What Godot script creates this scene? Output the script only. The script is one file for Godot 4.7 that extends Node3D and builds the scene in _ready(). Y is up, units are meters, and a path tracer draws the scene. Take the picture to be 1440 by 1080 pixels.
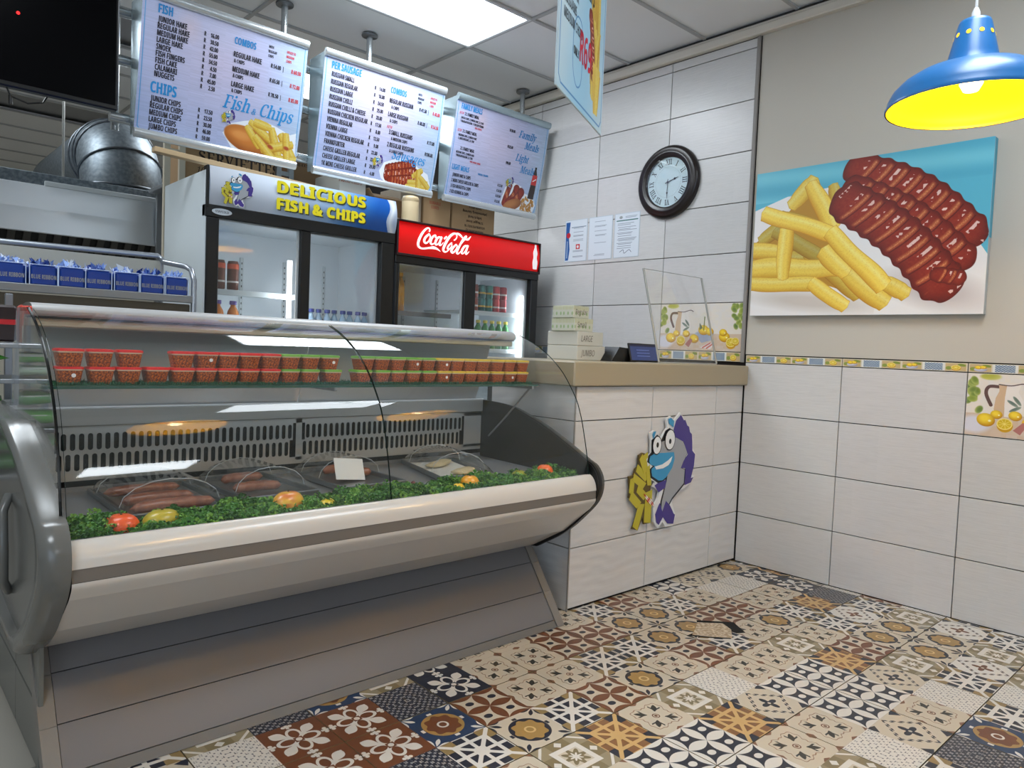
extends Node3D
# A takeaway counter: display case, tiled counter, fridges, menu boards. X runs along the counter, Z towards the customer, metres.

var rng := RandomNumberGenerator.new()
var used := {}
var mats := {}
var fonts := {}
var text_cache := {}
const UP := Vector3.UP


class Mesher:
	# collects triangles; faces are given in any order with an outside hint or counter-clockwise seen from outside
	var st := SurfaceTool.new()
	var x := Transform3D.IDENTITY
	var tint := Color.WHITE
	var count := 0
	func _init() -> void:
		st.begin(Mesh.PRIMITIVE_TRIANGLES)
		st.set_smooth_group(-1)
	func smooth(on: bool) -> void:
		st.set_smooth_group(1 if on else -1)
	func v(p: Vector3, uv := Vector2.ZERO) -> void:
		st.set_uv(uv)
		st.set_color(tint)
		st.add_vertex(x * p)
	func tri(a: Vector3, b: Vector3, c: Vector3, ua := Vector2.ZERO, ub := Vector2.ZERO, uc := Vector2.ZERO) -> void:
		v(a, ua); v(c, uc); v(b, ub)
		count += 1
	func quad(a: Vector3, b: Vector3, c: Vector3, d: Vector3, uv := Rect2(0, 0, 1, 1)) -> void:
		var u0 := Vector2(uv.position.x, uv.end.y)
		var u1 := uv.end
		var u2 := Vector2(uv.end.x, uv.position.y)
		var u3 := uv.position
		tri(a, b, c, u0, u1, u2)
		tri(a, c, d, u0, u2, u3)
	func face(pts: Array, out: Vector3) -> void:
		var n: Vector3 = (pts[1] - pts[0]).cross(pts[2] - pts[0])
		var q := pts.duplicate()
		if n.dot(out) < 0.0:
			q.reverse()
		for i in range(1, q.size() - 1):
			tri(q[0], q[i], q[i + 1])
	func box(c: Vector3, s: Vector3, b := 0.0) -> void:
		var h := s * 0.5
		if b <= 0.0:
			for ax in 3:
				for sg in [-1.0, 1.0]:
					var n := Vector3.ZERO
					n[ax] = sg
					var pts := []
					for k in [[-1, -1], [1, -1], [1, 1], [-1, 1]]:
						var p := Vector3.ZERO
						p[ax] = sg * h[ax]
						p[(ax + 1) % 3] = k[0] * h[(ax + 1) % 3]
						p[(ax + 2) % 3] = k[1] * h[(ax + 2) % 3]
						pts.append(c + p)
					face(pts, n)
			return
		b = minf(b, minf(h.x, minf(h.y, h.z)) * 0.98)
		var cp := func(s3: Vector3, ax: int) -> Vector3:
			var p := Vector3.ZERO
			for k in 3:
				p[k] = s3[k] * (h[k] if k == ax else h[k] - b)
			return c + p
		for ax in 3:
			var a1 := (ax + 1) % 3
			var a2 := (ax + 2) % 3
			for sg in [-1.0, 1.0]:
				var pts := []
				for k in [[-1, -1], [1, -1], [1, 1], [-1, 1]]:
					var s3 := Vector3.ZERO
					s3[ax] = sg
					s3[a1] = k[0]
					s3[a2] = k[1]
					pts.append(cp.call(s3, ax))
				var n := Vector3.ZERO
				n[ax] = sg
				face(pts, n)
				for sg2 in [-1.0, 1.0]:
					var s3 := Vector3.ZERO
					s3[ax] = sg
					s3[a1] = sg2
					var lo := s3
					var hi := s3
					lo[a2] = -1
					hi[a2] = 1
					face([cp.call(lo, ax), cp.call(lo, a1), cp.call(hi, a1), cp.call(hi, ax)], s3)
		for sx in [-1.0, 1.0]:
			for sy in [-1.0, 1.0]:
				for sz in [-1.0, 1.0]:
					var s3 := Vector3(sx, sy, sz)
					face([cp.call(s3, 0), cp.call(s3, 1), cp.call(s3, 2)], s3)
	func rings(rs: Array, closed := true, caps := true, uvs := false) -> void:
		# rs: arrays of points; each ring runs counter-clockwise seen from the end looking back to the start
		var m: int = rs[0].size()
		var last := m if closed else m - 1
		for i in rs.size() - 1:
			for j in last:
				var k := (j + 1) % m
				if uvs:
					var u0 := float(j) / last
					var u1 := float(j + 1) / last
					var v0 := float(i) / (rs.size() - 1)
					var v1 := float(i + 1) / (rs.size() - 1)
					tri(rs[i][j], rs[i][k], rs[i + 1][k], Vector2(u0, v0), Vector2(u1, v0), Vector2(u1, v1))
					tri(rs[i][j], rs[i + 1][k], rs[i + 1][j], Vector2(u0, v0), Vector2(u1, v1), Vector2(u0, v1))
				else:
					tri(rs[i][j], rs[i][k], rs[i + 1][k])
					tri(rs[i][j], rs[i + 1][k], rs[i + 1][j])
		if caps and closed:
			for j in range(1, m - 1):
				tri(rs[0][0], rs[0][j + 1], rs[0][j])
				tri(rs[-1][0], rs[-1][j], rs[-1][j + 1])
	func tube(pts: Array, r: float, n := 10, caps := true) -> void:
		var rs := []
		var side := Vector3.ZERO
		for i in pts.size():
			var d: Vector3 = (pts[mini(i + 1, pts.size() - 1)] - pts[maxi(i - 1, 0)]).normalized()
			if side == Vector3.ZERO:
				side = d.cross(Vector3.UP if absf(d.y) < 0.9 else Vector3.RIGHT).normalized()
			side = (side - d * side.dot(d)).normalized()
			var up := d.cross(side)
			var ring := []
			for j in n:
				var a := TAU * j / n
				ring.append(pts[i] + side * cos(a) * r + up * sin(a) * r)
			rs.append(ring)
		smooth(true)
		rings(rs, true, false)
		smooth(false)
		if caps:
			for j in range(1, n - 1):
				tri(rs[0][0], rs[0][j + 1], rs[0][j])
				tri(rs[-1][0], rs[-1][j], rs[-1][j + 1])
	func lathe(prof: Array, n := 24, c := Vector3.ZERO, sq := Vector3.ONE, soft := true) -> void:
		# prof: Vector2(radius, height) from bottom to top
		var rs := []
		for p in prof:
			var ring := []
			for j in n:
				var a := -TAU * j / n
				ring.append(c + Vector3(cos(a) * p.x * sq.x, p.y, sin(a) * p.x * sq.z))
			rs.append(ring)
		smooth(soft)
		rings(rs, true, false)
		smooth(false)
	func disc(c: Vector3, r: float, n: Vector3, k := 24) -> void:
		var a := n.cross(Vector3.UP if absf(n.y) < 0.9 else Vector3.RIGHT).normalized()
		var b := n.cross(a)
		for j in k:
			var t0 := TAU * j / k
			var t1 := TAU * (j + 1) / k
			face([c, c + (a * cos(t0) + b * sin(t0)) * r, c + (a * cos(t1) + b * sin(t1)) * r], n)
	func prism(poly: PackedVector2Array, o: Vector3, ux: Vector3, uy: Vector3, depth: float) -> void:
		# polygon in the plane (ux, uy), front face at o, body goes back along -(ux x uy)
		var n := ux.cross(uy).normalized()
		var idx := Geometry2D.triangulate_polygon(poly)
		var bk := -n * depth
		for i in range(0, idx.size(), 3):
			var a := o + ux * poly[idx[i]].x + uy * poly[idx[i]].y
			var b := o + ux * poly[idx[i + 1]].x + uy * poly[idx[i + 1]].y
			var c := o + ux * poly[idx[i + 2]].x + uy * poly[idx[i + 2]].y
			face([a, b, c], n)
			if depth > 0.0:
				face([a + bk, b + bk, c + bk], -n)
		if depth > 0.0:
			var cw := Geometry2D.is_polygon_clockwise(poly)
			for i in poly.size():
				var p := poly[i]
				var q := poly[(i + 1) % poly.size()]
				var a := o + ux * p.x + uy * p.y
				var b := o + ux * q.x + uy * q.y
				var e := q - p
				var out2 := Vector2(e.y, -e.x) * (-1.0 if cw else 1.0)
				face([a, b, b + bk, a + bk], ux * out2.x + uy * out2.y)
	func stroke(pts: Array, w: Array, o: Vector3, ux: Vector3, uy: Vector3) -> void:
		# a pen stroke with a changing width, flat in the plane (ux, uy)
		var n := ux.cross(uy)
		for i in pts.size() - 1:
			var a: Vector2 = pts[i]
			var b: Vector2 = pts[i + 1]
			var d := (b - a).normalized().orthogonal()
			var wa: float = w[i] if i < w.size() else w[-1]
			var wb: float = w[i + 1] if i + 1 < w.size() else w[-1]
			var q := []
			for p in [a + d * wa, b + d * wb, b - d * wb, a - d * wa]:
				q.append(o + ux * p.x + uy * p.y)
			face(q, n)
			disc(o + ux * b.x + uy * b.y, wb * 0.98, n, 8)
	func done() -> ArrayMesh:
		st.generate_normals()
		return st.commit()


static func v3(a: float, b: float, c: float) -> Vector3:
	return Vector3(a, b, c)


func smoothed(pts: Array, steps := 5) -> Array:
	# Catmull-Rom through 2D points
	var o := []
	for i in pts.size() - 1:
		var p0: Vector2 = pts[maxi(i - 1, 0)]
		var p1: Vector2 = pts[i]
		var p2: Vector2 = pts[i + 1]
		var p3: Vector2 = pts[mini(i + 2, pts.size() - 1)]
		for k in steps:
			o.append(p1.cubic_interpolate(p2, p0, p3, float(k) / steps))
	o.append(pts[-1])
	return o


func pv(a: Array) -> PackedVector2Array:
	# flat list of numbers to points
	var o := PackedVector2Array()
	for i in range(0, a.size(), 2):
		o.append(Vector2(a[i], a[i + 1]))
	return o


func numbered(n: String) -> String:
	if used.has(n):
		used[n] += 1
		return "%s_%03d" % [n, used[n]]
	used[n] = 0
	return n


func tag(o: Node3D, label: String, category: String, group := "") -> Node3D:
	o.set_meta("label", label)
	o.set_meta("category", category)
	if group:
		o.set_meta("group", group)
	return o


func thing(called: String, label: String, category: String, at := Vector3.ZERO, turn := 0.0, group := "") -> Node3D:
	var o := Node3D.new()
	o.name = numbered(called)
	add_child(o, true)
	o.position = at
	o.rotation.y = turn
	tag(o, label, category, group)
	return o


func put(called: String, mesh: Mesh, m: Material, parent: Node3D = null, at := Vector3.ZERO) -> MeshInstance3D:
	var o := MeshInstance3D.new()
	o.mesh = mesh
	o.position = at
	o.name = numbered(called) if parent == null else called
	o.material_override = m
	(self if parent == null else parent).add_child(o, true)
	return o


func obj(called: String, mb: Mesher, m: Material, parent: Node3D = null, at := Vector3.ZERO) -> MeshInstance3D:
	return put(called, mb.done(), m, parent, at)


func struct(called: String, mb: Mesher, m: Material, parent: Node3D = null) -> MeshInstance3D:
	var o := obj(called, mb, m, parent)
	o.set_meta("kind", "structure")
	return o


func M(key: String, c: Color = Color.WHITE, rough := 0.5, metal := 0.0) -> StandardMaterial3D:
	if mats.has(key):
		return mats[key]
	var m := StandardMaterial3D.new()
	m.resource_name = key
	m.albedo_color = c
	m.roughness = rough
	m.metallic = metal
	mats[key] = m
	return m


func glow(key: String, c: Color, e: float) -> StandardMaterial3D:
	if mats.has(key):
		return mats[key]
	var m := M(key, c, 0.5)
	m.emission_enabled = true
	m.emission = c
	m.emission_energy_multiplier = e
	return m


func pane(key: String, c: Color, a: float) -> StandardMaterial3D:
	if mats.has(key):
		return mats[key]
	var m := M(key, Color(c, a), 0.03)
	m.transparency = BaseMaterial3D.TRANSPARENCY_ALPHA
	return m


func printed(key: String, img: Image, rough := 0.5) -> StandardMaterial3D:
	if mats.has(key):
		return mats[key]
	var m := M(key, Color.WHITE, rough)
	m.albedo_texture = ImageTexture.create_from_image(img)
	return m


func text(mb: Mesher, s: String, o: Vector3, ux: Vector3, uy: Vector3, h: float, cond := 1.0, align := 0, font := "Droid Sans", weight := 700, shear := 0.0) -> float:
	# lettering with capitals h high, its left (0), centre (1) or right (2) foot at o; returns the width
	var key := s + font + str(weight)
	if not text_cache.has(key):
		if not fonts.has(font + str(weight)):
			var f := SystemFont.new()
			f.font_names = PackedStringArray([font])
			f.font_weight = weight
			fonts[font + str(weight)] = f
		var tm := TextMesh.new()
		tm.font = fonts[font + str(weight)]
		tm.font_size = 32
		tm.pixel_size = 1.0 / 32.0
		tm.depth = 0.0
		tm.curve_step = 4.0
		tm.horizontal_alignment = HORIZONTAL_ALIGNMENT_LEFT
		tm.vertical_alignment = VERTICAL_ALIGNMENT_BOTTOM
		tm.text = s
		text_cache[key] = [tm.get_mesh_arrays(), tm.get_aabb()]
	var arr: Array = text_cache[key][0]
	var bb: AABB = text_cache[key][1]
	if arr.size() == 0 or arr[0] == null:
		return 0.0
	var k := h / 0.72
	var w := bb.size.x * k * cond
	var vs: PackedVector3Array = arr[Mesh.ARRAY_VERTEX]
	var ids: PackedInt32Array = arr[Mesh.ARRAY_INDEX] if arr[Mesh.ARRAY_INDEX] != null else PackedInt32Array(range(vs.size()))
	var base := 0.25
	var off := -w * 0.5 * align
	var n := ux.cross(uy)
	for i in range(0, ids.size(), 3):
		var q := []
		for j in 3:
			var p := vs[ids[i + j]]
			var yy := (p.y - base) * k
			q.append(o + ux * ((p.x - bb.position.x) * k * cond + off + shear * yy) + uy * yy)
		mb.face(q, n)
	return w


class Pic:
	# a small software painter for prints
	var im: Image
	var w: int
	var h: int
	var seedn := 7
	func _init(pw: int, ph: int, c: Color) -> void:
		w = pw
		h = ph
		im = Image.create_empty(w, h, false, Image.FORMAT_RGB8)
		im.fill(c)
	func noise(px: int, py: int) -> float:
		var n := (px * 374761393 + py * 668265263 + seedn * 1274126177) & 0x7fffffff
		n = ((n ^ (n >> 13)) * 1274126177) & 0x7fffffff
		return float(n & 0xffff) / 65535.0
	func dot(px: int, py: int, c: Color, a: float) -> void:
		if a <= 0.0 or px < 0 or py < 0 or px >= w or py >= h:
			return
		im.set_pixel(px, py, c if a >= 1.0 else im.get_pixel(px, py).lerp(c, a))
	func ell(cx: float, cy: float, rx: float, ry: float, rot: float, c: Color, c2 := Color(-1, 0, 0), soft := 1.5) -> void:
		# filled ellipse, colour c lit at the upper left running to c2 at the rim
		var r := maxf(rx, ry) + soft
		var cs := cos(rot)
		var sn := sin(rot)
		for py in range(maxi(0, int(cy - r)), mini(h, int(cy + r) + 1)):
			for px in range(maxi(0, int(cx - r)), mini(w, int(cx + r) + 1)):
				var dx := px - cx
				var dy := py - cy
				var u := (dx * cs + dy * sn) / rx
				var v := (-dx * sn + dy * cs) / ry
				var d := sqrt(u * u + v * v)
				var a := clampf((1.0 - d) * minf(rx, ry) / soft + 0.5, 0.0, 1.0)
				if a > 0.0:
					var k := c
					if c2.r >= 0.0:
						k = c.lerp(c2, clampf(d * d * 0.7 + (u * 0.25 + v * 0.3), 0.0, 1.0))
					dot(px, py, k, a)
	func ring(cx: float, cy: float, r: float, wd: float, c: Color) -> void:
		for py in range(maxi(0, int(cy - r - wd)), mini(h, int(cy + r + wd) + 1)):
			for px in range(maxi(0, int(cx - r - wd)), mini(w, int(cx + r + wd) + 1)):
				dot(px, py, c, clampf(wd - absf(Vector2(px - cx, py - cy).length() - r) + 0.5, 0.0, 1.0))
	func line(ax: float, ay: float, bx: float, by: float, wd: float, c: Color) -> void:
		var a := Vector2(ax, ay)
		var d := Vector2(bx, by) - a
		var l2 := maxf(d.length_squared(), 0.001)
		for py in range(maxi(0, int(minf(ay, by) - wd)), mini(h, int(maxf(ay, by) + wd) + 2)):
			for px in range(maxi(0, int(minf(ax, bx) - wd)), mini(w, int(maxf(ax, bx) + wd) + 2)):
				var p := Vector2(px, py) - a
				var t := clampf(p.dot(d) / l2, 0.0, 1.0)
				dot(px, py, c, clampf(wd - (p - d * t).length() + 0.5, 0.0, 1.0))
	func path(p: Array, wd: float, c: Color) -> void:
		for i in p.size() - 1:
			line(p[i].x, p[i].y, p[i + 1].x, p[i + 1].y, wd, c)
	func poly(p: PackedVector2Array, c: Color) -> void:
		var lo := p[0]
		var hi := p[0]
		for q in p:
			lo = lo.min(q)
			hi = hi.max(q)
		for py in range(maxi(0, int(lo.y)), mini(h, int(hi.y) + 1)):
			var xs := []
			for i in p.size():
				var a := p[i]
				var b := p[(i + 1) % p.size()]
				if (a.y <= py) != (b.y <= py):
					xs.append(a.x + (py - a.y) / (b.y - a.y) * (b.x - a.x))
			xs.sort()
			for i in range(0, xs.size() - 1, 2):
				for px in range(maxi(0, int(xs[i])), mini(w, int(xs[i + 1]) + 1)):
					im.set_pixel(px, py, c)
	func fry(ax: float, ay: float, bx: float, by: float, wd: float, k := 1.0) -> void:
		# a chip: a cut stick with a lit top face, a shaded side and browned edges
		var a := Vector2(ax, ay)
		var d := Vector2(bx, by) - a
		var l := d.length()
		var e := d / l
		var n := e.orthogonal()
		if n.y < 0:
			n = -n
		for py in range(maxi(0, int(minf(ay, by) - wd)), mini(h, int(maxf(ay, by) + wd) + 1)):
			for px in range(maxi(0, int(minf(ax, bx) - wd)), mini(w, int(maxf(ax, bx) + wd) + 1)):
				var p := Vector2(px, py) - a
				var t := p.dot(e)
				var s := p.dot(n) + sin(t * 0.02 + ax) * wd * 0.07
				var over := maxf(maxf(-t - wd * 0.25, t - l - wd * 0.25), 0.0)
				var wv := 1.0 + 0.10 * sin(t * 0.013 + bx) - 0.16 * pow(absf(clampf(t / l, 0.0, 1.0) * 2.0 - 1.0), 4.0)
				var r := maxf(absf(s) / wv, over * (2.0 + 0.6 * sin(ax)) + absf(s) * 0.55 + wd * 0.2) if over > 0.0 else absf(s) / wv
				var al := clampf((wd - r) / 1.5, 0.0, 1.0)
				if al <= 0.0:
					continue
				var q := s / wd
				var c := Color(0.97, 0.83, 0.33).lerp(Color(0.99, 0.92, 0.55), clampf(0.4 - absf(q + 0.35), 0.0, 0.4) * 2.0)
				if q > 0.3:
					c = c.lerp(Color(0.80, 0.55, 0.10), (q - 0.3) * 1.2)
				c = c.lerp(Color(0.72, 0.45, 0.08), clampf((r / wd - 0.86) * 5.0, 0.0, 0.6))
				c = c.lerp(Color(0.75, 0.5, 0.12), clampf((noise(px / 5, py / 4) - 0.75) * 0.7, 0.0, 0.3))
				c *= k * (0.96 + 0.08 * noise(px, py))
				dot(px, py, c, al)
	func sausage(ax: float, ay: float, bx: float, by: float, wd: float, cuts: int, bend := 0.0, lit := true) -> void:
		# a glazed grilled sausage with scored cuts
		var a := Vector2(ax, ay)
		var d := Vector2(bx, by) - a
		var l := d.length()
		var e := d / l
		var n := e.orthogonal()
		if n.y < 0:
			n = -n
		for py in range(maxi(0, int(minf(ay, by) - wd * 1.6)), mini(h, int(maxf(ay, by) + wd * 1.6) + 1)):
			for px in range(maxi(0, int(minf(ax, bx) - wd * 1.6)), mini(w, int(maxf(ax, bx) + wd * 1.6) + 1)):
				var p := Vector2(px, py) - a
				var t := p.dot(e)
				var tt := t / l
				var s := p.dot(n) - bend * sin(clampf(tt, 0, 1) * PI)
				var ww := wd * (1.0 + 0.05 * sin(tt * cuts * TAU))
				var over := maxf(maxf(-t, t - l), 0.0)
				var r := sqrt(over * over + s * s) if over > 0.0 else absf(s)
				var al := clampf((ww - r) / 2.0, 0.0, 1.0)
				if al <= 0.0:
					continue
				var q := clampf(s / ww, -1, 1)
				var dome := sqrt(maxf(0.0, 1.0 - pow(r / ww, 2.0)))
				var c := Color(0.24, 0.04, 0.03).lerp(Color(0.60, 0.19, 0.11), dome)
				c = c.lerp(Color(0.50, 0.10, 0.06), noise(px / 9, py / 9) * 0.5)
				var f := fposmod(tt * cuts + q * 0.22 + 0.15 * q * q, 1.0)
				if absf(q) < 0.82 and tt > -0.02 and tt < 1.02:
					var m := clampf(1.0 - absf(f - 0.5) / 0.20, 0.0, 1.0) * clampf((0.82 - absf(q)) * 6.0, 0.0, 1.0)
					c = c.lerp(Color(0.90, 0.60, 0.38).lerp(Color(0.70, 0.36, 0.20), noise(px / 3, py / 3)), m)
					c = c.lerp(Color(0.22, 0.03, 0.02), clampf(1.0 - absf(f - 0.74) / 0.05, 0.0, 1.0) * 0.7)
				if lit and noise(px / 14, py / 11) > 0.55 and q < 0.1 and q > -0.6 and absf(f - 0.08) < 0.13:
					c = c.lerp(Color(1, 0.9, 0.86), 0.8)
				c *= 0.93 + 0.14 * noise(px, py)
				dot(px, py, c, al)
	func lemon(cx: float, cy: float, r: float) -> void:
		ell(cx, cy, r * 1.2, r, 0.2, Color(0.98, 0.85, 0.25), Color(0.72, 0.48, 0.05))
		ell(cx + r * 0.5, cy + r * 0.1, r * 0.2, r * 0.16, 0.0, Color(1, 0.97, 0.75))
	func half_lemon(cx: float, cy: float, r: float) -> void:
		ell(cx + 2, cy + r * 0.25, r * 1.02, r, 0.0, Color(0.80, 0.60, 0.08))
		ell(cx, cy, r, r * 0.86, 0.0, Color(0.96, 0.88, 0.55))
		ell(cx, cy, r * 0.86, r * 0.72, 0.0, Color(0.85, 0.72, 0.12))
		for k in 9:
			var a := TAU * k / 9
			line(cx, cy, cx + cos(a) * r * 0.8, cy + sin(a) * r * 0.68, 1.2, Color(0.95, 0.87, 0.5))


func img_canvas() -> Image:
	var p := Pic.new(1024, 706, Color(0.36, 0.71, 0.80))
	for y in 150:
		for x in 1024:
			var b := Color(0.33, 0.68, 0.78).lerp(Color(0.45, 0.78, 0.85), clampf(0.5 + 0.5 * sin(y * 0.05 - x * 0.002), 0, 1))
			p.im.set_pixel(x, y, b)
	p.poly(pv([-5, 185, 166, 132, 379, 113, 700, 180, 970, 382, 1030, 475, 1030, 712, -5, 712]), Color(0.93, 0.91, 0.90))
	p.ell(840, 600, 190, 70, 0.25, Color(0.80, 0.76, 0.75), Color(-1, 0, 0), 60.0)
	p.ell(300, 640, 260, 40, 0.1, Color(0.82, 0.78, 0.74), Color(-1, 0, 0), 40.0)
	p.poly(pv([0, 350, 120, 270, 200, 180, 300, 110, 400, 250, 420, 340, 600, 560, 690, 600, 560, 640, 420, 580, 300, 540, 0, 580]), Color(0.74, 0.54, 0.17))
	p.fry(150, 230, 330, 300, 40, 0.84)
	p.fry(20, 420, 300, 440, 40, 0.82)
	p.fry(300, 420, 520, 600, 44, 0.86)
	p.fry(200, 164, 288, 86, 44, 0.95)
	p.fry(386, 114, 408, 190, 30, 0.85)
	p.fry(47, 332, 126, 277, 34, 0.8)
	p.fry(-20, 375, 140, 400, 40, 0.97)
	p.fry(288, 100, 389, 290, 42)
	p.fry(120, 300, 330, 420, 40, 0.75)
	p.fry(-20, 470, 402, 491, 52, 0.98)
	p.fry(461, 508, 634, 650, 44, 0.96)
	p.fry(9, 548, 317, 560, 40, 0.97)
	p.fry(317, 560, 462, 660, 40)
	p.fry(640, 560, 715, 612, 40, 0.95)
	p.fry(168, 300, 165, 505, 40)
	p.fry(368, 416, 455, 503, 46)
	p.fry(60, 205, 392, 331, 42, 1.02)
	p.fry(392, 331, 625, 572, 46, 1.02)
	p.sausage(505, 55, 946, 365, 78, 8, -40)
	p.sausage(490, 140, 925, 470, 66, 8, -34)
	p.sausage(468, 200, 850, 560, 96, 8, -30)
	p.sausage(850, 540, 925, 555, 34, 2, 0)
	return p.im


func img_still_life() -> Image:
	# the print of the decor tiles: a jug, lemons, a bowl on a cloth, vine leaves
	var p := Pic.new(640, 320, Color(0.90, 0.87, 0.83))
	for y in 320:
		for x in 640:
			var c := Color(0.90, 0.86, 0.81) if y < 205 else Color(0.82, 0.72, 0.62)
			c = c.lerp(Color(0.86, 0.86, 0.90), p.noise(x / 23, y / 19) * 0.3)
			p.im.set_pixel(x, y, c)
	for k in 26:
		var left := k % 2 == 0
		var gx := (p.noise(k, 3) * 60.0) if left else 560 + p.noise(k, 4) * 80.0
		var gy := 10 + p.noise(k, 9) * 180.0
		p.ell(gx, gy, 22, 16, p.noise(k, 5) * 3.0, Color(0.56, 0.62, 0.25).lerp(Color(0.38, 0.48, 0.25), p.noise(k, 6)), Color(0.72, 0.74, 0.42), 5.0)
	p.ell(100, 12, 46, 18, 0.0, Color(0.70, 0.70, 0.28), Color(0.82, 0.8, 0.5), 6.0)
	p.ell(40, 262, 70, 44, 0.0, Color(0.85, 0.84, 0.88), Color(-1, 0, 0), 20.0)
	p.path(smoothed([Vector2(138, 62), Vector2(95, 64), Vector2(84, 100), Vector2(108, 158)], 6), 8, Color(0.40, 0.30, 0.28))
	p.poly(pv([138, 50, 232, 46, 222, 84, 246, 130, 244, 178, 214, 214, 150, 214, 122, 180, 128, 120, 142, 84]), Color(0.92, 0.89, 0.86))
	p.poly(pv([138, 50, 172, 52, 166, 120, 168, 214, 150, 214, 122, 180, 128, 120, 142, 84]), Color(0.82, 0.70, 0.57))
	p.path(smoothed([Vector2(138, 50), Vector2(190, 54), Vector2(240, 42), Vector2(264, 52)], 6), 2.5, Color(0.35, 0.28, 0.28))
	for q in [[190, 185, 235, 160], [180, 130, 222, 158], [200, 105, 238, 155]]:
		p.ell((q[0] + q[2]) * 0.5, (q[1] + q[3]) * 0.5, 28, 8, atan2(q[3] - q[1], q[2] - q[0]), Color(0.42, 0.48, 0.44), Color(0.60, 0.64, 0.58))
	p.ell(350, 214, 70, 30, 0.0, Color(0.70, 0.73, 0.80))
	p.poly(pv([300, 200, 430, 200, 410, 250, 340, 268, 318, 248]), Color(0.62, 0.66, 0.76))
	p.lemon(350, 180, 34)
	p.lemon(398, 190, 26)
	p.line(352, 178, 356, 90, 4, Color(0.42, 0.46, 0.25))
	p.poly(pv([320, 180, 318, 130, 345, 165]), Color(0.45, 0.48, 0.35))
	p.lemon(215, 206, 24)
	p.lemon(135, 205, 22)
	p.lemon(90, 236, 34)
	p.lemon(280, 240, 30)
	p.half_lemon(172, 250, 34)
	p.poly(pv([210, 280, 250, 236, 268, 250, 240, 300]), Color(0.70, 0.45, 0.42))
	p.poly(pv([330, 300, 400, 262, 436, 276, 410, 310]), Color(0.90, 0.86, 0.86))
	p.line(350, 300, 405, 268, 5, Color(0.80, 0.42, 0.36))
	p.line(380, 304, 425, 274, 5, Color(0.80, 0.42, 0.36))
	p.lemon(510, 225, 34)
	p.lemon(500, 196, 24)
	p.half_lemon(560, 260, 36)
	p.half_lemon(592, 250, 26)
	return p.im


func img_border() -> Image:
	# the listello: little lemon scenes between blue damask squares
	var p := Pic.new(640, 64, Color(0.84, 0.80, 0.72))
	for k in 6:
		var x0 := k * 107
		if k % 3 == 1:
			p.poly(pv([x0, 0, x0 + 107, 0, x0 + 107, 64, x0, 64]), Color(0.88, 0.88, 0.86))
			for y in range(4, 60):
				for x in range(x0 + 10, x0 + 97):
					var a := sin((x - x0 - 53) * 0.42) * sin((y - 32) * 0.42) + 0.6 * cos((absf(x - x0 - 53) + absf(y - 32)) * 0.5)
					p.im.set_pixel(x, y, Color(0.28, 0.36, 0.50) if a > 0.1 else Color(0.70, 0.76, 0.80))
		else:
			p.poly(pv([x0 + 4, 2, x0 + 100, 2, x0 + 100, 62, x0 + 4, 62]), Color(0.78, 0.68, 0.50))
			p.ell(x0 + 80, 14, 20, 10, 0.3, Color(0.52, 0.58, 0.24))
			p.ell(x0 + 18, 40, 14, 14, 0.3, Color(0.55, 0.6, 0.28))
			if k % 3 == 0:
				p.ell(x0 + 52, 44, 30, 16, 0.0, Color(0.80, 0.80, 0.86), Color(0.6, 0.6, 0.7))
				p.lemon(x0 + 42, 28, 14)
				p.lemon(x0 + 64, 26, 13)
			else:
				p.half_lemon(x0 + 52, 34, 22)
	return p.im


const NAVY := Color(0.16, 0.17, 0.22)
const CREAM := Color(0.78, 0.735, 0.66)
const CHALK := Color(0.84, 0.82, 0.79)
const RUST := Color(0.44, 0.27, 0.18)
const GOLD := Color(0.64, 0.51, 0.30)
const KHAKI := Color(0.50, 0.45, 0.33)


func circles(u: float, v: float, petal: Color, mid: Color, ground: Color) -> Color:
	var a := fposmod(u + 1.0, 1.0) - 0.5
	var b := fposmod(v + 1.0, 1.0) - 0.5
	if 0.5 - absf(b) < 0.21 * (1.0 - 4.0 * a * a) or 0.5 - absf(a) < 0.21 * (1.0 - 4.0 * b * b):
		return petal
	return mid if a * a * 1.3 + b * b * 2.2 < 0.036 else ground


func lily(u: float, v: float, ground: Color, ink: Color) -> Color:
	# four broad leaves on the diagonals, arches between, small lilies at the edges; u, v >= 0
	var r := sqrt(u * u + v * v)
	if r < 0.1:
		return ink
	var d := (u + v) * 0.7071
	var s := absf(u - v) * 0.7071
	if d > 0.24 and d < 0.98 and s < 0.19 * sin(pow(clampf((d - 0.24) / 0.74, 0, 1), 1.6) * PI) + 0.012:
		return ink
	var m := maxf(u, v)
	var q := minf(u, v)
	if absf(Vector2((m - 0.37) / 0.29, q / 0.2).length() - 1.0) < 0.21 and m > 0.14:
		return ink
	if m > 0.76 and (q < 0.05 or absf(Vector2(m - 0.9, q - 0.11).length()) < 0.07):
		return ink
	return ground


func lattice(u: float, v: float, line: Color, dark: Color, corner: Color) -> Color:
	var m := maxf(u, v)
	var q := minf(u, v)
	if q < 0.07 or m - q < 0.1 or absf(m - 0.62) < 0.075:
		return line
	if m > 0.7:
		return corner if q > 0.45 else (dark if m < 0.96 else line)
	if m < 0.24:
		return line
	return dark if absf(q - m * 0.45) < m * 0.4 - 0.03 else line


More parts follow.
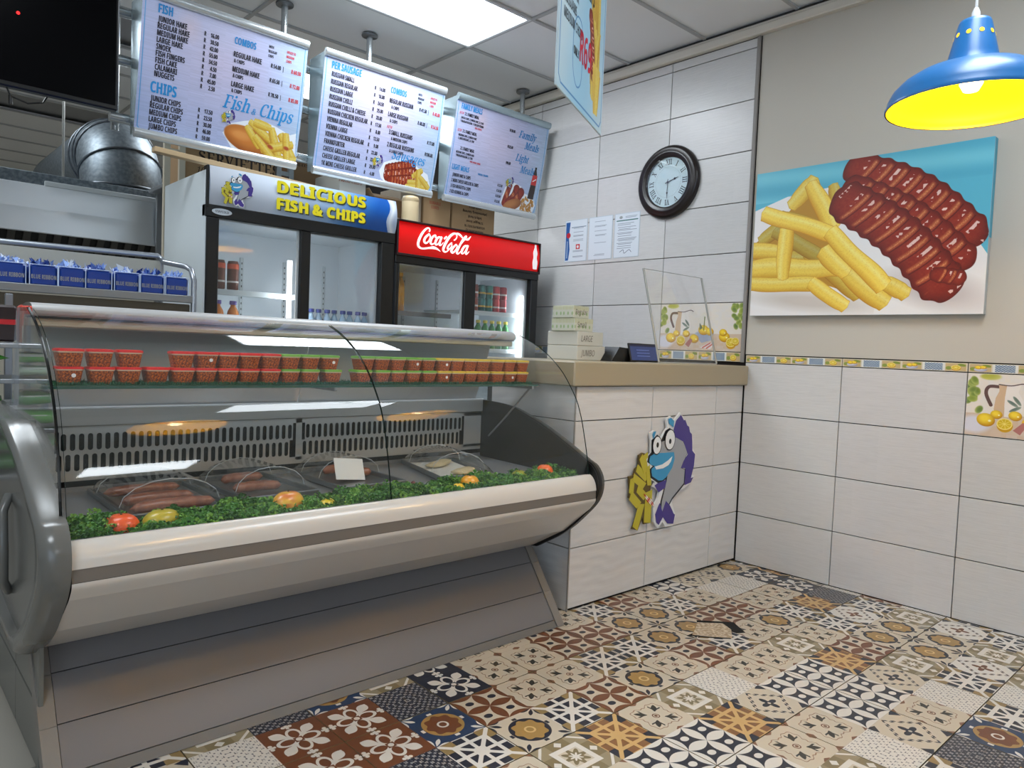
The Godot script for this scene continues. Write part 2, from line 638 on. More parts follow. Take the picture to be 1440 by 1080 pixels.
func medal(u: float, v: float, ground: Color, ring: Color, flower: Color, core: Color, ink: Color) -> Color:
	var r := sqrt(u * u + v * v)
	var t := atan2(v, u)
	if r < 0.1:
		return flower
	if r < 0.2:
		return core if r > 0.13 else flower
	if r < 0.57 + 0.05 * cos(8.0 * t):
		return flower
	if r < 0.71:
		return ring
	var cu := 1.0 - u
	var cw := 1.0 - v
	var cr := sqrt(cu * cu + cw * cw)
	var ct := atan2(cw, cu)
	if cr < 0.5 and cr > 0.06 and absf(fposmod(ct / (PI / 2.0) * 2.0 + 0.5, 1.0) - 0.5) < 0.30 * sin(clampf(cr / 0.5, 0, 1) * PI) + 0.03:
		return ink
	if (maxf(u, v) > 0.72 and maxf(u, v) < 0.84 and minf(u, v) < 0.09):
		return ink
	return ground


func motif(id: int, px: int, py: int, n: int) -> Color:
	# one printed square, seen from its centre outwards (mirrored into four quarters)
	var u := (px + 0.5) / n
	var v := (py + 0.5) / n
	var r := sqrt(u * u + v * v)
	var m := maxf(u, v)
	var q := minf(u, v)
	match id:
		0:
			return circles(u, v, RUST, NAVY, CREAM)
		1:
			return circles(u, v, CHALK, CHALK, NAVY)
		2:
			if r < 0.06 or (r > 0.1 and r < 0.14):
				return RUST
			var dd := (u + v) * 0.7071
			var ss := absf(u - v) * 0.7071
			if dd > 0.30 and dd < 0.76 and ss < 0.085 * sin((dd - 0.30) / 0.46 * PI) + 0.015:
				return Color(0.22, 0.21, 0.19)
			if absf(dd - 0.40 - ss * 0.9) < 0.045 and ss < 0.22 and ss > 0.05:
				return Color(0.22, 0.21, 0.19)
			var cont := 0.72 + 0.13 * cos(4.0 * atan2(v, u) + PI) + 0.03 * cos(16.0 * atan2(v, u))
			if absf(r - cont) < 0.018:
				return RUST.lerp(CREAM, 0.35)
			if u + v > 1.80 or (m > 0.88 and q < 0.18 and m - 0.88 > q * 0.5):
				return RUST.lerp(CREAM, 0.15)
			return CREAM
		3:
			return lattice(u, v, CHALK, NAVY, GOLD.lerp(KHAKI, 0.5))
		4:
			return lattice(u, v, Color(0.78, 0.64, 0.42), RUST.lerp(GOLD, 0.35), NAVY)
		5:
			if absf(m - 0.5) < 0.10 and q < 0.9:
				return CHALK
			if m < 0.4:
				var star := 0.24 + 0.10 * cos(8.0 * atan2(v, u))
				return CHALK if r < star * 0.7 else (KHAKI if r < star + 0.12 else CREAM)
			if m > 0.6 and q < 0.4:
				return CHALK if absf(m - 0.8) + q < 0.16 else KHAKI
			return CHALK if u + v > 1.5 and u + v < 1.64 else KHAKI.lerp(CREAM, 0.3)
		6:
			return medal(u, v, CREAM, NAVY, GOLD, Color(0.82, 0.70, 0.48), NAVY)
		7:
			return medal(u, v, Color(0.17, 0.24, 0.36), GOLD, RUST, CHALK, CHALK)
		8:
			return lily(u, v, RUST, CHALK)
		9:
			return lily(u, v, NAVY, CHALK)
		10:
			return CHALK.lerp(NAVY, 0.35) if sin(u * 26.0) * sin(v * 26.0) + 0.7 * cos((u + v) * 40.0) * cos((u - v) * 40.0) > 0.35 else NAVY
		11:
			return NAVY.lerp(CHALK, 0.25) if sin(u * 26.0) * sin(v * 26.0) + 0.7 * cos((u + v) * 40.0) * cos((u - v) * 40.0) > 0.72 else CHALK
		_:
			var ink := NAVY if id == 12 else RUST
			var st := 0.14 + 0.26 * pow(absf(cos(2.0 * atan2(v, u))), 2.0)
			if r < 0.06:
				return CREAM
			if r < st:
				return ink
			if absf(u + v - 0.86 - 0.05 * sign(sin(u * 30.0))) < 0.045:
				return NAVY if id == 12 else RUST.lerp(NAVY, 0.5)
			if u + v > 1.55 and absf(u - v) < 0.5 * (2.0 - u - v) + 0.08:
				return NAVY
			return CREAM if id == 12 else CHALK


func img_floor() -> Image:
	# 4 x 4 printed squares
	var n := 112
	var im := Image.create_empty(n * 8, n * 8, false, Image.FORMAT_RGB8)
	for id in 14:
		var ox := (id % 4) * n * 2 + n
		var oy := (id / 4) * n * 2 + n
		for y in n:
			for x in n:
				var c := motif(id, x, y, n)
				im.set_pixel(ox + x, oy + y, c)
				im.set_pixel(ox - 1 - x, oy + y, c)
				im.set_pixel(ox + x, oy - 1 - y, c)
				im.set_pixel(ox - 1 - x, oy - 1 - y, c)
	return im


func height_normal(w: int, h: int, f: Callable, k: float) -> ImageTexture:
	var im := Image.create_empty(w, h, false, Image.FORMAT_RGB8)
	for y in h:
		for x in w:
			var g: float = clampf(f.call(float(x) / w, float(y) / h), 0.0, 1.0)
			im.set_pixel(x, y, Color(g, g, g))
	im.bump_map_to_normal_map(k)
	return ImageTexture.create_from_image(im)


func noise_tex(w: int, h: int, freq: float, lo: Color, hi: Color, sd := 1, normal := false, strength := 2.0, oct := 4) -> NoiseTexture2D:
	var f := FastNoiseLite.new()
	f.seed = sd
	f.frequency = freq
	f.fractal_octaves = oct
	var t := NoiseTexture2D.new()
	t.width = w
	t.height = h
	t.seamless = true
	t.noise = f
	if normal:
		t.as_normal_map = true
		t.bump_strength = strength
	else:
		var g := Gradient.new()
		g.set_color(0, lo)
		g.set_color(1, hi)
		g.set_offset(0, 0.28)
		g.set_offset(1, 0.72)
		t.color_ramp = g
	return t


func streaks(w: int, h: int, sd: int, base: Color, amt: float) -> Image:
	# fine horizontal strokes as on the glaze of the wall tiles
	var r := RandomNumberGenerator.new()
	r.seed = sd
	var im := Image.create_empty(w, h, false, Image.FORMAT_RGB8)
	im.fill(base)
	for k in w * h / 26:
		var y := r.randi_range(0, h - 1)
		var x := r.randi_range(-30, w - 1)
		var l := r.randi_range(20, 110)
		var d := r.randf_range(-amt, amt * 0.6)
		for i in l:
			var q := x + i
			if q >= 0 and q < w:
				var a := d * sin(PI * i / l)
				var c := im.get_pixel(q, y)
				im.set_pixel(q, y, Color(clampf(c.r + a, 0, 1), clampf(c.g + a, 0, 1), clampf(c.b + a, 0, 1)))
	return im


func led(x0: float, z0: float, energy: float) -> void:
	# a ceiling light panel, 1200 x 600, flush in the grid, with its lamp just below the diffuser
	var t := thing("ceiling_light_panel", "square-edged white LED ceiling panel in view above the menu boards", "ceiling light", Vector3(x0 + 0.6, 3.2, z0 + 0.3))
	var f := Mesher.new()
	for s in [-1.0, 1.0]:
		f.box(v3(s * 0.59, -0.002, 0), v3(0.02, 0.014, 0.6), 0.002)
		f.box(v3(0, -0.002, s * 0.29), v3(1.16, 0.014, 0.02), 0.002)
	obj("frame", f, M("led_frame", Color(0.85, 0.86, 0.87), 0.4), t)
	var d := Mesher.new()
	d.box(v3(0, 0.004, 0), v3(1.16, 0.008, 0.56))
	obj("diffuser", d, glow("led_diffuser", Color(0.95, 0.98, 1.0), 9.0), t)
	var l := AreaLight3D.new()
	l.name = "panel_light"
	l.area_size = Vector2(1.14, 0.54)
	l.light_color = Color(0.93, 0.97, 1.0)
	l.light_energy = energy
	l.area_range = 14.0
	l.shadow_enabled = true
	t.add_child(l, true)
	l.position = v3(0, -0.012, 0)
	l.rotation.x = -PI / 2


func _ready() -> void:
	rng.seed = 42
	var cam := Camera3D.new()
	cam.name = "camera"
	cam.fov = rad_to_deg(2.0 * atan(540.0 / 1028.695))
	cam.transform = Transform3D(Basis(v3(0.73733, 0.0399, 0.67436), v3(0.00249, 0.99809, -0.06178), v3(-0.67553, 0.04723, 0.73582)).orthonormalized(), v3(-3.986, 1.2228, 2.2902))
	cam.near = 0.02
	cam.current = true
	add_child(cam)
	var we := WorldEnvironment.new()
	we.name = "world"
	var e := Environment.new()
	e.background_mode = Environment.BG_COLOR
	e.background_color = Color(0.80, 0.90, 1.0)
	e.background_energy_multiplier = 5.0
	e.tonemap_mode = Environment.TONE_MAPPER_LINEAR
	e.tonemap_exposure = EXPOSURE
	e.sdfgi_enabled = true
	e.ssao_enabled = true
	e.ssil_enabled = true
	we.environment = e
	add_child(we)
	led(-2.135, -1.585, 4.2)
	led(-2.135, 1.415, 3.6)
	led(-2.135, -3.385, 5.0)
	led(-2.135, -5.785, 3.0)
	led(-2.135, 6.215, 5.0)
	led(-5.735, 1.415, 4.0)
	led(-5.735, 6.215, 5.0)
	led(-4.535, -0.985, 4.0)
	led(-4.535, -3.385, 4.0)
	label_lights()
	make_room()
	make_floor()
	make_counter()
	make_case()
	make_fridges()
	make_boards()
	make_wall_things()
	make_counter_things()
	make_kitchen()
	make_pendants()


func label_lights() -> void:
	var l := ["bright white LED ceiling panel directly above the middle menu board", "bright white LED ceiling panel over the customer floor, reflected in the case glass", "white LED ceiling panel behind the menu boards in the kitchen", "white LED ceiling panel deepest in the kitchen", "white LED ceiling panel near the shop entrance", "white LED ceiling panel by the left wall of the customer side", "white LED ceiling panel by the left wall near the entrance", "white LED ceiling panel in front of the television on the kitchen side", "white LED ceiling panel over the extraction hood"]
	var k := 0
	for c in get_children():
		if c.name.begins_with("ceiling_light_panel"):
			c.set_meta("label", l[k])
			c.set_meta("group", "LED panels in the ceiling")
			k += 1


const EXPOSURE := 0.62


func tile_mesh(w: float, h: float, uv := Rect2(0, 0, 1, 1), t := 0.01, b := 0.0016) -> ArrayMesh:
	# a wall tile: glazed face towards +Z with a tiny arris
	var m := Mesher.new()
	var x := w * 0.5 - b
	var y := h * 0.5 - b
	var bx := w * 0.5
	var by := h * 0.5
	m.quad(v3(-x, -y, 0), v3(x, -y, 0), v3(x, y, 0), v3(-x, y, 0), uv)
	var f := [v3(-x, -y, 0), v3(x, -y, 0), v3(x, y, 0), v3(-x, y, 0)]
	var s := [v3(-bx, -by, -b), v3(bx, -by, -b), v3(bx, by, -b), v3(-bx, by, -b)]
	for i in 4:
		var j := (i + 1) % 4
		m.quad(s[i], s[j], f[j], f[i], Rect2(uv.position, Vector2(0.01, 0.01)))
		m.quad(s[i] - v3(0, 0, t), s[j] - v3(0, 0, t), s[j], s[i], Rect2(uv.position, Vector2(0.01, 0.01)))
	return m.done()


func lay(parent: Node3D, u0: float, u1: float, y0: float, y1: float, side: String, m: Material, at: float, uvx := -1.0) -> void:
	# one tile between u0..u1 along the wall (Z on the right wall, X on the counter front) and y0..y1
	var g := 0.0046
	var w := u1 - u0 - g
	var h := y1 - y0 - g
	var r := Rect2(rng.randf() if uvx < 0 else uvx, rng.randf() if uvx < 0 else 0.0, w / 0.6, h / 0.3)
	if uvx >= 0.0:
		r = Rect2(uvx, 0, w / 0.6 if h > 0.1 else 1.0, 1)
	var o := put("tile", tile_mesh(w, h, r), m, parent)
	var c := (u0 + u1) * 0.5
	if side == "right":
		o.position = v3(at, (y0 + y1) * 0.5, c)
		o.rotation.y = -PI / 2
	elif side == "left":
		o.position = v3(at, (y0 + y1) * 0.5, c)
		o.rotation.y = -PI / 2
	else:
		o.position = v3(c, (y0 + y1) * 0.5, at)


func make_room() -> void:
	var paint := M("taupe_paint", Color(0.76, 0.735, 0.69), 0.85)
	paint.normal_enabled = true
	paint.normal_texture = noise_tex(512, 512, 0.06, Color.BLACK, Color.WHITE, 5, true, 1.2)
	paint.normal_scale = 0.25
	paint.uv1_triplanar = true
	paint.uv1_world_triplanar = true
	paint.uv1_scale = v3(2.5, 2.5, 2.5)
	var grout := M("grout", Color(0.12, 0.10, 0.09), 0.9)
	# right wall: painted mass, set back where the tiles are
	var w := Mesher.new()
	w.box(v3(0.082, 1.6, 0.1), v3(0.14, 3.2, 17.8))
	var wall := struct("wall_right", w, grout)
	var up := Mesher.new()
	up.box(v3(0.010, 2.19, 4.5), v3(0.012, 1.88, 9.0))
	var upo := obj("painted_face", up, paint, wall)
	upo.set_meta("label", "plain taupe painted wall above the lemon border")
	var glaze := []
	for k in 3:
		var m := printed("wall_tile_glaze_%d" % k, streaks(512, 256, 11 + k, Color(0.83 - 0.01 * k, 0.82 - 0.01 * k, 0.815 - 0.01 * k), 0.02), 0.32)
		m.normal_enabled = true
		m.normal_texture = wave_map(k)
		m.normal_scale = 0.06
		glaze.append(m)
	var life := printed("still_life_print", img_still_life(), 0.3)
	var bord := printed("border_print", img_border(), 0.35)
	var k := 0
	# customer side: four courses, a listello on top; one decor tile
	for row in 4:
		var zs := [0.004, 0.578, 1.178, 1.778, 2.378, 2.978, 3.578]
		for i in zs.size() - 1:
			if row == 3 and i == 2:
				lay(wall, zs[i], zs[i + 1], 0.9, 1.2, "right", life, 0.0, 0.0)
			else:
				lay(wall, zs[i], zs[i + 1], row * 0.3, row * 0.3 + 0.3, "right", glaze[k % 3], 0.0)
			k += 1
	for z in [-0.022, 0.578, 1.178, 1.778, 2.378]:
		lay(wall, maxf(z, 0.004), z + 0.6, 1.2, 1.246, "right", bord, 0.0, 0.0)
	# kitchen side: listello, two decor tiles, then plain courses to the ceiling
	for i in 5:
		var z1 := -0.028 if i == 0 else -0.028 - 0.6 * i
		var z0 := -0.028 - 0.6 * (i + 1)
		lay(wall, z0, z1, 1.2, 1.26, "right", bord, 0.0, 0.0)
		for row in 7:
			var y0 := 1.26 + row * 0.3
			var y1 := minf(y0 + 0.3, 3.116)
			if y1 - y0 < 0.03:
				continue
			lay(wall, z0, z1, y0, y1, "right", life if row == 0 and i == 0 else glaze[k % 3], 0.0, 0.0 if row == 0 and i == 0 else -1.0)
			k += 1
	var bead := Mesher.new()
	bead.box(v3(-0.004, 2.158, -0.016), v3(0.016, 1.916, 0.022), 0.003)
	obj("edge_bead", bead, M("bead_grey", Color(0.55, 0.53, 0.51), 0.6), wall)
	# wall cornice
	var tr := Mesher.new()
	tr.box(v3(-0.012, 3.145, 0.1), v3(0.05, 0.05, 17.7), 0.006)
	tr.box(v3(-0.004, 3.178, 0.1), v3(0.03, 0.02, 17.7))
	struct("trim_1", tr, M("cornice", Color(0.86, 0.83, 0.78), 0.7))
	var tg := Mesher.new()
	tg.box(v3(-0.006, 3.193, 0.1), v3(0.03, 0.011, 17.7))
	struct("trim_2", tg, M("shadow_gap", Color(0.16, 0.15, 0.14), 0.8))
	# other walls
	var wb := Mesher.new()
	wb.box(v3(-3.5, 1.6, -8.88), v3(7.3, 3.2, 0.14))
	struct("wall_back", wb, M("kitchen_wall", Color(0.85, 0.83, 0.77), 0.8))
	var wl := Mesher.new()
	wl.box(v3(-7.07, 1.6, -2.95), v3(0.14, 3.2, 11.7))
	wl.box(v3(-7.07, 0.1, 5.8), v3(0.14, 0.2, 5.8))
	wl.box(v3(-7.07, 2.95, 5.8), v3(0.14, 0.5, 5.8))
	wl.box(v3(-7.07, 1.45, 8.8), v3(0.14, 2.5, 0.4))
	struct("wall_left", wl, M("left_paint", Color(0.80, 0.79, 0.77), 0.85))
	var wf := Mesher.new()
	wf.box(v3(-3.5, 1.6, 9.0), v3(7.3, 3.2, 0.14))
	struct("wall_front", wf, M("front_paint", Color(0.58, 0.57, 0.55), 0.85))
	var wn := Mesher.new()
	for i in 5:
		wn.box(v3(-7.05, 1.45, 2.93 + 1.4175 * i), v3(0.08, 2.5, 0.06), 0.004)
	wn.box(v3(-7.05, 0.23, 5.76), v3(0.08, 0.06, 5.7), 0.004)
	wn.box(v3(-7.05, 2.67, 5.76), v3(0.08, 0.06, 5.7), 0.004)
	var wo := struct("window_1", wn, M("shopfront_frame", Color(0.55, 0.56, 0.57), 0.4, 0.6))
	for i in 4:
		var gp := Mesher.new()
		gp.box(v3(-7.05, 1.45, 3.639 + 1.4175 * i), v3(0.008, 2.38, 1.357))
		obj("window_pane", gp, pane("shopfront_glass", Color(0.95, 0.97, 0.97), 0.03), wo)
	# ceiling: slab, T-grid, lay-in panels
	var cs := Mesher.new()
	cs.box(v3(-3.5, 3.31, 0.1), v3(7.3, 0.12, 18.0))
	var ceil := struct("ceiling", cs, M("ceiling_slab", Color(0.6, 0.6, 0.6), 0.9))
	var board := M("ceiling_board", Color(0.93, 0.93, 0.93), 0.75)
	board.normal_enabled = true
	board.normal_texture = noise_tex(512, 512, 0.05, Color.BLACK, Color.WHITE, 9, true, 1.0)
	board.normal_scale = 0.12
	board.uv1_triplanar = true
	board.uv1_world_triplanar = true
	var xs := [-7.0, -5.735, -4.535, -3.335, -2.135, -0.935, 0.0]
	var grid := Mesher.new()
	for i in range(1, 6):
		grid.box(v3(xs[i], 3.199, 0.1), v3(0.024, 0.014, 17.7), 0.002)
	var zz := []
	for i in 30:
		zz.append(-8.785 + 0.6 * i)
	for z in zz:
		grid.box(v3(-3.5, 3.1995, z), v3(7.0, 0.012, 0.024), 0.002)
	obj("grid_rail", grid, M("grid_rail", Color(0.70, 0.70, 0.70), 0.5), ceil)
	var lights := [[3, -1.585], [3, 1.415], [3, -3.385], [3, -5.785], [3, 6.215], [0, 1.415], [0, 6.215], [1, -0.985], [1, -3.385]]
	for i in 6:
		for j in 29:
			var skip := false
			for q in lights:
				if q[0] == i and absf(q[1] - zz[j]) < 0.01:
					skip = true
				if q[0] == 0 and i == 1 and absf(q[1] - zz[j]) < 0.01 and q[1] > 0:
					skip = true
			if skip:
				continue
			var b := Mesher.new()
			b.box(v3((xs[i] + xs[i + 1]) * 0.5, 3.214, zz[j] + 0.3), v3(xs[i + 1] - xs[i] - 0.012, 0.016, 0.588), 0.002)
			obj("ceiling_panel", b, board, ceil)


func wave_map(k: int) -> ImageTexture:
	var r := RandomNumberGenerator.new()
	r.seed = 90 + k
	var ph := []
	for i in 8:
		ph.append(r.randf() * TAU)
	return height_normal(256, 128, func(u: float, v: float) -> float: return 0.5 + 0.12 * sin(v * TAU * 17.0 + sin(u * TAU + ph[0]) * 0.8) + 0.1 * sin(v * TAU * 29.0 + sin(u * TAU * 2.0 + ph[1]) + ph[2]), 3.0)


const PATCHES := ["gmmbcadcaccjfhkfd", "jllcdggaaccjkiilm", "jccaaggddccahiill", "kedgcdacgadgdkilc", "dndcfcclfcefcjgla", "fggaebbmebbcdgiaf", "nggfmbbccbdgacfhj", "dfndlcmlfcgadlbce", "acfldhkdcgabmfiln"]


func make_floor() -> void:
	var base := Mesher.new()
	base.box(v3(-3.5, -0.07, 0.1), v3(7.3, 0.12, 18.0))
	var fl := struct("floor", base, M("floor_base", Color(0.13, 0.11, 0.10), 0.9))
	var far := Mesher.new()
	far.box(v3(-3.5, -0.006, -4.42), v3(7.0, 0.012, 8.72))
	obj("kitchen_floor", far, M("kitchen_floor", Color(0.62, 0.60, 0.56), 0.5), fl)
	var near := Mesher.new()
	near.box(v3(-3.5, -0.006, 6.06), v3(7.0, 0.012, 5.8))
	near.box(v3(-5.55, -0.006, 1.56), v3(2.9, 0.012, 3.2))
	obj("entrance_floor", near, M("entrance_floor", Color(0.60, 0.56, 0.50), 0.4), fl)
	var m := printed("patchwork_print", img_floor(), 0.30)
	m.metallic_specular = 0.5
	for tx in 11:
		for tz in 8:
			var x1 := -0.05 - 0.4 * (tx - 1)
			var x0 := maxf(x1 - 0.4, -4.09)
			if tx == 0:
				x0 = -0.05
				x1 = -0.002
			var z0 := -0.04 + 0.4 * tz
			var mb := Mesher.new()
			var g := 0.0018
			var nx := 1 if tx == 0 else 2
			for a in nx:
				for c in 2:
					var i := (tx - 1) * 2 + a
					var j := tz * 2 + c
					var id := rng.randi_range(0, 13)
					if i >= 0 and j < PATCHES.size() and i < 17:
						id = PATCHES[j].unicode_at(i) - 97
					var px1 := x1 - 0.2 * a
					var px0 := px1 - 0.2
					var u0 := 0.0
					if tx == 0:
						px0 = x0
						px1 = x1
						u0 = 0.19
					var pz0 := z0 + 0.2 * c
					var pz1 := pz0 + 0.2
					var ca := g if a == 0 else 0.0
					var cb := g if a == nx - 1 else 0.0
					var cc := g if c == 0 else 0.0
					var cd := g if c == 1 else 0.0
					var r := Rect2((id % 4) * 0.25 + u0, (id / 4) * 0.25, 0.25 - u0, 0.25)
					mb.quad(v3(px0 + cb, 0, pz1 - cd), v3(px1 - ca, 0, pz1 - cd), v3(px1 - ca, 0, pz0 + cc), v3(px0 + cb, 0, pz0 + cc), r)
			var p := [v3(x0 + g, 0, z0 + 0.4 - g), v3(x1 - g, 0, z0 + 0.4 - g), v3(x1 - g, 0, z0 + g), v3(x0 + g, 0, z0 + g)]
			for k in 4:
				mb.quad(p[k] - v3(0, 0.009, 0), p[(k + 1) % 4] - v3(0, 0.009, 0), p[(k + 1) % 4], p[k], Rect2(0.4, 0.4, 0.01, 0.01))
			obj("tile", mb, m, fl)
	# the broken spot, filled with rough mortar
	var ch := Mesher.new()
	ch.prism(pv([-1.06, -0.435, -0.94, -0.555, -1.01, -0.655, -1.05, -0.635, -1.05, -0.60, -1.13, -0.655, -1.21, -0.575, -1.25, -0.515, -1.2, -0.515, -1.13, -0.49]), v3(0, 0.0012, 0), v3(1, 0, 0), v3(0, 0, -1), 0.001)
	var chip := obj("damage_edge", ch, M("black_glue", Color(0.05, 0.05, 0.06), 0.8), fl)
	chip.set_meta("label", "dark broken edge round a mortar repair in the patterned floor")
	var mo := Mesher.new()
	mo.prism(pv([-1.085, -0.455, -1.0, -0.535, -1.035, -0.60, -1.12, -0.655, -1.2, -0.57, -1.23, -0.525, -1.16, -0.495]), v3(0, 0.003, 0), v3(1, 0, 0), v3(0, 0, -1), 0.0025)
	var mort := M("mortar", Color(0.82, 0.77, 0.69), 0.95)
	mort.albedo_texture = noise_tex(256, 256, 0.06, Color(0.80, 0.76, 0.72), Color(1, 1, 1), 3)
	mort.uv1_triplanar = true
	mort.uv1_scale = v3(3, 3, 3)
	var mp := obj("mortar_patch", mo, mort, fl)
	mp.set_meta("label", "rough beige mortar patch in the patterned floor")


func make_counter() -> void:
	var t := thing("serving_counter", "white wavy-tiled serving counter with a thick beige worktop", "counter", v3(0, 0, 0))
	var core := Mesher.new()
	core.box(v3(-0.74, 0.53, -0.33), v3(1.45, 1.06, 0.63))
	obj("body", core, M("grout"), t)
	var glaze := []
	for k in 2:
		var m := printed("counter_tile_glaze_%d" % k, streaks(256, 128, 31 + k, Color(0.84, 0.83, 0.82), 0.008), 0.28)
		m.normal_enabled = true
		var ph := k * 2.1
		m.normal_texture = height_normal(384, 192, func(u: float, v: float) -> float: return 0.5 + 0.33 * sin(v * TAU * 5.0 + sin(u * TAU * 2.0 + ph) * 1.3 + 0.6 * sin(u * TAU * 3.0 + v * 4.0) + ph) + 0.15 * sin(v * TAU * 7.0 + sin(u * TAU + ph) * 2.0), 5.0)
		m.normal_scale = 0.15
		glaze.append(m)
	var k := 0
	for row in 4:
		var y0 := row * 0.3
		var y1 := minf(y0 + 0.3, 1.064)
		for s in [[-1.4755, -0.89], [-0.89, -0.29], [-0.29, -0.003]]:
			lay(t, s[0], s[1], y0 + (0.012 if row == 0 else 0.0), y1, "front", glaze[k % 2], 0.0)
			k += 1
		lay(t, -0.6, -0.006, y0, y1, "left", glaze[k % 2], -1.4755)
	var top := Mesher.new()
	top.box(v3(-0.765, 1.1225, -0.31), v3(1.525, 0.115, 0.68), 0.006)
	obj("worktop", top, M("beige_worktop", Color(0.64, 0.59, 0.49), 0.35), t)
	var tr := Mesher.new()
	tr.box(v3(-1.4775, 0.532, -0.001), v3(0.008, 1.064, 0.008), 0.002)
	obj("corner_trim", tr, M("corner_trim", Color(0.55, 0.52, 0.49), 0.5), t)


const NOSE := [Vector2(0.205, 0.692), Vector2(0.232, 0.703), Vector2(0.250, 0.696), Vector2(0.264, 0.681), Vector2(0.273, 0.662), Vector2(0.277, 0.640)]
const GLASS_CURVE := [Vector2(0.222, 0.700), Vector2(0.214, 0.740), Vector2(0.202, 0.800), Vector2(0.176, 0.900), Vector2(0.158, 0.955), Vector2(0.128, 1.02), Vector2(0.068, 1.10), Vector2(0.018, 1.15), Vector2(-0.058, 1.205), Vector2(-0.150, 1.252), Vector2(-0.255, 1.290)]
const CX0 := -3.60
const CX1 := -1.60


func strip_x(mb: Mesher, prof: Array, x0: float, x1: float, soft := false) -> void:
	# a profile of (z, y) points drawn along X
	mb.smooth(soft)
	for i in prof.size() - 1:
		var a: Vector2 = prof[i]
		var b: Vector2 = prof[i + 1]
		mb.quad(v3(x0, a.y, a.x), v3(x0, b.y, b.x), v3(x1, b.y, b.x), v3(x1, a.y, a.x))
	mb.smooth(false)


func solid_x(mb: Mesher, prof: Array, x0: float, x1: float) -> void:
	# the same as a closed body
	var p := PackedVector2Array()
	for q in prof:
		p.append(Vector2(-q.x, q.y))
	mb.prism(p, v3(x1, 0, 0), v3(0, 0, -1), v3(0, 1, 0), x1 - x0)


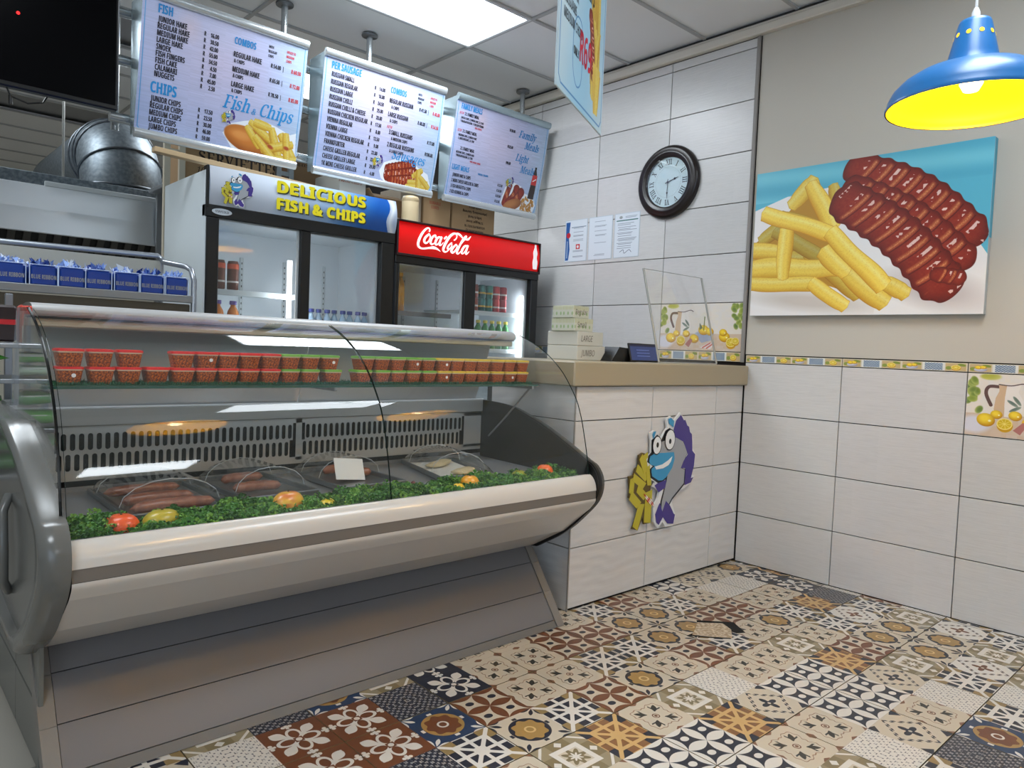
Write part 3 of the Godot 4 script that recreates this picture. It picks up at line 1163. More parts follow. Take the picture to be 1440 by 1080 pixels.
func make_case() -> void:
	var t := thing("display_case", "long curved-glass refrigerated display case on a grey tiled base", "display case")
	var white := M("case_white", Color(0.80, 0.78, 0.755), 0.28)
	white.clearcoat_enabled = true
	white.clearcoat = 0.3
	white.clearcoat_roughness = 0.15
	var steel := M("brushed_steel", Color(0.80, 0.81, 0.82), 0.32, 0.5)
	steel.normal_enabled = true
	steel.normal_texture = noise_tex(512, 512, 0.02, Color.BLACK, Color.WHITE, 21, true, 1.0)
	steel.normal_scale = 0.10
	steel.uv1_triplanar = true
	steel.uv1_scale = v3(0.5, 14, 0.5)
	# base: three slanted courses of grey tile panels with a kick strip and end trims
	var grey := M("base_grey", Color(0.42, 0.415, 0.425), 0.42)
	var d := Vector2(-0.234, 0.317) / 0.317
	var ys := [0.028, 0.134, 0.249, 0.385]
	for i in 3:
		var y0: float = ys[i] + 0.0012
		var y1: float = ys[i + 1] - 0.0012
		var a := Vector2(0.107 + d.x * y0, y0)
		var b := Vector2(0.107 + d.x * y1, y1)
		var nn := Vector2(-0.006, -0.004)
		var m := Mesher.new()
		solid_x(m, [a, b, b + nn, a + nn], -3.548, -1.652)
		obj("base_panel", m, grey, t)
	var kick := Mesher.new()
	solid_x(kick, [Vector2(0.107, 0.002), Vector2(0.107 + d.x * 0.026, 0.026), Vector2(0.05, 0.026), Vector2(0.05, 0.002)], -3.548, -1.652)
	obj("kick_strip", kick, M("kick_grey", Color(0.40, 0.39, 0.38), 0.5), t)
	for s in [[-3.592, -3.550], [-1.650, -1.608]]:
		for i in 3:
			var y0: float = [0.003, 0.134, 0.249][i]
			var y1: float = [0.133, 0.248, 0.36][i]
			var m := Mesher.new()
			solid_x(m, [Vector2(0.112 + d.x * y0, y0), Vector2(0.112 + d.x * y1, y1), Vector2(0.05 + d.x * y1, y1), Vector2(0.05 + d.x * y0, y0)], s[0], s[1])
			obj("base_trim", m, M("base_trim_grey", Color(0.48, 0.46, 0.44), 0.4), t)
	var core := Mesher.new()
	solid_x(core, [Vector2(0.09, 0.0), Vector2(-0.19, 0.38), Vector2(-0.19, 0.60), Vector2(-0.74, 0.60), Vector2(-0.74, 0.0)], -3.585, -1.615)
	obj("plinth", core, M("plinth_dark", Color(0.10, 0.10, 0.10), 0.7), t)
	var side_glaze: Material = mats["wall_tile_glaze_0"]
	for r in 2:
		for c in 2:
			var z0 := -0.74 + 0.36 * c
			lay(t, z0, z0 + 0.36, 0.002 + r * 0.18, 0.18 + r * 0.18, "right", M("side_tile_grey", Color(0.42, 0.42, 0.40), 0.35), -3.588)
	# bumper, grey insert, lower apron
	var bm := Mesher.new()
	strip_x(bm, smoothed(NOSE, 4), -3.572, -1.628, true)
	strip_x(bm, [Vector2(0.277, 0.640), Vector2(0.22, 0.640)], -3.572, -1.628)
	obj("bumper", bm, white, t)
	var ins := Mesher.new()
	solid_x(ins, [Vector2(0.275, 0.606), Vector2(0.275, 0.6395), Vector2(0.2, 0.6395), Vector2(0.2, 0.606)], -3.572, -1.628)
	obj("bumper_insert", ins, M("insert_grey", Color(0.44, 0.415, 0.39), 0.45), t)
	var ap := Mesher.new()
	strip_x(ap, smoothed([Vector2(0.277, 0.6055), Vector2(0.272, 0.588), Vector2(0.245, 0.555)], 4), -3.572, -1.628, true)
	strip_x(ap, [Vector2(0.245, 0.555), Vector2(0.10, 0.432), Vector2(-0.09, 0.325), Vector2(-0.2, 0.325)], -3.572, -1.628)
	obj("lower_apron", ap, white, t)
	# moulded end panels
	for e in 2:
		var prof := [Vector2(-0.78, 0.40), Vector2(-0.30, 0.335), Vector2(-0.10, 0.318), Vector2(-0.03, 0.345), Vector2(0.104, 0.425), Vector2(0.21, 0.52), Vector2(0.268, 0.585), Vector2(0.290, 0.645), Vector2(0.284, 0.70), Vector2(0.250, 0.745), Vector2(0.205, 0.765), Vector2(0.08, 0.825), Vector2(-0.07, 0.888), Vector2(-0.20, 0.93), Vector2(-0.31, 0.956), Vector2(-0.55, 0.968), Vector2(-0.78, 0.970)]
		var pts := smoothed(prof, 3)
		var out := CX0 - 0.04 if e == 0 else CX1 + 0.012
		var inn := CX0 + 0.025 if e == 0 else CX1 - 0.025
		var rs := []
		var cen := Vector2(-0.25, 0.66)
		var seq := [[inn, 1.0], [lerpf(inn, out, 0.45), 1.0], [lerpf(inn, out, 0.8), 0.985], [out, 0.955], [lerpf(out, inn, 0.02), 0.86], [lerpf(out, inn, 0.28), 0.83]]
		for q in seq:
			var ring := []
			for p in pts:
				var w: Vector2 = cen + (p - cen) * q[1]
				ring.append(v3(q[0], w.y, w.x))
			rs.append(ring)
		if e == 1:
			for ring in rs:
				ring.reverse()
		var m := Mesher.new()
		m.smooth(true)
		m.rings(rs, true, false)
		m.smooth(false)
		var last: Array = rs[-1].duplicate()
		var first: Array = rs[0].duplicate()
		for cap in [[last, -1.0 if e == 0 else 1.0], [first, 1.0 if e == 0 else -1.0]]:
			var pp := PackedVector2Array()
			for q in cap[0]:
				pp.append(Vector2(q.z, q.y))
			m.prism(pp, v3(cap[0][0].x, 0, 0), v3(0, 0, 1) , v3(0, 1, 0), 0.0)
		var po := obj("end_panel", m, M("panel_grey_gloss" if e == 0 else "panel_black_gloss", Color(0.40, 0.40, 0.39) if e == 0 else Color(0.045, 0.045, 0.05), 0.2 if e == 0 else 0.4), t)
		po.set_meta("label", "glossy grey moulded end panel" if e == 0 else "dark moulded end panel with a grey edge")
		if e == 0:
			var gr := Mesher.new()
			gr.tube([v3(out + 0.012, 0.74, -0.25), v3(out - 0.006, 0.70, -0.22), v3(out - 0.008, 0.60, -0.19), v3(out - 0.006, 0.50, -0.20), v3(out + 0.012, 0.46, -0.24)], 0.013, 10)
			obj("moulded_rib", gr, M("panel_grey_gloss"), po)
		else:
			var rim := Mesher.new()
			rim.smooth(true)
			for i in range(12, pts.size() - 1):
				var n: Vector2 = (pts[i + 1] - pts[i]).orthogonal().normalized() * 0.006
				var n2: Vector2 = n
				rim.quad(v3(inn - 0.002, pts[i].y - n.y, pts[i].x - n.x), v3(inn - 0.002, pts[i + 1].y - n2.y, pts[i + 1].x - n2.x), v3(out + 0.002, pts[i + 1].y - n2.y, pts[i + 1].x - n2.x), v3(out + 0.002, pts[i].y - n.y, pts[i].x - n.x))
			rim.smooth(false)
			obj("edge_strip", rim, M("edge_grey", Color(0.30, 0.30, 0.30), 0.4), po)
	# the well: deck, perforated plate, ledge, sloping steel doors behind
	var deck := Mesher.new()
	strip_x(deck, [Vector2(0.213, 0.700), Vector2(0.195, 0.655), Vector2(0.03, 0.655), Vector2(0.0, 0.676), Vector2(-0.50, 0.684), Vector2(-0.50, 0.70)], CX0 + 0.02, CX1 - 0.022)
	obj("deck", deck, M("deck_steel", Color(0.62, 0.63, 0.65), 0.35, 0.35), t)
	var hollow := Mesher.new()
	hollow.box(v3(-2.6, 0.80, -0.60), v3(1.95, 0.24, 0.14))
	obj("fan_duct", hollow, M("duct_dark", Color(0.03, 0.03, 0.03), 0.6), t)
	var slots := Mesher.new()
	var zt := -0.500
	for seg in [[-3.455, 31], [-2.575, 31]]:
		for row in 2:
			for i in seg[1]:
				var x: float = seg[0] + 0.0267 * i + (0.0134 if row == 0 else 0.0)
				slot_cell(slots, x, 0.852 if row == 0 else 0.782, zt)
	for q in [[-3.6, -3.468, 0.735, 0.905], [-2.6145, -2.588, 0.735, 0.905], [-1.734, -1.6, 0.735, 0.905], [-3.6, -1.6, 0.887, 0.905], [-3.6, -1.6, 0.72, 0.747]]:
		slots.quad(v3(q[0], q[2], zt), v3(q[1], q[2], zt), v3(q[1], q[3], zt), v3(q[0], q[3], zt))
	obj("perforated_plate", slots, M("plate_grey", Color(0.74, 0.74, 0.73), 0.5, 0.15), t)
	var ledge := Mesher.new()
	ledge.box(v3(-2.6, 0.9365, -0.575), v3(1.96, 0.062, 0.17), 0.004)
	obj("ledge", ledge, M("ledge_grey", Color(0.68, 0.68, 0.67), 0.35, 0.4), t)
	var bar := Mesher.new()
	bar.box(v3(-2.6, 0.969, -0.494), v3(1.96, 0.008, 0.008), 0.002)
	obj("ledge_edge", bar, M("bright_edge", Color(0.86, 0.87, 0.88), 0.3), t)
	for s in [[-3.57, -2.61], [-2.605, -1.66]]:
		var dr := Mesher.new()
		solid_x(dr, [Vector2(-0.395, 1.272), Vector2(-0.507, 0.968), Vector2(-0.515, 0.968), Vector2(-0.403, 1.272)], s[0], s[1])
		obj("rear_door", dr, steel, t)
	var back := Mesher.new()
	back.box(v3(-2.6, 0.53, -0.70), v3(1.96, 0.9, 0.1))
	obj("back_panel", back, M("case_back", Color(0.5, 0.5, 0.5), 0.4, 0.5), t)
	# canopy rail with end cap
	var rail := Mesher.new()
	var rp := smoothed([Vector2(-0.405, 1.298), Vector2(-0.36, 1.306), Vector2(-0.30, 1.306), Vector2(-0.262, 1.301), Vector2(-0.243, 1.288), Vector2(-0.241, 1.274), Vector2(-0.247, 1.266)], 4)
	strip_x(rail, rp, -3.575, -1.650, true)
	var pr := PackedVector2Array()
	for p in rp:
		pr.append(Vector2(-p.x, p.y))
	pr.append(Vector2(0.405, 1.266))
	rail.prism(pr, v3(-1.650, 0, 0), v3(0, 0, -1), v3(0, 1, 0), 0.0)
	obj("canopy_rail", rail, M("rail_silver", Color(0.66, 0.66, 0.66), 0.45, 0.2), t)
	var under := Mesher.new()
	under.box(v3(-2.612, 1.2485, -0.325), v3(1.92, 0.026, 0.13), 0.003)
	var gap := Mesher.new()
	gap.box(v3(-2.612, 1.2635, -0.30), v3(1.92, 0.005, 0.10))
	obj("canopy_gap", gap, M("gap_black", Color(0.04, 0.04, 0.04), 0.6), t)
	obj("canopy_underside", under, M("canopy_cream", Color(0.66, 0.63, 0.54), 0.45), t)
	var gl := pane("case_glass", Color(0.9, 0.97, 0.95), 0.012)
	var edge := M("glass_edge", Color(0.10, 0.17, 0.15), 0.15)
	# two curved front panes (the right one stands open by a hair)
	var curve := smoothed(GLASS_CURVE, 3)
	for k in 2:
		var pv0 := Node3D.new()
		var x0 := -3.572 if k == 0 else -2.614
		var x1 := -2.619 if k == 0 else -1.632
		var g := Mesher.new()
		strip_x(g, curve, x0, x1, true)
		var go := obj("front_pane", g, gl, t)
		for xx in [x0, x1]:
			var ed := Mesher.new()
			for i in curve.size() - 1:
				var a: Vector2 = curve[i]
				var b: Vector2 = curve[i + 1]
				var n := (b - a).orthogonal().normalized() * 0.002
				ed.quad(v3(xx - 0.0007, a.y - n.y, a.x - n.x), v3(xx - 0.0007, b.y - n.y, b.x - n.x), v3(xx + 0.0007, b.y - n.y, b.x - n.x), v3(xx + 0.0007, a.y - n.y, a.x - n.x))
				ed.quad(v3(xx, a.y - n.y, a.x - n.x), v3(xx, a.y + n.y, a.x + n.x), v3(xx, b.y + n.y, b.x + n.x), v3(xx, b.y - n.y, b.x - n.x))
			obj("pane_edge", ed, edge, go)
		pv0.free()
		if k == 1:
			go.rotation.y = deg_to_rad(-0.9)
			go.position = v3(-2.614, 0, 0) - Basis(UP, deg_to_rad(-0.9)) * v3(-2.614, 0, 0)
	for e in 2:
		var xx := -3.585 if e == 0 else -1.618
		var pl := PackedVector2Array()
		for p in curve:
			pl.append(Vector2(-p.x, p.y))
		pl.append(Vector2(0.40, 1.29))
		pl.append(Vector2(0.515, 0.965))
		pl.append(Vector2(0.30, 0.955))
		pl.append(Vector2(0.07, 0.89))
		pl.append(Vector2(-0.18, 0.78))
		var g := Mesher.new()
		g.prism(pl, v3(xx, 0, 0), v3(0, 0, -1), v3(0, 1, 0), 0.0)
		g.prism(pl, v3(xx - 0.006, 0, 0), v3(0, 0, -1), v3(0, 1, 0), 0.0)
		var go := obj("side_pane", g, pane("side_glass", Color(0.9, 0.97, 0.95), 0.012), t)
		var ed := Mesher.new()
		for i in curve.size() - 1:
			var a: Vector2 = curve[i]
			var b: Vector2 = curve[i + 1]
			ed.quad(v3(xx - 0.003, a.y, a.x), v3(xx + 0.003, a.y, a.x), v3(xx + 0.003, b.y, b.x), v3(xx - 0.003, b.y, b.x))
			if e == 0:
				var n := (b - a).orthogonal().normalized() * 0.005
				ed.quad(v3(xx + 0.003, a.y, a.x), v3(xx + 0.003, a.y + n.y, a.x + n.x), v3(xx + 0.003, b.y + n.y, b.x + n.x), v3(xx + 0.003, b.y, b.x))
		obj("side_pane_edge", ed, M("dark_edge", Color(0.07, 0.08, 0.08), 0.2) if e == 0 else edge, go)
	# glass shelf on brackets with a green mat
	var sh := Mesher.new()
	sh.box(v3(-2.605, 1.063, -0.225), v3(1.95, 0.008, 0.25), 0.001)
	obj("glass_shelf", sh, pane("shelf_glass", Color(0.55, 0.85, 0.75), 0.18), t)
	var se := Mesher.new()
	se.box(v3(-2.605, 1.063, -0.0985), v3(1.95, 0.008, 0.002))
	obj("shelf_edge", se, M("shelf_edge_green", Color(0.20, 0.34, 0.30), 0.2), t)
	for x in [-3.55, -2.66, -1.66]:
		var br := Mesher.new()
		br.box(v3(x, 1.052, -0.25), v3(0.012, 0.014, 0.3), 0.002)
		br.tube([v3(x, 1.05, -0.12), v3(x - 0.01, 0.90, -0.27), v3(x - 0.015, 0.80, -0.38)] if x > -2.0 else [v3(x, 1.05, -0.2), v3(x, 1.05, -0.38)], 0.0045, 8)
		obj("shelf_bracket", br, M("bracket_grey", Color(0.6, 0.6, 0.6), 0.35, 0.6), t)
	var sw := Mesher.new()
	sw.box(v3(-3.545, 0.915, -0.488), v3(0.045, 0.035, 0.02), 0.004)
	obj("thermometer_box", sw, M("black_plastic", Color(0.03, 0.03, 0.03), 0.4), t)
	var mat_m := Mesher.new()
	mat_m.box(v3(-2.60, 1.069, -0.215), v3(1.90, 0.003, 0.21))
	tag(obj("shelf_mat", mat_m, M("mat_green", Color(0.10, 0.30, 0.20), 0.8)), "dark green plastic grass mat under the tubs on the glass shelf", "mat")
	var gb := MultiMeshInstance3D.new()
	gb.name = numbered("mat_grass")
	var mm := MultiMesh.new()
	mm.transform_format = MultiMesh.TRANSFORM_3D
	mm.mesh = blade()
	mm.instance_count = 2600
	for i in 2600:
		var front := i % 3 != 0
		var p := v3(rng.randf_range(-3.54, -1.66), 1.0705, rng.randf_range(-0.122, -0.108) if front else rng.randf_range(-0.31, -0.11))
		mm.set_instance_transform(i, Transform3D(Basis(UP, rng.randf() * TAU).rotated(v3(1, 0, 0), rng.randf_range(-0.6, 0.6)).scaled(Vector3.ONE * rng.randf_range(0.5, 1.1)), p))
	gb.multimesh = mm
	gb.material_override = M("mat_blade_green", Color(0.12, 0.36, 0.24), 0.6)
	add_child(gb)
	gb.set_meta("kind", "stuff")
	tag(gb, "short green plastic grass blades along the edge of the shelf mat", "plastic grass")
	make_tubs()
	make_trays()
	make_garnish()


func blade() -> ArrayMesh:
	var m := Mesher.new()
	for k in 3:
		var a := k * 2.1
		var s := v3(cos(a), 0, sin(a))
		m.tri(s * 0.001, s.rotated(UP, 0.9) * 0.004, s * 0.006 + v3(0, 0.011, 0))
	return m.done()


func slot_cell(m: Mesher, x: float, y: float, z: float) -> void:
	# a cell of the plate 26.7 x 70 mm with an upright rounded slot
	var hw := 0.01335
	var hh := 0.035
	var r := 0.0083
	var inner := []
	var outer := []
	for i in 16:
		var a := TAU * (i + 0.5) / 16
		var c := Vector2(cos(a), sin(a))
		inner.append(v3(x + c.x * r, y + c.y * r + (0.0205 if c.y > 0 else -0.0205), z))
		var k := minf(hw / maxf(absf(c.x), 1e-4), hh / maxf(absf(c.y), 1e-4))
		var o := c * k
		if i in [1, 2]:
			o = Vector2(hw, hh) if i == 2 else Vector2(hw, hh * 0.5)
		outer.append(v3(x + o.x, y + o.y, z))
	var corner := {1: 1, 2: 1, 5: 1, 6: 1, 9: 1, 10: 1, 13: 1, 14: 1}
	for i in 16:
		var c := Vector2(cos(TAU * (i + 0.5) / 16), sin(TAU * (i + 0.5) / 16))
		var o := Vector2(signf(c.x) * hw, signf(c.y) * hh) if corner.has(i) else (Vector2(signf(c.x) * hw, c.y / absf(c.x) * hw) if absf(c.x) > absf(c.y) else Vector2(c.x / absf(c.y) * hh * 0.3, signf(c.y) * hh))
		outer[i] = v3(x + o.x, y + o.y, z)
	for i in 16:
		var j := (i + 1) % 16
		m.face([inner[i], outer[i], outer[j], inner[j]], v3(0, 0, 1))
		m.face([inner[i], inner[j], inner[j] - v3(0, 0, 0.003), inner[i] - v3(0, 0, 0.003)], v3(x, y, z) - inner[i])


const ORD := ["first", "second", "third", "fourth", "fifth", "sixth", "seventh", "eighth", "ninth", "tenth", "eleventh", "twelfth"]


func round_box(m: Mesher, y0: float, y1: float, h0: float, h1: float, r: float, cap0 := true, cap1 := true) -> void:
	# tapered box with rounded corners, half widths h0 (bottom) and h1 (top)
	var rs := []
	for q in [[y0, h0], [y1, h1]]:
		var ring := []
		for c in 4:
			for i in 4:
				var a := -(TAU * c / 4.0 + TAU / 4.0 * i / 3.0)
				var cx: float = (q[1] - r) * (1.0 if c in [0, 3] else -1.0)
				var cz: float = (q[1] - r) * (-1.0 if c in [0, 1] else 1.0)
				ring.append(v3(cx + cos(a) * r, q[0], cz + sin(a) * r))
		rs.append(ring)
	m.smooth(true)
	m.rings(rs, true, false)
	m.smooth(false)
	for k in 2:
		if (cap0 if k == 0 else cap1):
			m.face(rs[k], v3(0, -1 if k == 0 else 1, 0))


func make_tubs() -> void:
	# tubs of chilli pickle: tapered clear cups with coloured lids, two layers on the glass shelf
	var pick := M("pickle", Color(1, 1, 1), 0.4)
	pick.albedo_texture = noise_tex(256, 256, 0.05, Color(0.34, 0.07, 0.01), Color(0.84, 0.44, 0.06), 33, false, 2.0, 5)
	pick.uv1_triplanar = true
	pick.uv1_scale = v3(11, 11, 11)
	var lidm := {"red": M("lid_red", Color(0.86, 0.06, 0.08), 0.3), "green": M("lid_green", Color(0.45, 0.70, 0.24), 0.3), "yellow": M("lid_yellow", Color(0.86, 0.74, 0.18), 0.3)}
	var body := Mesher.new()
	round_box(body, 0.0, 0.043, 0.0268, 0.0335, 0.009)
	var cup := body.done()
	var lip := Mesher.new()
	round_box(lip, 0.040, 0.044, 0.0345, 0.0352, 0.010)
	var lips := lip.done()
	var lid := Mesher.new()
	round_box(lid, 0.044, 0.0505, 0.0358, 0.0352, 0.010)
	round_box(lid, 0.0505, 0.0515, 0.031, 0.0305, 0.009)
	var lids := lid.done()
	var stk := Mesher.new()
	stk.disc(v3(0, 0, 0), 0.006, v3(0, 0, 1), 12)
	var stick := stk.done()
	var top := [-3.501, -3.421, -3.339, -3.187, -3.112, -3.041, -2.971, -2.897, -2.827, -2.748, -2.671, -2.524, -2.453, -2.383, -2.304, -2.231, -2.156, -2.083, -2.012, -1.941, -1.858, -1.784, -1.703]
	var low := [-3.499, -3.419, -3.343, -3.262, -3.188, -3.114, -3.041, -2.970, -2.897, -2.824, -2.751, -2.661, -2.531, -2.449, -2.375, -2.302, -2.229, -2.155, -2.082, -2.010, -1.938, -1.861, -1.785, -1.706]
	for layer in 2:
		var n := {"red": 0, "green": 0, "yellow": 0}
		var xs: Array = low if layer == 0 else top
		for x in xs:
			var c := "red" if x < -2.86 else ("green" if x < -2.19 else "yellow")
			var lb := "%s %s-lidded pickle tub from the left in the %s layer on the glass shelf" % [ORD[n[c]], c, "lower" if layer == 0 else "upper"]
			n[c] += 1
			var t := thing("pickle_tub", lb, "tub", v3(x, 1.0712 + layer * 0.0518, -0.150 + rng.randf_range(-0.006, 0.006)), rng.randf_range(-0.06, 0.06), "pickle tubs on the glass shelf")
			put("cup", cup, pick, t)
			put("rim", lips, M("clear_rim", Color(0.80, 0.72, 0.62), 0.2), t)
			put("lid", lids, lidm[c], t)
			if (layer == 0 and (absf(x + 3.499) < 0.01 or absf(x + 2.155) < 0.01 or absf(x + 1.785) < 0.01)) or (layer == 1 and (absf(x + 3.112) < 0.01 or absf(x + 2.671) < 0.01 or absf(x + 2.156) < 0.01 or absf(x + 2.304) < 0.01)):
				put("sticker", stick, M("sticker_white", Color(0.9, 0.9, 0.9), 0.5), t, v3(0.008, 0.026, 0.0338))


func bent_sausage(l: float, r: float, bend: float) -> ArrayMesh:
	var m := Mesher.new()
	var rs := []
	for i in 15:
		var u := float(i) / 14.0
		var k := sqrt(maxf(0.0, 1.0 - pow(absf(u * 2.0 - 1.0), 7.0)))
		var c := v3((u - 0.5) * l, r, bend * sin(u * PI))
		var ring := []
		for j in 12:
			var a := TAU * j / 12
			ring.append(c + v3(0, cos(a), sin(a)) * r * maxf(k, 0.02) * (1.0 + 0.05 * sin(u * 21.0 + j)))
		rs.append(ring)
	m.smooth(true)
	m.rings(rs, true, true)
	return m.done()


func make_trays() -> void:
	var clear := pane("dome_plastic", Color(0.95, 0.97, 0.97), 0.02)
	var steel := M("tray_steel", Color(0.55, 0.56, 0.57), 0.3, 0.8)
	var labels := ["clear-domed steel tray of sausages beside the left end glass", "clear-domed steel tray of sausages, second along the deck", "clear-domed steel tray with a white card standing in it", "clear-domed steel tray of battered fish on white paper"]
	var spots := [[-3.235, -0.19, 0.30, 0.46, 0.0], [-2.895, -0.235, 0.26, 0.42, 0.06], [-2.525, -0.235, 0.27, 0.42, 0.0], [-2.05, -0.215, 0.25, 0.46, -0.25]]
	for k in 4:
		var s: Array = spots[k]
		var t := thing("food_tray", labels[k], "tray", v3(s[0], 0.6865, s[1]), s[4], "domed food trays on the deck")
		var w: float = s[2]
		var l: float = s[3]
		var m := Mesher.new()
		m.box(v3(0, 0.002, 0), v3(w - 0.02, 0.004, l - 0.02))
		for q in [[v3(0, 0.011, l * 0.5), v3(w, 0.02, 0.008)], [v3(0, 0.011, -l * 0.5), v3(w, 0.02, 0.008)], [v3(w * 0.5, 0.011, 0), v3(0.008, 0.02, l)], [v3(-w * 0.5, 0.011, 0), v3(0.008, 0.02, l)]]:
			m.box(q[0], q[1], 0.003)
		obj("tray_body", m, steel, t)
		# dome: half barrel along the tray with sloping ends
		var d := Mesher.new()
		var rs := []
		for z in ([[-0.5, 0.15], [-0.40, 0.85], [-0.30, 1.0], [0.28, 1.0], [0.40, 0.6], [0.5, 0.12]] if k != 2 else [[-0.5, 0.15], [-0.40, 0.85], [-0.30, 1.0], [0.05, 0.97]]):
			var ring := []
			for j in 9:
				var a := PI * j / 8
				ring.append(v3(cos(a) * w * 0.49, 0.022 + sin(a) * 0.075 * z[1], z[0] * l * 0.98))
			rs.append(ring)
		d.smooth(k == 3)
		d.rings(rs, false, false)
		d.smooth(false)
		obj("dome_lid", d, clear, t)
		var rim := Mesher.new()
		var rp := []
		for j in 9:
			var a := PI * j / 8
			rp.append(v3(cos(a) * w * 0.49, 0.022 + sin(a) * 0.075, -0.30 * l * 0.98))
		rim.tube(rp, 0.0012, 6)
		var rq := []
		for j in 9:
			var a := PI * j / 8
			rq.append(v3(cos(a) * w * 0.49, 0.022 + sin(a) * 0.075, (0.28 if k != 2 else 0.05) * l * 0.98))
		rim.tube(rq, 0.0012, 6)
		obj("lid_fold", rim, M("fold_white", Color(0.75, 0.77, 0.78), 0.15), t)
	var skin := M("sausage_skin", Color(0.62, 0.37, 0.26), 0.3)
	skin.albedo_texture = noise_tex(128, 128, 0.03, Color(0.75, 0.7, 0.65), Color(1, 1, 1), 40)
	skin.uv1_triplanar = true
	skin.uv1_scale = v3(6, 6, 6)
	skin.clearcoat_enabled = true
	skin.clearcoat = 0.4
	var ss := [[-3.25, -0.30, 0.24, 0.017, 0.03, "raw sausage at the back of the leftmost tray, behind two others"], [-3.25, -0.14, 0.22, 0.018, 0.02, "raw sausage in the middle of the leftmost tray"], [-3.24, -0.02, 0.25, 0.018, 0.01, "raw sausage nearest the parsley in the leftmost tray"],
		[-2.90, -0.34, 0.16, 0.018, 0.04, "raw sausage at the back of the second tray"], [-2.92, -0.16, 0.17, 0.018, -0.08, "raw sausage at the front of the second tray"],
		[-2.50, -0.34, 0.15, 0.018, 0.0, "brown sausage lying behind the white card in its tray"], [-2.50, -0.22, 0.16, 0.019, 0.1, "brown sausage beside the white card, towards the glass"]]
	for q in ss:
		var o := put("sausage", bent_sausage(q[2], q[3], -0.02), skin, null, v3(q[0], 0.6925, q[1]))
		o.rotation.y = q[4]
		tag(o, q[5], "sausage", "sausages in the trays")
	var card := Mesher.new()
	card.box(v3(0, 0.0, 0), v3(0.13, 0.085, 0.0016))
	var co := obj("price_card", card, M("card_white", Color(0.88, 0.88, 0.86), 0.6), null, v3(-2.545, 0.738, -0.185))
	co.rotation = v3(-0.45, 0.10, -0.12)
	tag(co, "blank white price card leaning in the third tray", "card")
	var paper := Mesher.new()
	paper.prism(pv([-0.11, -0.205, 0.105, -0.205, 0.11, 0.205, -0.115, 0.205]), v3(0, 0.0007, 0), v3(1, 0, 0), v3(0, 0, -1), 0.0006)
	var po := obj("paper_sheet", paper, M("paper_white", Color(0.88, 0.88, 0.86), 0.7), null, v3(-2.05, 0.6915, -0.215))
	po.rotation.y = -0.25
	tag(po, "white paper sheet under the battered fish", "paper")
	var batter := M("batter", Color(0.84, 0.77, 0.60), 0.7)
	batter.normal_enabled = true
	batter.normal_texture = noise_tex(128, 128, 0.12, Color.BLACK, Color.WHITE, 44, true, 6.0)
	batter.uv1_triplanar = true
	batter.uv1_scale = v3(8, 8, 8)
	for q in [[-2.035, -0.29, 0.20, 0.35, "battered fish piece at the back of the white paper"], [-2.06, -0.085, 0.14, 0.15, "battered fish piece at the front of the white paper"]]:
		var m := Mesher.new()
		var rs := []
		for i in 11:
			var u := float(i) / 10.0
			var k := sqrt(maxf(0.0, sin(clampf(u * 0.94 + 0.03, 0, 1) * PI)))
			var ring := []
			for j in 12:
				var a := TAU * j / 12
				ring.append(v3((u - 0.5) * q[2], 0.014 + cos(a) * 0.014 * k * (1 + 0.12 * sin(u * 19.0 + j * 2.0)), sin(a) * 0.032 * k * (1 + 0.1 * sin(u * 13.0 + j)) + 0.01 * sin(u * 5.0)))
			rs.append(ring)
		m.smooth(true)
		m.rings(rs, true, true)
		var o := obj("battered_fish", m, batter, null, v3(q[0], 0.6935, q[1]))
		o.rotation.y = q[3]
		tag(o, q[4], "fish", "battered fish in the tray")


func sprig() -> ArrayMesh:
	# a curled parsley sprig: a dozen crimped leaflets on a stub
	var m := Mesher.new()
	var r := RandomNumberGenerator.new()
	r.seed = 5
	for k in 12:
		var a := k * 2.399
		var d := v3(cos(a), 0.45 + 0.5 * r.randf(), sin(a)).normalized()
		var s := d.cross(UP).normalized()
		var p := d * r.randf_range(0.004, 0.013)
		var w := r.randf_range(0.0035, 0.006)
		var n := s.cross(d)
		var tip := p + d * w * 1.6 + n * w * 0.5
		for e in [-1.0, 1.0]:
			m.tri(p, p + d * w * 0.7 + s * e * w + n * w * 0.6, tip)
			m.tri(p + d * w * 0.7 + s * e * w + n * w * 0.6, p + d * w * 1.5 + s * e * w * 0.8 - n * w * 0.3, tip)
	return m.done()


func hides_fruit(x: float, y: float, z: float) -> bool:
	for f in [[-3.415, 0.13], [-3.325, 0.125], [-2.945, 0.125], [-2.815, 0.135], [-2.275, 0.15], [-2.195, 0.13], [-1.895, 0.09], [-1.745, 0.085]]:
		if absf(x - f[0]) < 0.045 and z > f[1] - 0.03 and y > 0.688:
			return true
	return false


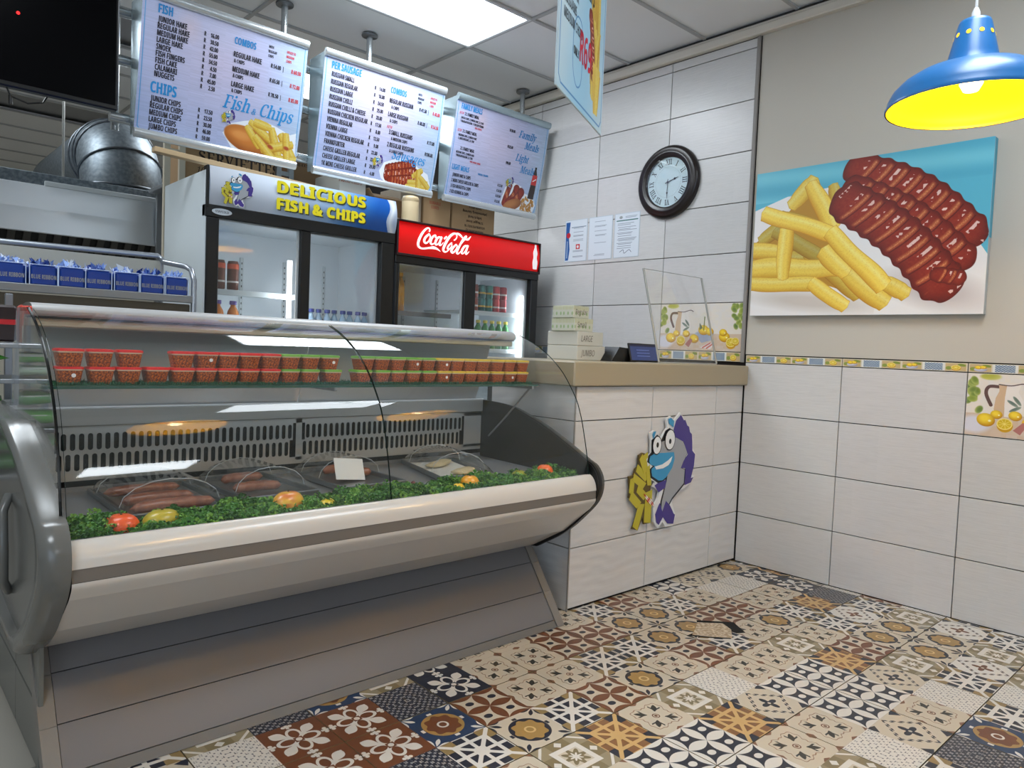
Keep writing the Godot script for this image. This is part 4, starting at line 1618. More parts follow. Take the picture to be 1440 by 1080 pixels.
func make_garnish() -> void:
	var groups := [["dark", Color(0.17, 0.36, 0.11)], ["mid", Color(0.26, 0.48, 0.15)], ["light", Color(0.42, 0.60, 0.22)]]
	var mesh := sprig()
	for gi in 3:
		var mm := MultiMesh.new()
		mm.transform_format = MultiMesh.TRANSFORM_3D
		mm.mesh = mesh
		var list := []
		var cnt: int = [1100, 1200, 700][gi]
		while list.size() < cnt:
			var x := rng.randf_range(-3.56, -1.68)
			var z := rng.randf_range(0.045, 0.207)
			var hump := 0.5 + 0.5 * sin(x * 23.0) * sin(x * 9.0 + 1.0)
			if z < 0.075 and hump < 0.5:
				continue
			var y := 0.662 + rng.randf() * (0.030 + 0.022 * hump) + (0.002 if gi == 2 else 0.0)
			if z > 0.16:
				y = minf(y, 0.700)
			if hides_fruit(x, y, z):
				continue
			list.append(Transform3D(Basis(UP, rng.randf() * TAU).rotated(v3(1, 0, 0), rng.randf_range(-0.9, 0.9)).rotated(v3(0, 0, 1), rng.randf_range(-0.7, 0.7)).scaled(Vector3.ONE * rng.randf_range(0.8, 1.6)), v3(x, y, z)))
		mm.instance_count = list.size()
		for i in list.size():
			mm.set_instance_transform(i, list[i])
		var o := MultiMeshInstance3D.new()
		o.name = numbered("parsley_garnish")
		o.multimesh = mm
		var lm := M("parsley_" + groups[gi][0], groups[gi][1], 0.55)
		lm.backlight_enabled = true
		lm.backlight = groups[gi][1] * 0.6
		o.material_override = lm
		add_child(o)
		o.set_meta("kind", "stuff")
		tag(o, ["dark green curly parsley along the foot of the case glass", "mid green curly parsley along the foot of the case glass", "light green tips of the curly parsley along the case glass"][gi], "parsley", "parsley row in the case")
	var fr := [["tomato", -3.425, 0.125, 0.047, 0.74, Color(0.90, 0.33, 0.07), "flattish orange-red tomato nearest the left end of the parsley"],
		["mango", -3.318, 0.120, 0.041, 0.84, Color(0.70, 0.63, 0.14), "yellow-green mango beside the flattish orange-red tomato"],
		["mango", -2.940, 0.120, 0.042, 0.98, Color(0.84, 0.62, 0.15), "plump yellow mango with a red cheek in the middle of the parsley"],
		["lemon", -2.812, 0.140, 0.025, 0.95, Color(0.90, 0.77, 0.14), "small lemon to the right of the plump yellow mango"],
		["lemon", -2.280, 0.155, 0.025, 1.0, Color(0.92, 0.74, 0.12), "small lemon beside the yellow tomato with a calyx"],
		["yellow_tomato", -2.195, 0.120, 0.038, 0.90, Color(0.90, 0.62, 0.10), "yellow-orange tomato with a dark calyx under the battered fish"],
		["mango", -1.895, 0.080, 0.033, 0.85, Color(0.58, 0.60, 0.15), "green mango near the right end of the parsley"],
		["orange", -1.745, 0.080, 0.038, 0.92, Color(0.93, 0.40, 0.05), "bright orange fruit at the right end of the parsley"]]
	for f in fr:
		var t := thing(f[0], f[6], "fruit", v3(f[1], 0.664, f[2]), 0.3, "fruit lying in the parsley")
		var r: float = f[3]
		var wide := 1.35 if f[0] == "mango" else (1.2 if f[0] == "lemon" else 1.0)
		var prof := []
		for i in 13:
			var a := -PI / 2 + PI * i / 12
			prof.append(Vector2(maxf(cos(a) * r, 0.0004), r * f[4] + sin(a) * r * f[4] * (1.0 - 0.08 * (sin(a) if i > 10 else 0.0))))
		var m := Mesher.new()
		m.lathe(prof, 20, Vector3.ZERO, v3(wide, 1, 1))
		var fm := M("peel_%s_%d" % [f[0], int(f[1] * -1000)], f[5], 0.28)
		fm.clearcoat_enabled = true
		fm.clearcoat = 0.4
		if f[0] == "mango" and f[3] > 0.0415:
			fm.albedo_color = Color.WHITE
			fm.albedo_texture = noise_tex(128, 128, 0.012, Color(0.80, 0.42, 0.16), Color(0.90, 0.74, 0.18), 51, false, 2.0, 2)
			fm.uv1_triplanar = true
			fm.uv1_scale = v3(9, 9, 9)
		obj("flesh", m, fm, t)
		var st := Mesher.new()
		if f[0] == "yellow_tomato":
			for k in 5:
				var a := TAU * k / 5
				st.face([v3(0, r * f[4] * 1.93, 0), v3(cos(a - 0.3) * 0.008, r * f[4] * 1.93, sin(a - 0.3) * 0.008), v3(cos(a) * 0.018, r * f[4] * 1.84, sin(a) * 0.018), v3(cos(a + 0.3) * 0.008, r * f[4] * 1.93, sin(a + 0.3) * 0.008)], UP)
		st.lathe([Vector2(0.0032, r * f[4] * 1.88), Vector2(0.0026, r * f[4] * 2.03), Vector2(0.0003, r * f[4] * 2.05)], 8)
		obj("stalk", st, M("stalk_brown", Color(0.30, 0.24, 0.12), 0.8), t)
	# two bunches of grapes
	for b in 2:
		var bx: float = [-2.60, -2.43][b]
		var nn: int = [16, 9][b]
		var gt := thing("grape_bunch", ["dark red grape bunch lying in the parsley at the joint of the panes", "small dark grape bunch in the parsley right of the pane joint"][b], "grapes", v3(bx, 0.675, 0.06), 0.0, "grape bunches in the parsley")
		var gm := Mesher.new()
		var prof := []
		for i in 9:
			var a := -PI / 2 + PI * i / 8
			prof.append(Vector2(maxf(cos(a) * 0.0085, 0.0002), sin(a) * 0.009))
		gm.lathe(prof, 12)
		var grape := gm.done()
		for i in nn:
			put("grape", grape, M("grape_skin", Color(0.40, 0.16, 0.18), 0.3), gt, v3(rng.randf_range(-0.04, 0.04), 0.012 + rng.randf() * 0.026, rng.randf_range(-0.02, 0.02)))


const FISH := {
	"board": [0.078, 0.372, 0.117, 0.331, 0.168, 0.284, 0.21, 0.22, 0.208, 0.172, 0.242, 0.135, 0.235, 0.08, 0.21, 0.019, 0.24, 0.017, 0.207, -0.022, 0.15, -0.044, 0.104, -0.053, 0.049, -0.088, 0.04, -0.111, 0.081, -0.187, 0.062, -0.239, -0.006, -0.237, -0.036, -0.206, -0.072, -0.235, -0.113, -0.196, -0.125, -0.122, -0.085, -0.074, -0.077, -0.041, -0.134, -0.009, -0.115, 0.012, -0.165, 0.035, -0.184, 0.092, -0.2, 0.139, -0.164, 0.166, -0.169, 0.228, -0.178, 0.273, -0.147, 0.285, -0.133, 0.252, -0.089, 0.24, -0.049, 0.28, -0.033, 0.293, -0.048, 0.34, -0.011, 0.355, 0.025, 0.331],
	"ink": [0.044, 0.243, 0.1, 0.232, 0.168, 0.16, 0.115, 0.07, 0.15, 0.06, 0.146, -0.025, 0.043, -0.094, -0.034, -0.175, -0.064, -0.163, -0.064, -0.097, -0.03, 0.0, -0.03, 0.02, -0.083, 0.0, -0.16, 0.04, -0.171, 0.085, -0.146, 0.099, -0.195, 0.125, -0.187, 0.157, -0.163, 0.172, -0.167, 0.235, -0.12, 0.262, -0.083, 0.232, -0.05, 0.28, -0.014, 0.292, 0.03, 0.268],
	"body": [0.033, 0.24, 0.102, 0.226, 0.16, 0.154, 0.105, 0.069, 0.142, 0.059, 0.138, -0.016, 0.036, -0.084, -0.034, -0.163, -0.055, -0.155, -0.053, -0.097, -0.018, 0.013, -0.014, 0.039, -0.075, 0.071, -0.147, 0.161, -0.077, 0.223],
	"fin": [0.08, 0.359, 0.108, 0.329, 0.122, 0.330, 0.142, 0.300, 0.160, 0.291, 0.172, 0.262, 0.19, 0.25, 0.198, 0.21, 0.203, 0.158, 0.232, 0.136, 0.226, 0.073, 0.202, 0.006, 0.226, 0.009, 0.204, -0.018, 0.146, -0.027, 0.146, 0.066, 0.103, 0.07, 0.128, 0.109, 0.163, 0.14, 0.116, 0.212, 0.034, 0.243, 0.02, 0.284, 0.038, 0.33],
	"tail": [-0.018, -0.096, 0.02, -0.125, 0.04, -0.15, 0.056, -0.172, 0.07, -0.18, 0.058, -0.228, 0.004, -0.22, -0.038, -0.179, -0.073, -0.217, -0.094, -0.202, -0.107, -0.157, -0.073, -0.1, -0.046, -0.151],
	"pectoral": [-0.024, 0.018, -0.031, -0.024, -0.088, -0.043, -0.125, -0.003, -0.1, 0.006],
	"lips": [0.032, 0.161, 0.038, 0.14, 0.04, 0.122, 0.022, 0.078, -0.028, 0.031, -0.06, 0.018, -0.093, 0.02, -0.15, 0.047, -0.158, 0.07, -0.158, 0.085, -0.132, 0.099, -0.17, 0.11, -0.182, 0.128, -0.174, 0.153, -0.13, 0.166, -0.083, 0.164],
	"teeth": [0.017, 0.139, 0.006, 0.113, -0.015, 0.095, -0.06, 0.082, -0.12, 0.08, -0.132, 0.096, -0.067, 0.103, -0.02, 0.12],
	"brow_a": [-0.136, 0.281, -0.154, 0.243, -0.166, 0.264, -0.157, 0.279], "brow_b": [-0.012, 0.346, 0.017, 0.329, 0.015, 0.294, -0.028, 0.317, -0.034, 0.341],
	"chips": [-0.232, 0.174, -0.19, 0.164, -0.191, 0.113, -0.171, 0.053, -0.15, -0.001, -0.153, -0.034, -0.14, -0.199, -0.193, -0.199, -0.205, -0.16, -0.243, -0.224, -0.289, -0.211, -0.221, -0.104, -0.327, -0.047, -0.32, -0.01, -0.335, 0.061, -0.295, 0.064, -0.287, 0.095, -0.258, 0.111, -0.262, 0.163]}


func fish_figure(t: Node3D, o: Vector3, ux: Vector3, uy: Vector3, k: float, thick: float, step: float) -> void:
	# a cartoon fish hugging a bag of chips, cut from flat board in layers
	var n := ux.cross(uy).normalized()
	ux *= k
	uy *= k
	var layers := [["chips", "chips", Color(0.36, 0.29, 0.10), thick * 0.8], ["board", "fish_board", Color(0.90, 0.90, 0.90), thick], ["ink", "outline", Color(0.06, 0.06, 0.09), step], ["body", "fish_body", Color(0.62, 0.63, 0.65), step], ["fin", "back_fin", Color(0.26, 0.20, 0.52), step], ["tail", "tail_fin", Color(0.26, 0.20, 0.52), step], ["pectoral", "side_fin", Color(0.26, 0.20, 0.52), step], ["lips", "lips", Color(0.22, 0.58, 0.76), step], ["teeth", "teeth", Color(0.92, 0.92, 0.92), step], ["brow_a", "brow", Color(0.22, 0.58, 0.76), step], ["brow_b", "brow", Color(0.22, 0.58, 0.76), step]]
	var lift := [0.8, 1.0, 1.0, 1.0, 1.0, 1.0, 1.0, 1.0, 1.0, 1.0, 1.0]
	var lv := [0, 0, 1, 2, 3, 3, 3, 3, 4, 4, 4]
	for i in layers.size():
		var l: Array = layers[i]
		var m := Mesher.new()
		m.prism(pv(FISH[l[0]]), o + n * (thick * lift[i] + step * lv[i]), ux, uy, l[3])
		obj(l[1], m, M("fish_" + l[1], l[2], 0.35), t)
	var top := o + n * (thick + step * 5)
	for q in [["eye", -0.124, 0.207, 0.034, 0.045, Color(0.92, 0.92, 0.92), 0.0], ["eye", -0.012, 0.230, 0.041, 0.052, Color(0.92, 0.92, 0.92), 0.0], ["pupil", -0.122, 0.209, 0.010, 0.014, Color(0.02, 0.02, 0.02), 1.0], ["pupil", -0.013, 0.222, 0.010, 0.014, Color(0.02, 0.02, 0.02), 1.0]]:
		var m := Mesher.new()
		var p := PackedVector2Array()
		var p2 := PackedVector2Array()
		for j in 18:
			var a := TAU * j / 18
			p.append(Vector2(q[1] + cos(a) * q[3], q[2] + sin(a) * q[4]))
			p2.append(Vector2(q[1] + cos(a) * (q[3] + 0.005), q[2] + sin(a) * (q[4] + 0.005)))
		m.prism(p, top + n * step * (0.5 + q[6]), ux, uy, step * 0.4)
		obj(q[0], m, M("fish_" + q[0], q[5], 0.3), t)
		if q[0] == "eye":
			var mr := Mesher.new()
			mr.prism(p2, top + n * step * 0.2, ux, uy, step * 0.4)
			obj("outline", mr, M("fish_outline"), t)
	var joined: Mesher = null
	var sticks := [[-0.165, -0.03, -0.167, -0.195, 0.028], [-0.222, -0.09, -0.268, -0.212, 0.024], [-0.318, -0.035, -0.245, -0.095, 0.023], [-0.305, 0.05, -0.312, -0.03, 0.018], [-0.21, 0.168, -0.198, 0.08, 0.019], [-0.247, 0.155, -0.20, 0.07, 0.017], [-0.275, 0.10, -0.185, 0.035, 0.019], [-0.30, 0.055, -0.205, 0.0, 0.019], [-0.187, 0.10, -0.165, 0.0, 0.017], [-0.262, -0.005, -0.19, -0.06, 0.020]]
	for i in sticks.size():
		var q: Array = sticks[i]
		var m: Mesher = joined if joined != null else Mesher.new()
		var a := Vector2(q[0], q[1])
		var b := Vector2(q[2], q[3])
		var d := (b - a).normalized()
		var w: Vector2 = d.orthogonal() * q[4]
		m.prism(PackedVector2Array([a - w - d * 0.006, b - w + d * 0.004, b + w - d * 0.006, a + w + d * 0.006]), o + n * (thick * 0.8 + step * (1.0 + 0.6 * (i % 3))), ux, uy, step)
		if k >= 0.9:
			obj("chip", m, M("chip_yellow", Color(0.74, 0.69, 0.18), 0.4), t)
		else:
			joined = m
	if joined != null:
		obj("chip_sticks", joined, M("chip_yellow", Color(0.74, 0.69, 0.18), 0.4), t)
	var ck := Mesher.new()
	var cw := Mesher.new()
	for i in 4:
		for j in 3:
			var p := o + n * (thick * 0.8 + step * 3.4) + ux * (-0.215 + 0.018 * i + 0.012 * j) + uy * (-0.035 - 0.010 * i - 0.016 * j)
			(ck if (i + j) % 2 == 0 else cw).face([p, p + ux * 0.018 - uy * 0.010, p + ux * 0.030 - uy * 0.026, p + ux * 0.012 - uy * 0.016], n)
	obj("chip_bag", ck, M("bag_red", Color(0.72, 0.18, 0.14), 0.5), t)
	obj("chip_bag", cw, M("bag_white", Color(0.90, 0.88, 0.84), 0.5), t)


func bottle_mesh(r: float, h: float) -> ArrayMesh:
	var m := Mesher.new()
	m.lathe([Vector2(r * 0.9, 0), Vector2(r, 0.006), Vector2(r, h * 0.62), Vector2(r * 0.85, h * 0.74), Vector2(r * 0.42, h * 0.86), Vector2(r * 0.40, h * 0.91), Vector2(0.0002, h * 0.91)], 14)
	return m.done()


func cap_mesh(r: float, h: float) -> ArrayMesh:
	var m := Mesher.new()
	m.lathe([Vector2(r * 0.50, h * 0.90), Vector2(r * 0.50, h * 0.985), Vector2(r * 0.46, h), Vector2(0.0002, h)], 14)
	return m.done()


func can_mesh(r: float, h: float) -> ArrayMesh:
	var m := Mesher.new()
	m.lathe([Vector2(r * 0.8, 0), Vector2(r, h * 0.06), Vector2(r, h * 0.90), Vector2(r * 0.84, h * 0.985), Vector2(r * 0.86, h), Vector2(r * 0.78, h * 0.98), Vector2(0.0002, h * 0.98)], 16)
	return m.done()


func fridge_shell(t: Node3D, x0: float, x1: float, top: float, zf: float, zb: float, head0: float, door_top: float, mull: Array, posts: Array, side_out: Material) -> void:
	var inner := M("fridge_liner", Color(0.80, 0.83, 0.85), 0.4)
	var black := M("fridge_black", Color(0.065, 0.065, 0.07), 0.35)
	var w := x1 - x0
	var cx := (x0 + x1) * 0.5
	var d := zf - zb
	var cz := (zf + zb) * 0.5
	for s in [-1.0, 1.0]:
		var m := Mesher.new()
		m.box(v3(cx + s * (w * 0.5 - 0.02), top * 0.5 + 0.03, cz), v3(0.04, top - 0.06, d), 0.004)
		obj("side_wall", m, side_out, t)
		var li := Mesher.new()
		li.box(v3(cx + s * (w * 0.5 - 0.045), (door_top + 0.25) * 0.5 + 0.02, cz - 0.02), v3(0.01, door_top - 0.2, d - 0.10))
		obj("side_liner", li, inner, t)
	var b := Mesher.new()
	b.box(v3(cx, top * 0.5, zb + 0.02), v3(w - 0.08, top - 0.02, 0.04))
	b.box(v3(cx, top - 0.02, cz), v3(w - 0.08, 0.04, d), 0.003)
	b.box(v3(cx, door_top + 0.03, cz - 0.03), v3(w - 0.08, 0.02, d - 0.08))
	b.box(v3(cx, 0.22, cz - 0.03), v3(w - 0.08, 0.03, d - 0.08))
	obj("liner", b, inner, t)
	var f := Mesher.new()
	f.box(v3(cx, (head0 + door_top) * 0.5, zf - 0.015), v3(w, head0 - door_top, 0.05), 0.004)
	f.box(v3(cx, 0.13, zf - 0.015), v3(w, 0.24, 0.05), 0.004)
	for p in posts:
		f.box(v3((p[0] + p[1]) * 0.5, (door_top + 0.24) * 0.5, zf - 0.015), v3(p[1] - p[0], door_top - 0.24, 0.05), 0.004)
	f.box(v3((mull[0] + mull[1]) * 0.5, (door_top + 0.24) * 0.5, zf - 0.02), v3(mull[1] - mull[0], door_top - 0.24, 0.05), 0.004)
	obj("front_frame", f, black, t)
	for k in 2:
		var a: float = posts[0][1] if k == 0 else mull[1]
		var c: float = mull[0] if k == 0 else posts[1][0]
		var g := Mesher.new()
		g.quad(v3(a, 0.25, zf - 0.012 - 0.02 * k), v3(c, 0.25, zf - 0.012 - 0.02 * k), v3(c, door_top, zf - 0.012 - 0.02 * k), v3(a, door_top, zf - 0.012 - 0.02 * k))
		g.quad(v3(a, 0.25, zf - 0.018 - 0.02 * k), v3(c, 0.25, zf - 0.018 - 0.02 * k), v3(c, door_top, zf - 0.018 - 0.02 * k), v3(a, door_top, zf - 0.018 - 0.02 * k))
		var dr := obj("door_pane", g, pane("fridge_glass", Color(0.95, 0.98, 1.0), 0.012), t)
		var tr := Mesher.new()
		var zt := zf - 0.018 - 0.02 * k
		for q in [[v3((a + c) * 0.5, door_top - 0.004, zt), v3(c - a, 0.008, 0.01)], [v3(a + 0.004, (door_top + 0.25) * 0.5, zt), v3(0.008, door_top - 0.25, 0.01)], [v3(c - 0.008, (door_top + 0.25) * 0.5, zt), v3(0.016, door_top - 0.25, 0.01)]]:
			tr.box(q[0], q[1], 0.002)
		obj("door_seal", tr, M("seal_grey", Color(0.72, 0.74, 0.75), 0.4, 0.2), dr)
	# slotted shelf strips on the back
	var st := Mesher.new()
	var ho := Mesher.new()
	for i in 4:
		var x := x0 + w * (0.14 + 0.24 * i)
		st.box(v3(x, 1.0, zb + 0.045), v3(0.022, 1.44, 0.01), 0.002)
		for j in 40:
			ho.box(v3(x, 0.32 + 0.035 * j, zb + 0.0502), v3(0.006, 0.012, 0.001))
	obj("shelf_strip", st, M("strip_white", Color(0.72, 0.75, 0.76), 0.4), t)
	obj("strip_slot", ho, M("slot_dark", Color(0.12, 0.12, 0.13), 0.6), t)


func wire_shelf(t: Node3D, x0: float, x1: float, y: float, zf: float, zb: float, m: Material) -> void:
	var s := Mesher.new()
	s.box(v3((x0 + x1) * 0.5, y - 0.014, zf - 0.005), v3(x1 - x0, 0.030, 0.012), 0.002)
	s.box(v3((x0 + x1) * 0.5, y - 0.004, (zf + zb) * 0.5), v3(x1 - x0, 0.006, zf - zb))
	obj("shelf", s, m, t)


func tube_light(t: Node3D, x: float, y0: float, y1: float, z: float, e: float, le: float) -> void:
	var m := Mesher.new()
	m.tube([v3(x, y0, z), v3(x, y1, z)], 0.014, 10)
	obj("light_tube", m, glow("tube_glow", Color(1.0, 1.0, 1.0), e), t)
	var l := AreaLight3D.new()
	l.name = "tube_lamp"
	l.area_size = Vector2(0.03, y1 - y0)
	l.light_energy = le
	l.light_color = Color(0.93, 0.97, 1.0)
	l.shadow_enabled = true
	l.area_range = 6.0
	t.add_child(l, true)
	l.position = v3(x, (y0 + y1) * 0.5, z - 0.02)


func img_header() -> Image:
	var p := Pic.new(512, 96, Color.WHITE)
	for y in 96:
		for x in 512:
			var u := x / 512.0
			var c := Color(0.70, 0.72, 0.76).lerp(Color(0.80, 0.84, 0.90), clampf(u * 3.0, 0, 1))
			c = c.lerp(Color(0.42, 0.62, 0.86), clampf((u - 0.25) * 1.7 - 0.25 * (1.0 - y / 96.0), 0, 1))
			c = c.lerp(Color(0.05, 0.33, 0.66), clampf((u - 0.66) * 4.0 + y / 300.0, 0, 1))
			var wv := 0.945 + 0.012 * sin(y * 0.075)
			if u > wv:
				c = Color(0.90, 0.92, 0.95).lerp(Color(0.60, 0.66, 0.78), clampf(absf(u - wv - 0.022) * 30.0, 0, 0.7))
			p.im.set_pixel(x, y, c)
	return p.im


func bulge(m: Mesher, x0: float, x1: float, y0: float, y1: float, zf: float, dep: float) -> void:
	# a header face that swells gently towards the customer
	m.smooth(true)
	for i in 8:
		var a := float(i) / 8
		var b := float(i + 1) / 8
		m.quad(v3(x0, lerpf(y0, y1, a), zf + dep * sin(a * PI)), v3(x1, lerpf(y0, y1, a), zf + dep * sin(a * PI)), v3(x1, lerpf(y0, y1, b), zf + dep * sin(b * PI)), v3(x0, lerpf(y0, y1, b), zf + dep * sin(b * PI)), Rect2(0, 1.0 - b, 1, 0.125))
	m.smooth(false)
	for s in [x0, x1]:
		var pts := [v3(s, y0, zf - 0.03), v3(s, y1, zf - 0.03)]
		for i in 9:
			pts.append(v3(s, lerpf(y1, y0, i / 8.0), zf + dep * sin(i / 8.0 * PI)))
		m.face(pts, v3(-1 if s == x0 else 1, 0, 0))
	m.quad(v3(x0, y1, zf), v3(x1, y1, zf), v3(x1, y1, zf - 0.03), v3(x0, y1, zf - 0.03), Rect2(0, 0, 1, 0.02))
	m.quad(v3(x0, y0, zf - 0.03), v3(x1, y0, zf - 0.03), v3(x1, y0, zf), v3(x0, y0, zf), Rect2(0, 0.98, 1, 0.02))


func make_fridges() -> void:
	var zf := -1.60
	var zb := -2.24
	var rx := v3(1, 0, 0)
	# the fridge with the fish and chips header
	var t := thing("drinks_fridge", "white two-door display fridge under the DELICIOUS FISH & CHIPS header", "fridge")
	fridge_shell(t, -2.607, -1.452, 2.085, zf, zb, 1.91, 1.845, [-2.075, -2.015], [[-2.600, -2.535], [-1.548, -1.456]], M("fridge_white", Color(0.80, 0.83, 0.84), 0.4))
	var h := Mesher.new()
	bulge(h, -2.590, -1.455, 1.903, 2.108, zf + 0.004, 0.022)
	obj("header_sign", h, printed("header_print", img_header(), 0.3), t)
	var hb := Mesher.new()
	hb.box(v3(-2.5975, 2.0, zf - 0.01), v3(0.014, 0.215, 0.05), 0.003)
	obj("header_cap", hb, M("fridge_black"), t)
	var hz := zf + 0.0275
	var sh := Mesher.new()
	var ye := Mesher.new()
	for k in 2:
		var mb: Mesher = [sh, ye][k]
		var dx: float = [0.006, 0.0][k]
		for q in [["DELICIOUS", 2.027, 0.060], ["FISH & CHIPS", 1.936, 0.058]]:
			for b in 3:
				text(mb, q[0], v3(-2.235 + dx + [0.0, 0.007, 0.0035][b], q[1] - dx + [0.0, 0.0, 0.005][b], hz + 0.0006 * k + 0.0001 * b), rx, UP, q[2], 0.548 / fit_width(q[0], q[2]), 0)
	obj("header_shadow", sh, M("letter_dark", Color(0.16, 0.20, 0.16), 0.5), t)
	obj("header_lettering", ye, M("letter_yellow", Color(0.95, 0.88, 0.10), 0.4), t)
	var ff := Node3D.new()
	ff.name = "fish_emblem"
	t.add_child(ff, true)
	fish_figure(ff, v3(-2.435, 1.985, hz - 0.003), rx, UP, 0.30, 0.0016, 0.0003)
	var bd := Mesher.new()
	var op := PackedVector2Array()
	for j in 20:
		var a := TAU * j / 20
		op.append(Vector2(cos(a) * 0.052, sin(a) * 0.017))
	bd.prism(op, v3(-2.523, 1.877, zf + 0.013), rx, UP, 0.003)
	var bo := obj("maker_badge", bd, M("badge_silver", Color(0.74, 0.77, 0.80), 0.35), t)
	var bt := Mesher.new()
	text(bt, "STAYCOLD", v3(-2.523, 1.871, zf + 0.0136), rx, UP, 0.012, 0.85, 1)
	obj("badge_lettering", bt, M("badge_ink", Color(0.15, 0.17, 0.25), 0.5), bo)
	var shelf_m := M("shelf_white", Color(0.80, 0.84, 0.85), 0.4)
	wire_shelf(t, -2.55, -2.03, 1.487, zf - 0.13, zb + 0.06, shelf_m)
	wire_shelf(t, -2.55, -2.03, 1.215, zf - 0.13, zb + 0.06, shelf_m)
	wire_shelf(t, -2.02, -1.50, 1.205, zf - 0.13, zb + 0.06, shelf_m)
	wire_shelf(t, -2.55, -1.50, 0.80, zf - 0.13, zb + 0.06, shelf_m)
	tube_light(t, -2.108, 1.10, 1.675, zf - 0.06, 5.0, 0.35)
	var can := can_mesh(0.031, 0.162)
	for i in 2:
		var c := thing("drink_can", ["brown and orange can at the left end of the fridge's top shelf", "brown and orange can beside the door post, right of its twin on the top shelf"][i], "can", v3(-2.455 + 0.075 * i, 1.487, zf - 0.19), 0.0, "brown cans in the fish and chips fridge")
		put("can_body", can, M("can_brown", Color(0.40, 0.20, 0.12), 0.35, 0.3), c)
		var bnd := Mesher.new()
		bnd.lathe([Vector2(0.0313, 0.118), Vector2(0.0313, 0.146)], 16)
		obj("orange_band", bnd, M("can_orange", Color(0.85, 0.32, 0.12), 0.35), c)
		var wb := Mesher.new()
		wb.lathe([Vector2(0.0313, 0.042), Vector2(0.0313, 0.052)], 16)
		obj("white_band", wb, M("can_white", Color(0.85, 0.83, 0.80), 0.4), c)
	var bm := bottle_mesh(0.033, 0.215)
	var cm := cap_mesh(0.038, 0.215)
	for i in 2:
		var c := thing("juice_bottle", ["orange juice bottle with a purple cap at the left edge of the fridge window", "orange juice bottle with a purple cap, second from the fridge window's left edge"][i], "bottle", v3(-2.46 + 0.085 * i, 1.215, zf - 0.19), 0.0, "juice bottles with purple caps")
		put("bottle_body", bm, M("juice_orange", Color(0.86, 0.50, 0.16), 0.2), c)
		put("bottle_cap", cm, M("cap_purple", Color(0.38, 0.28, 0.62), 0.4), c)
	for i in 8:
		var c := thing("water_bottle", ORD[i] + " blue-capped water bottle from the left in the fish and chips fridge", "bottle", v3(-1.902 + 0.053 * i, 1.205, zf - 0.19 - 0.01 * (i % 2)), 0.0, "blue-capped water bottles")
		put("bottle_body", bottle_mesh(0.0255, 0.213) if i == 0 else get_node("water_bottle/bottle_body").mesh, M("water_blue", Color(0.60, 0.72, 0.82), 0.15), c)
		put("bottle_cap", cap_mesh(0.034, 0.215) if i == 0 else get_node("water_bottle/bottle_cap").mesh, M("cap_blue", Color(0.14, 0.22, 0.55), 0.4), c)
	# the red-header fridge
	var r := thing("drinks_fridge", "black two-door drinks fridge under the glowing red header", "fridge")
	fridge_shell(r, -1.447, -0.200, 1.990, zf, zb, 1.79, 1.735, [-0.888, -0.790], [[-1.442, -1.418], [-0.272, -0.203]], M("fridge_side_black", Color(0.10, 0.10, 0.11), 0.4))
	var rh := Mesher.new()
	bulge(rh, -1.437, -0.210, 1.797, 1.998, zf + 0.002, 0.020)
	var red := glow("header_red", Color(0.80, 0.015, 0.02), 0.75)
	red.roughness = 0.3
	obj("header_sign", rh, red, r)
	var re := Mesher.new()
	re.box(v3(-0.823, 2.0, zf), v3(1.245, 0.012, 0.04), 0.003)
	re.box(v3(-0.823, 1.788, zf), v3(1.245, 0.018, 0.05), 0.003)
	re.box(v3(-1.441, 1.895, zf), v3(0.01, 0.22, 0.05), 0.003)
	re.box(v3(-0.205, 1.895, zf), v3(0.01, 0.22, 0.05), 0.003)
	obj("header_surround", re, M("surround_dark", Color(0.13, 0.02, 0.03), 0.4), r)
	var lo := v3(0, 0, zf + 0.0245)
	var lw := Mesher.new()
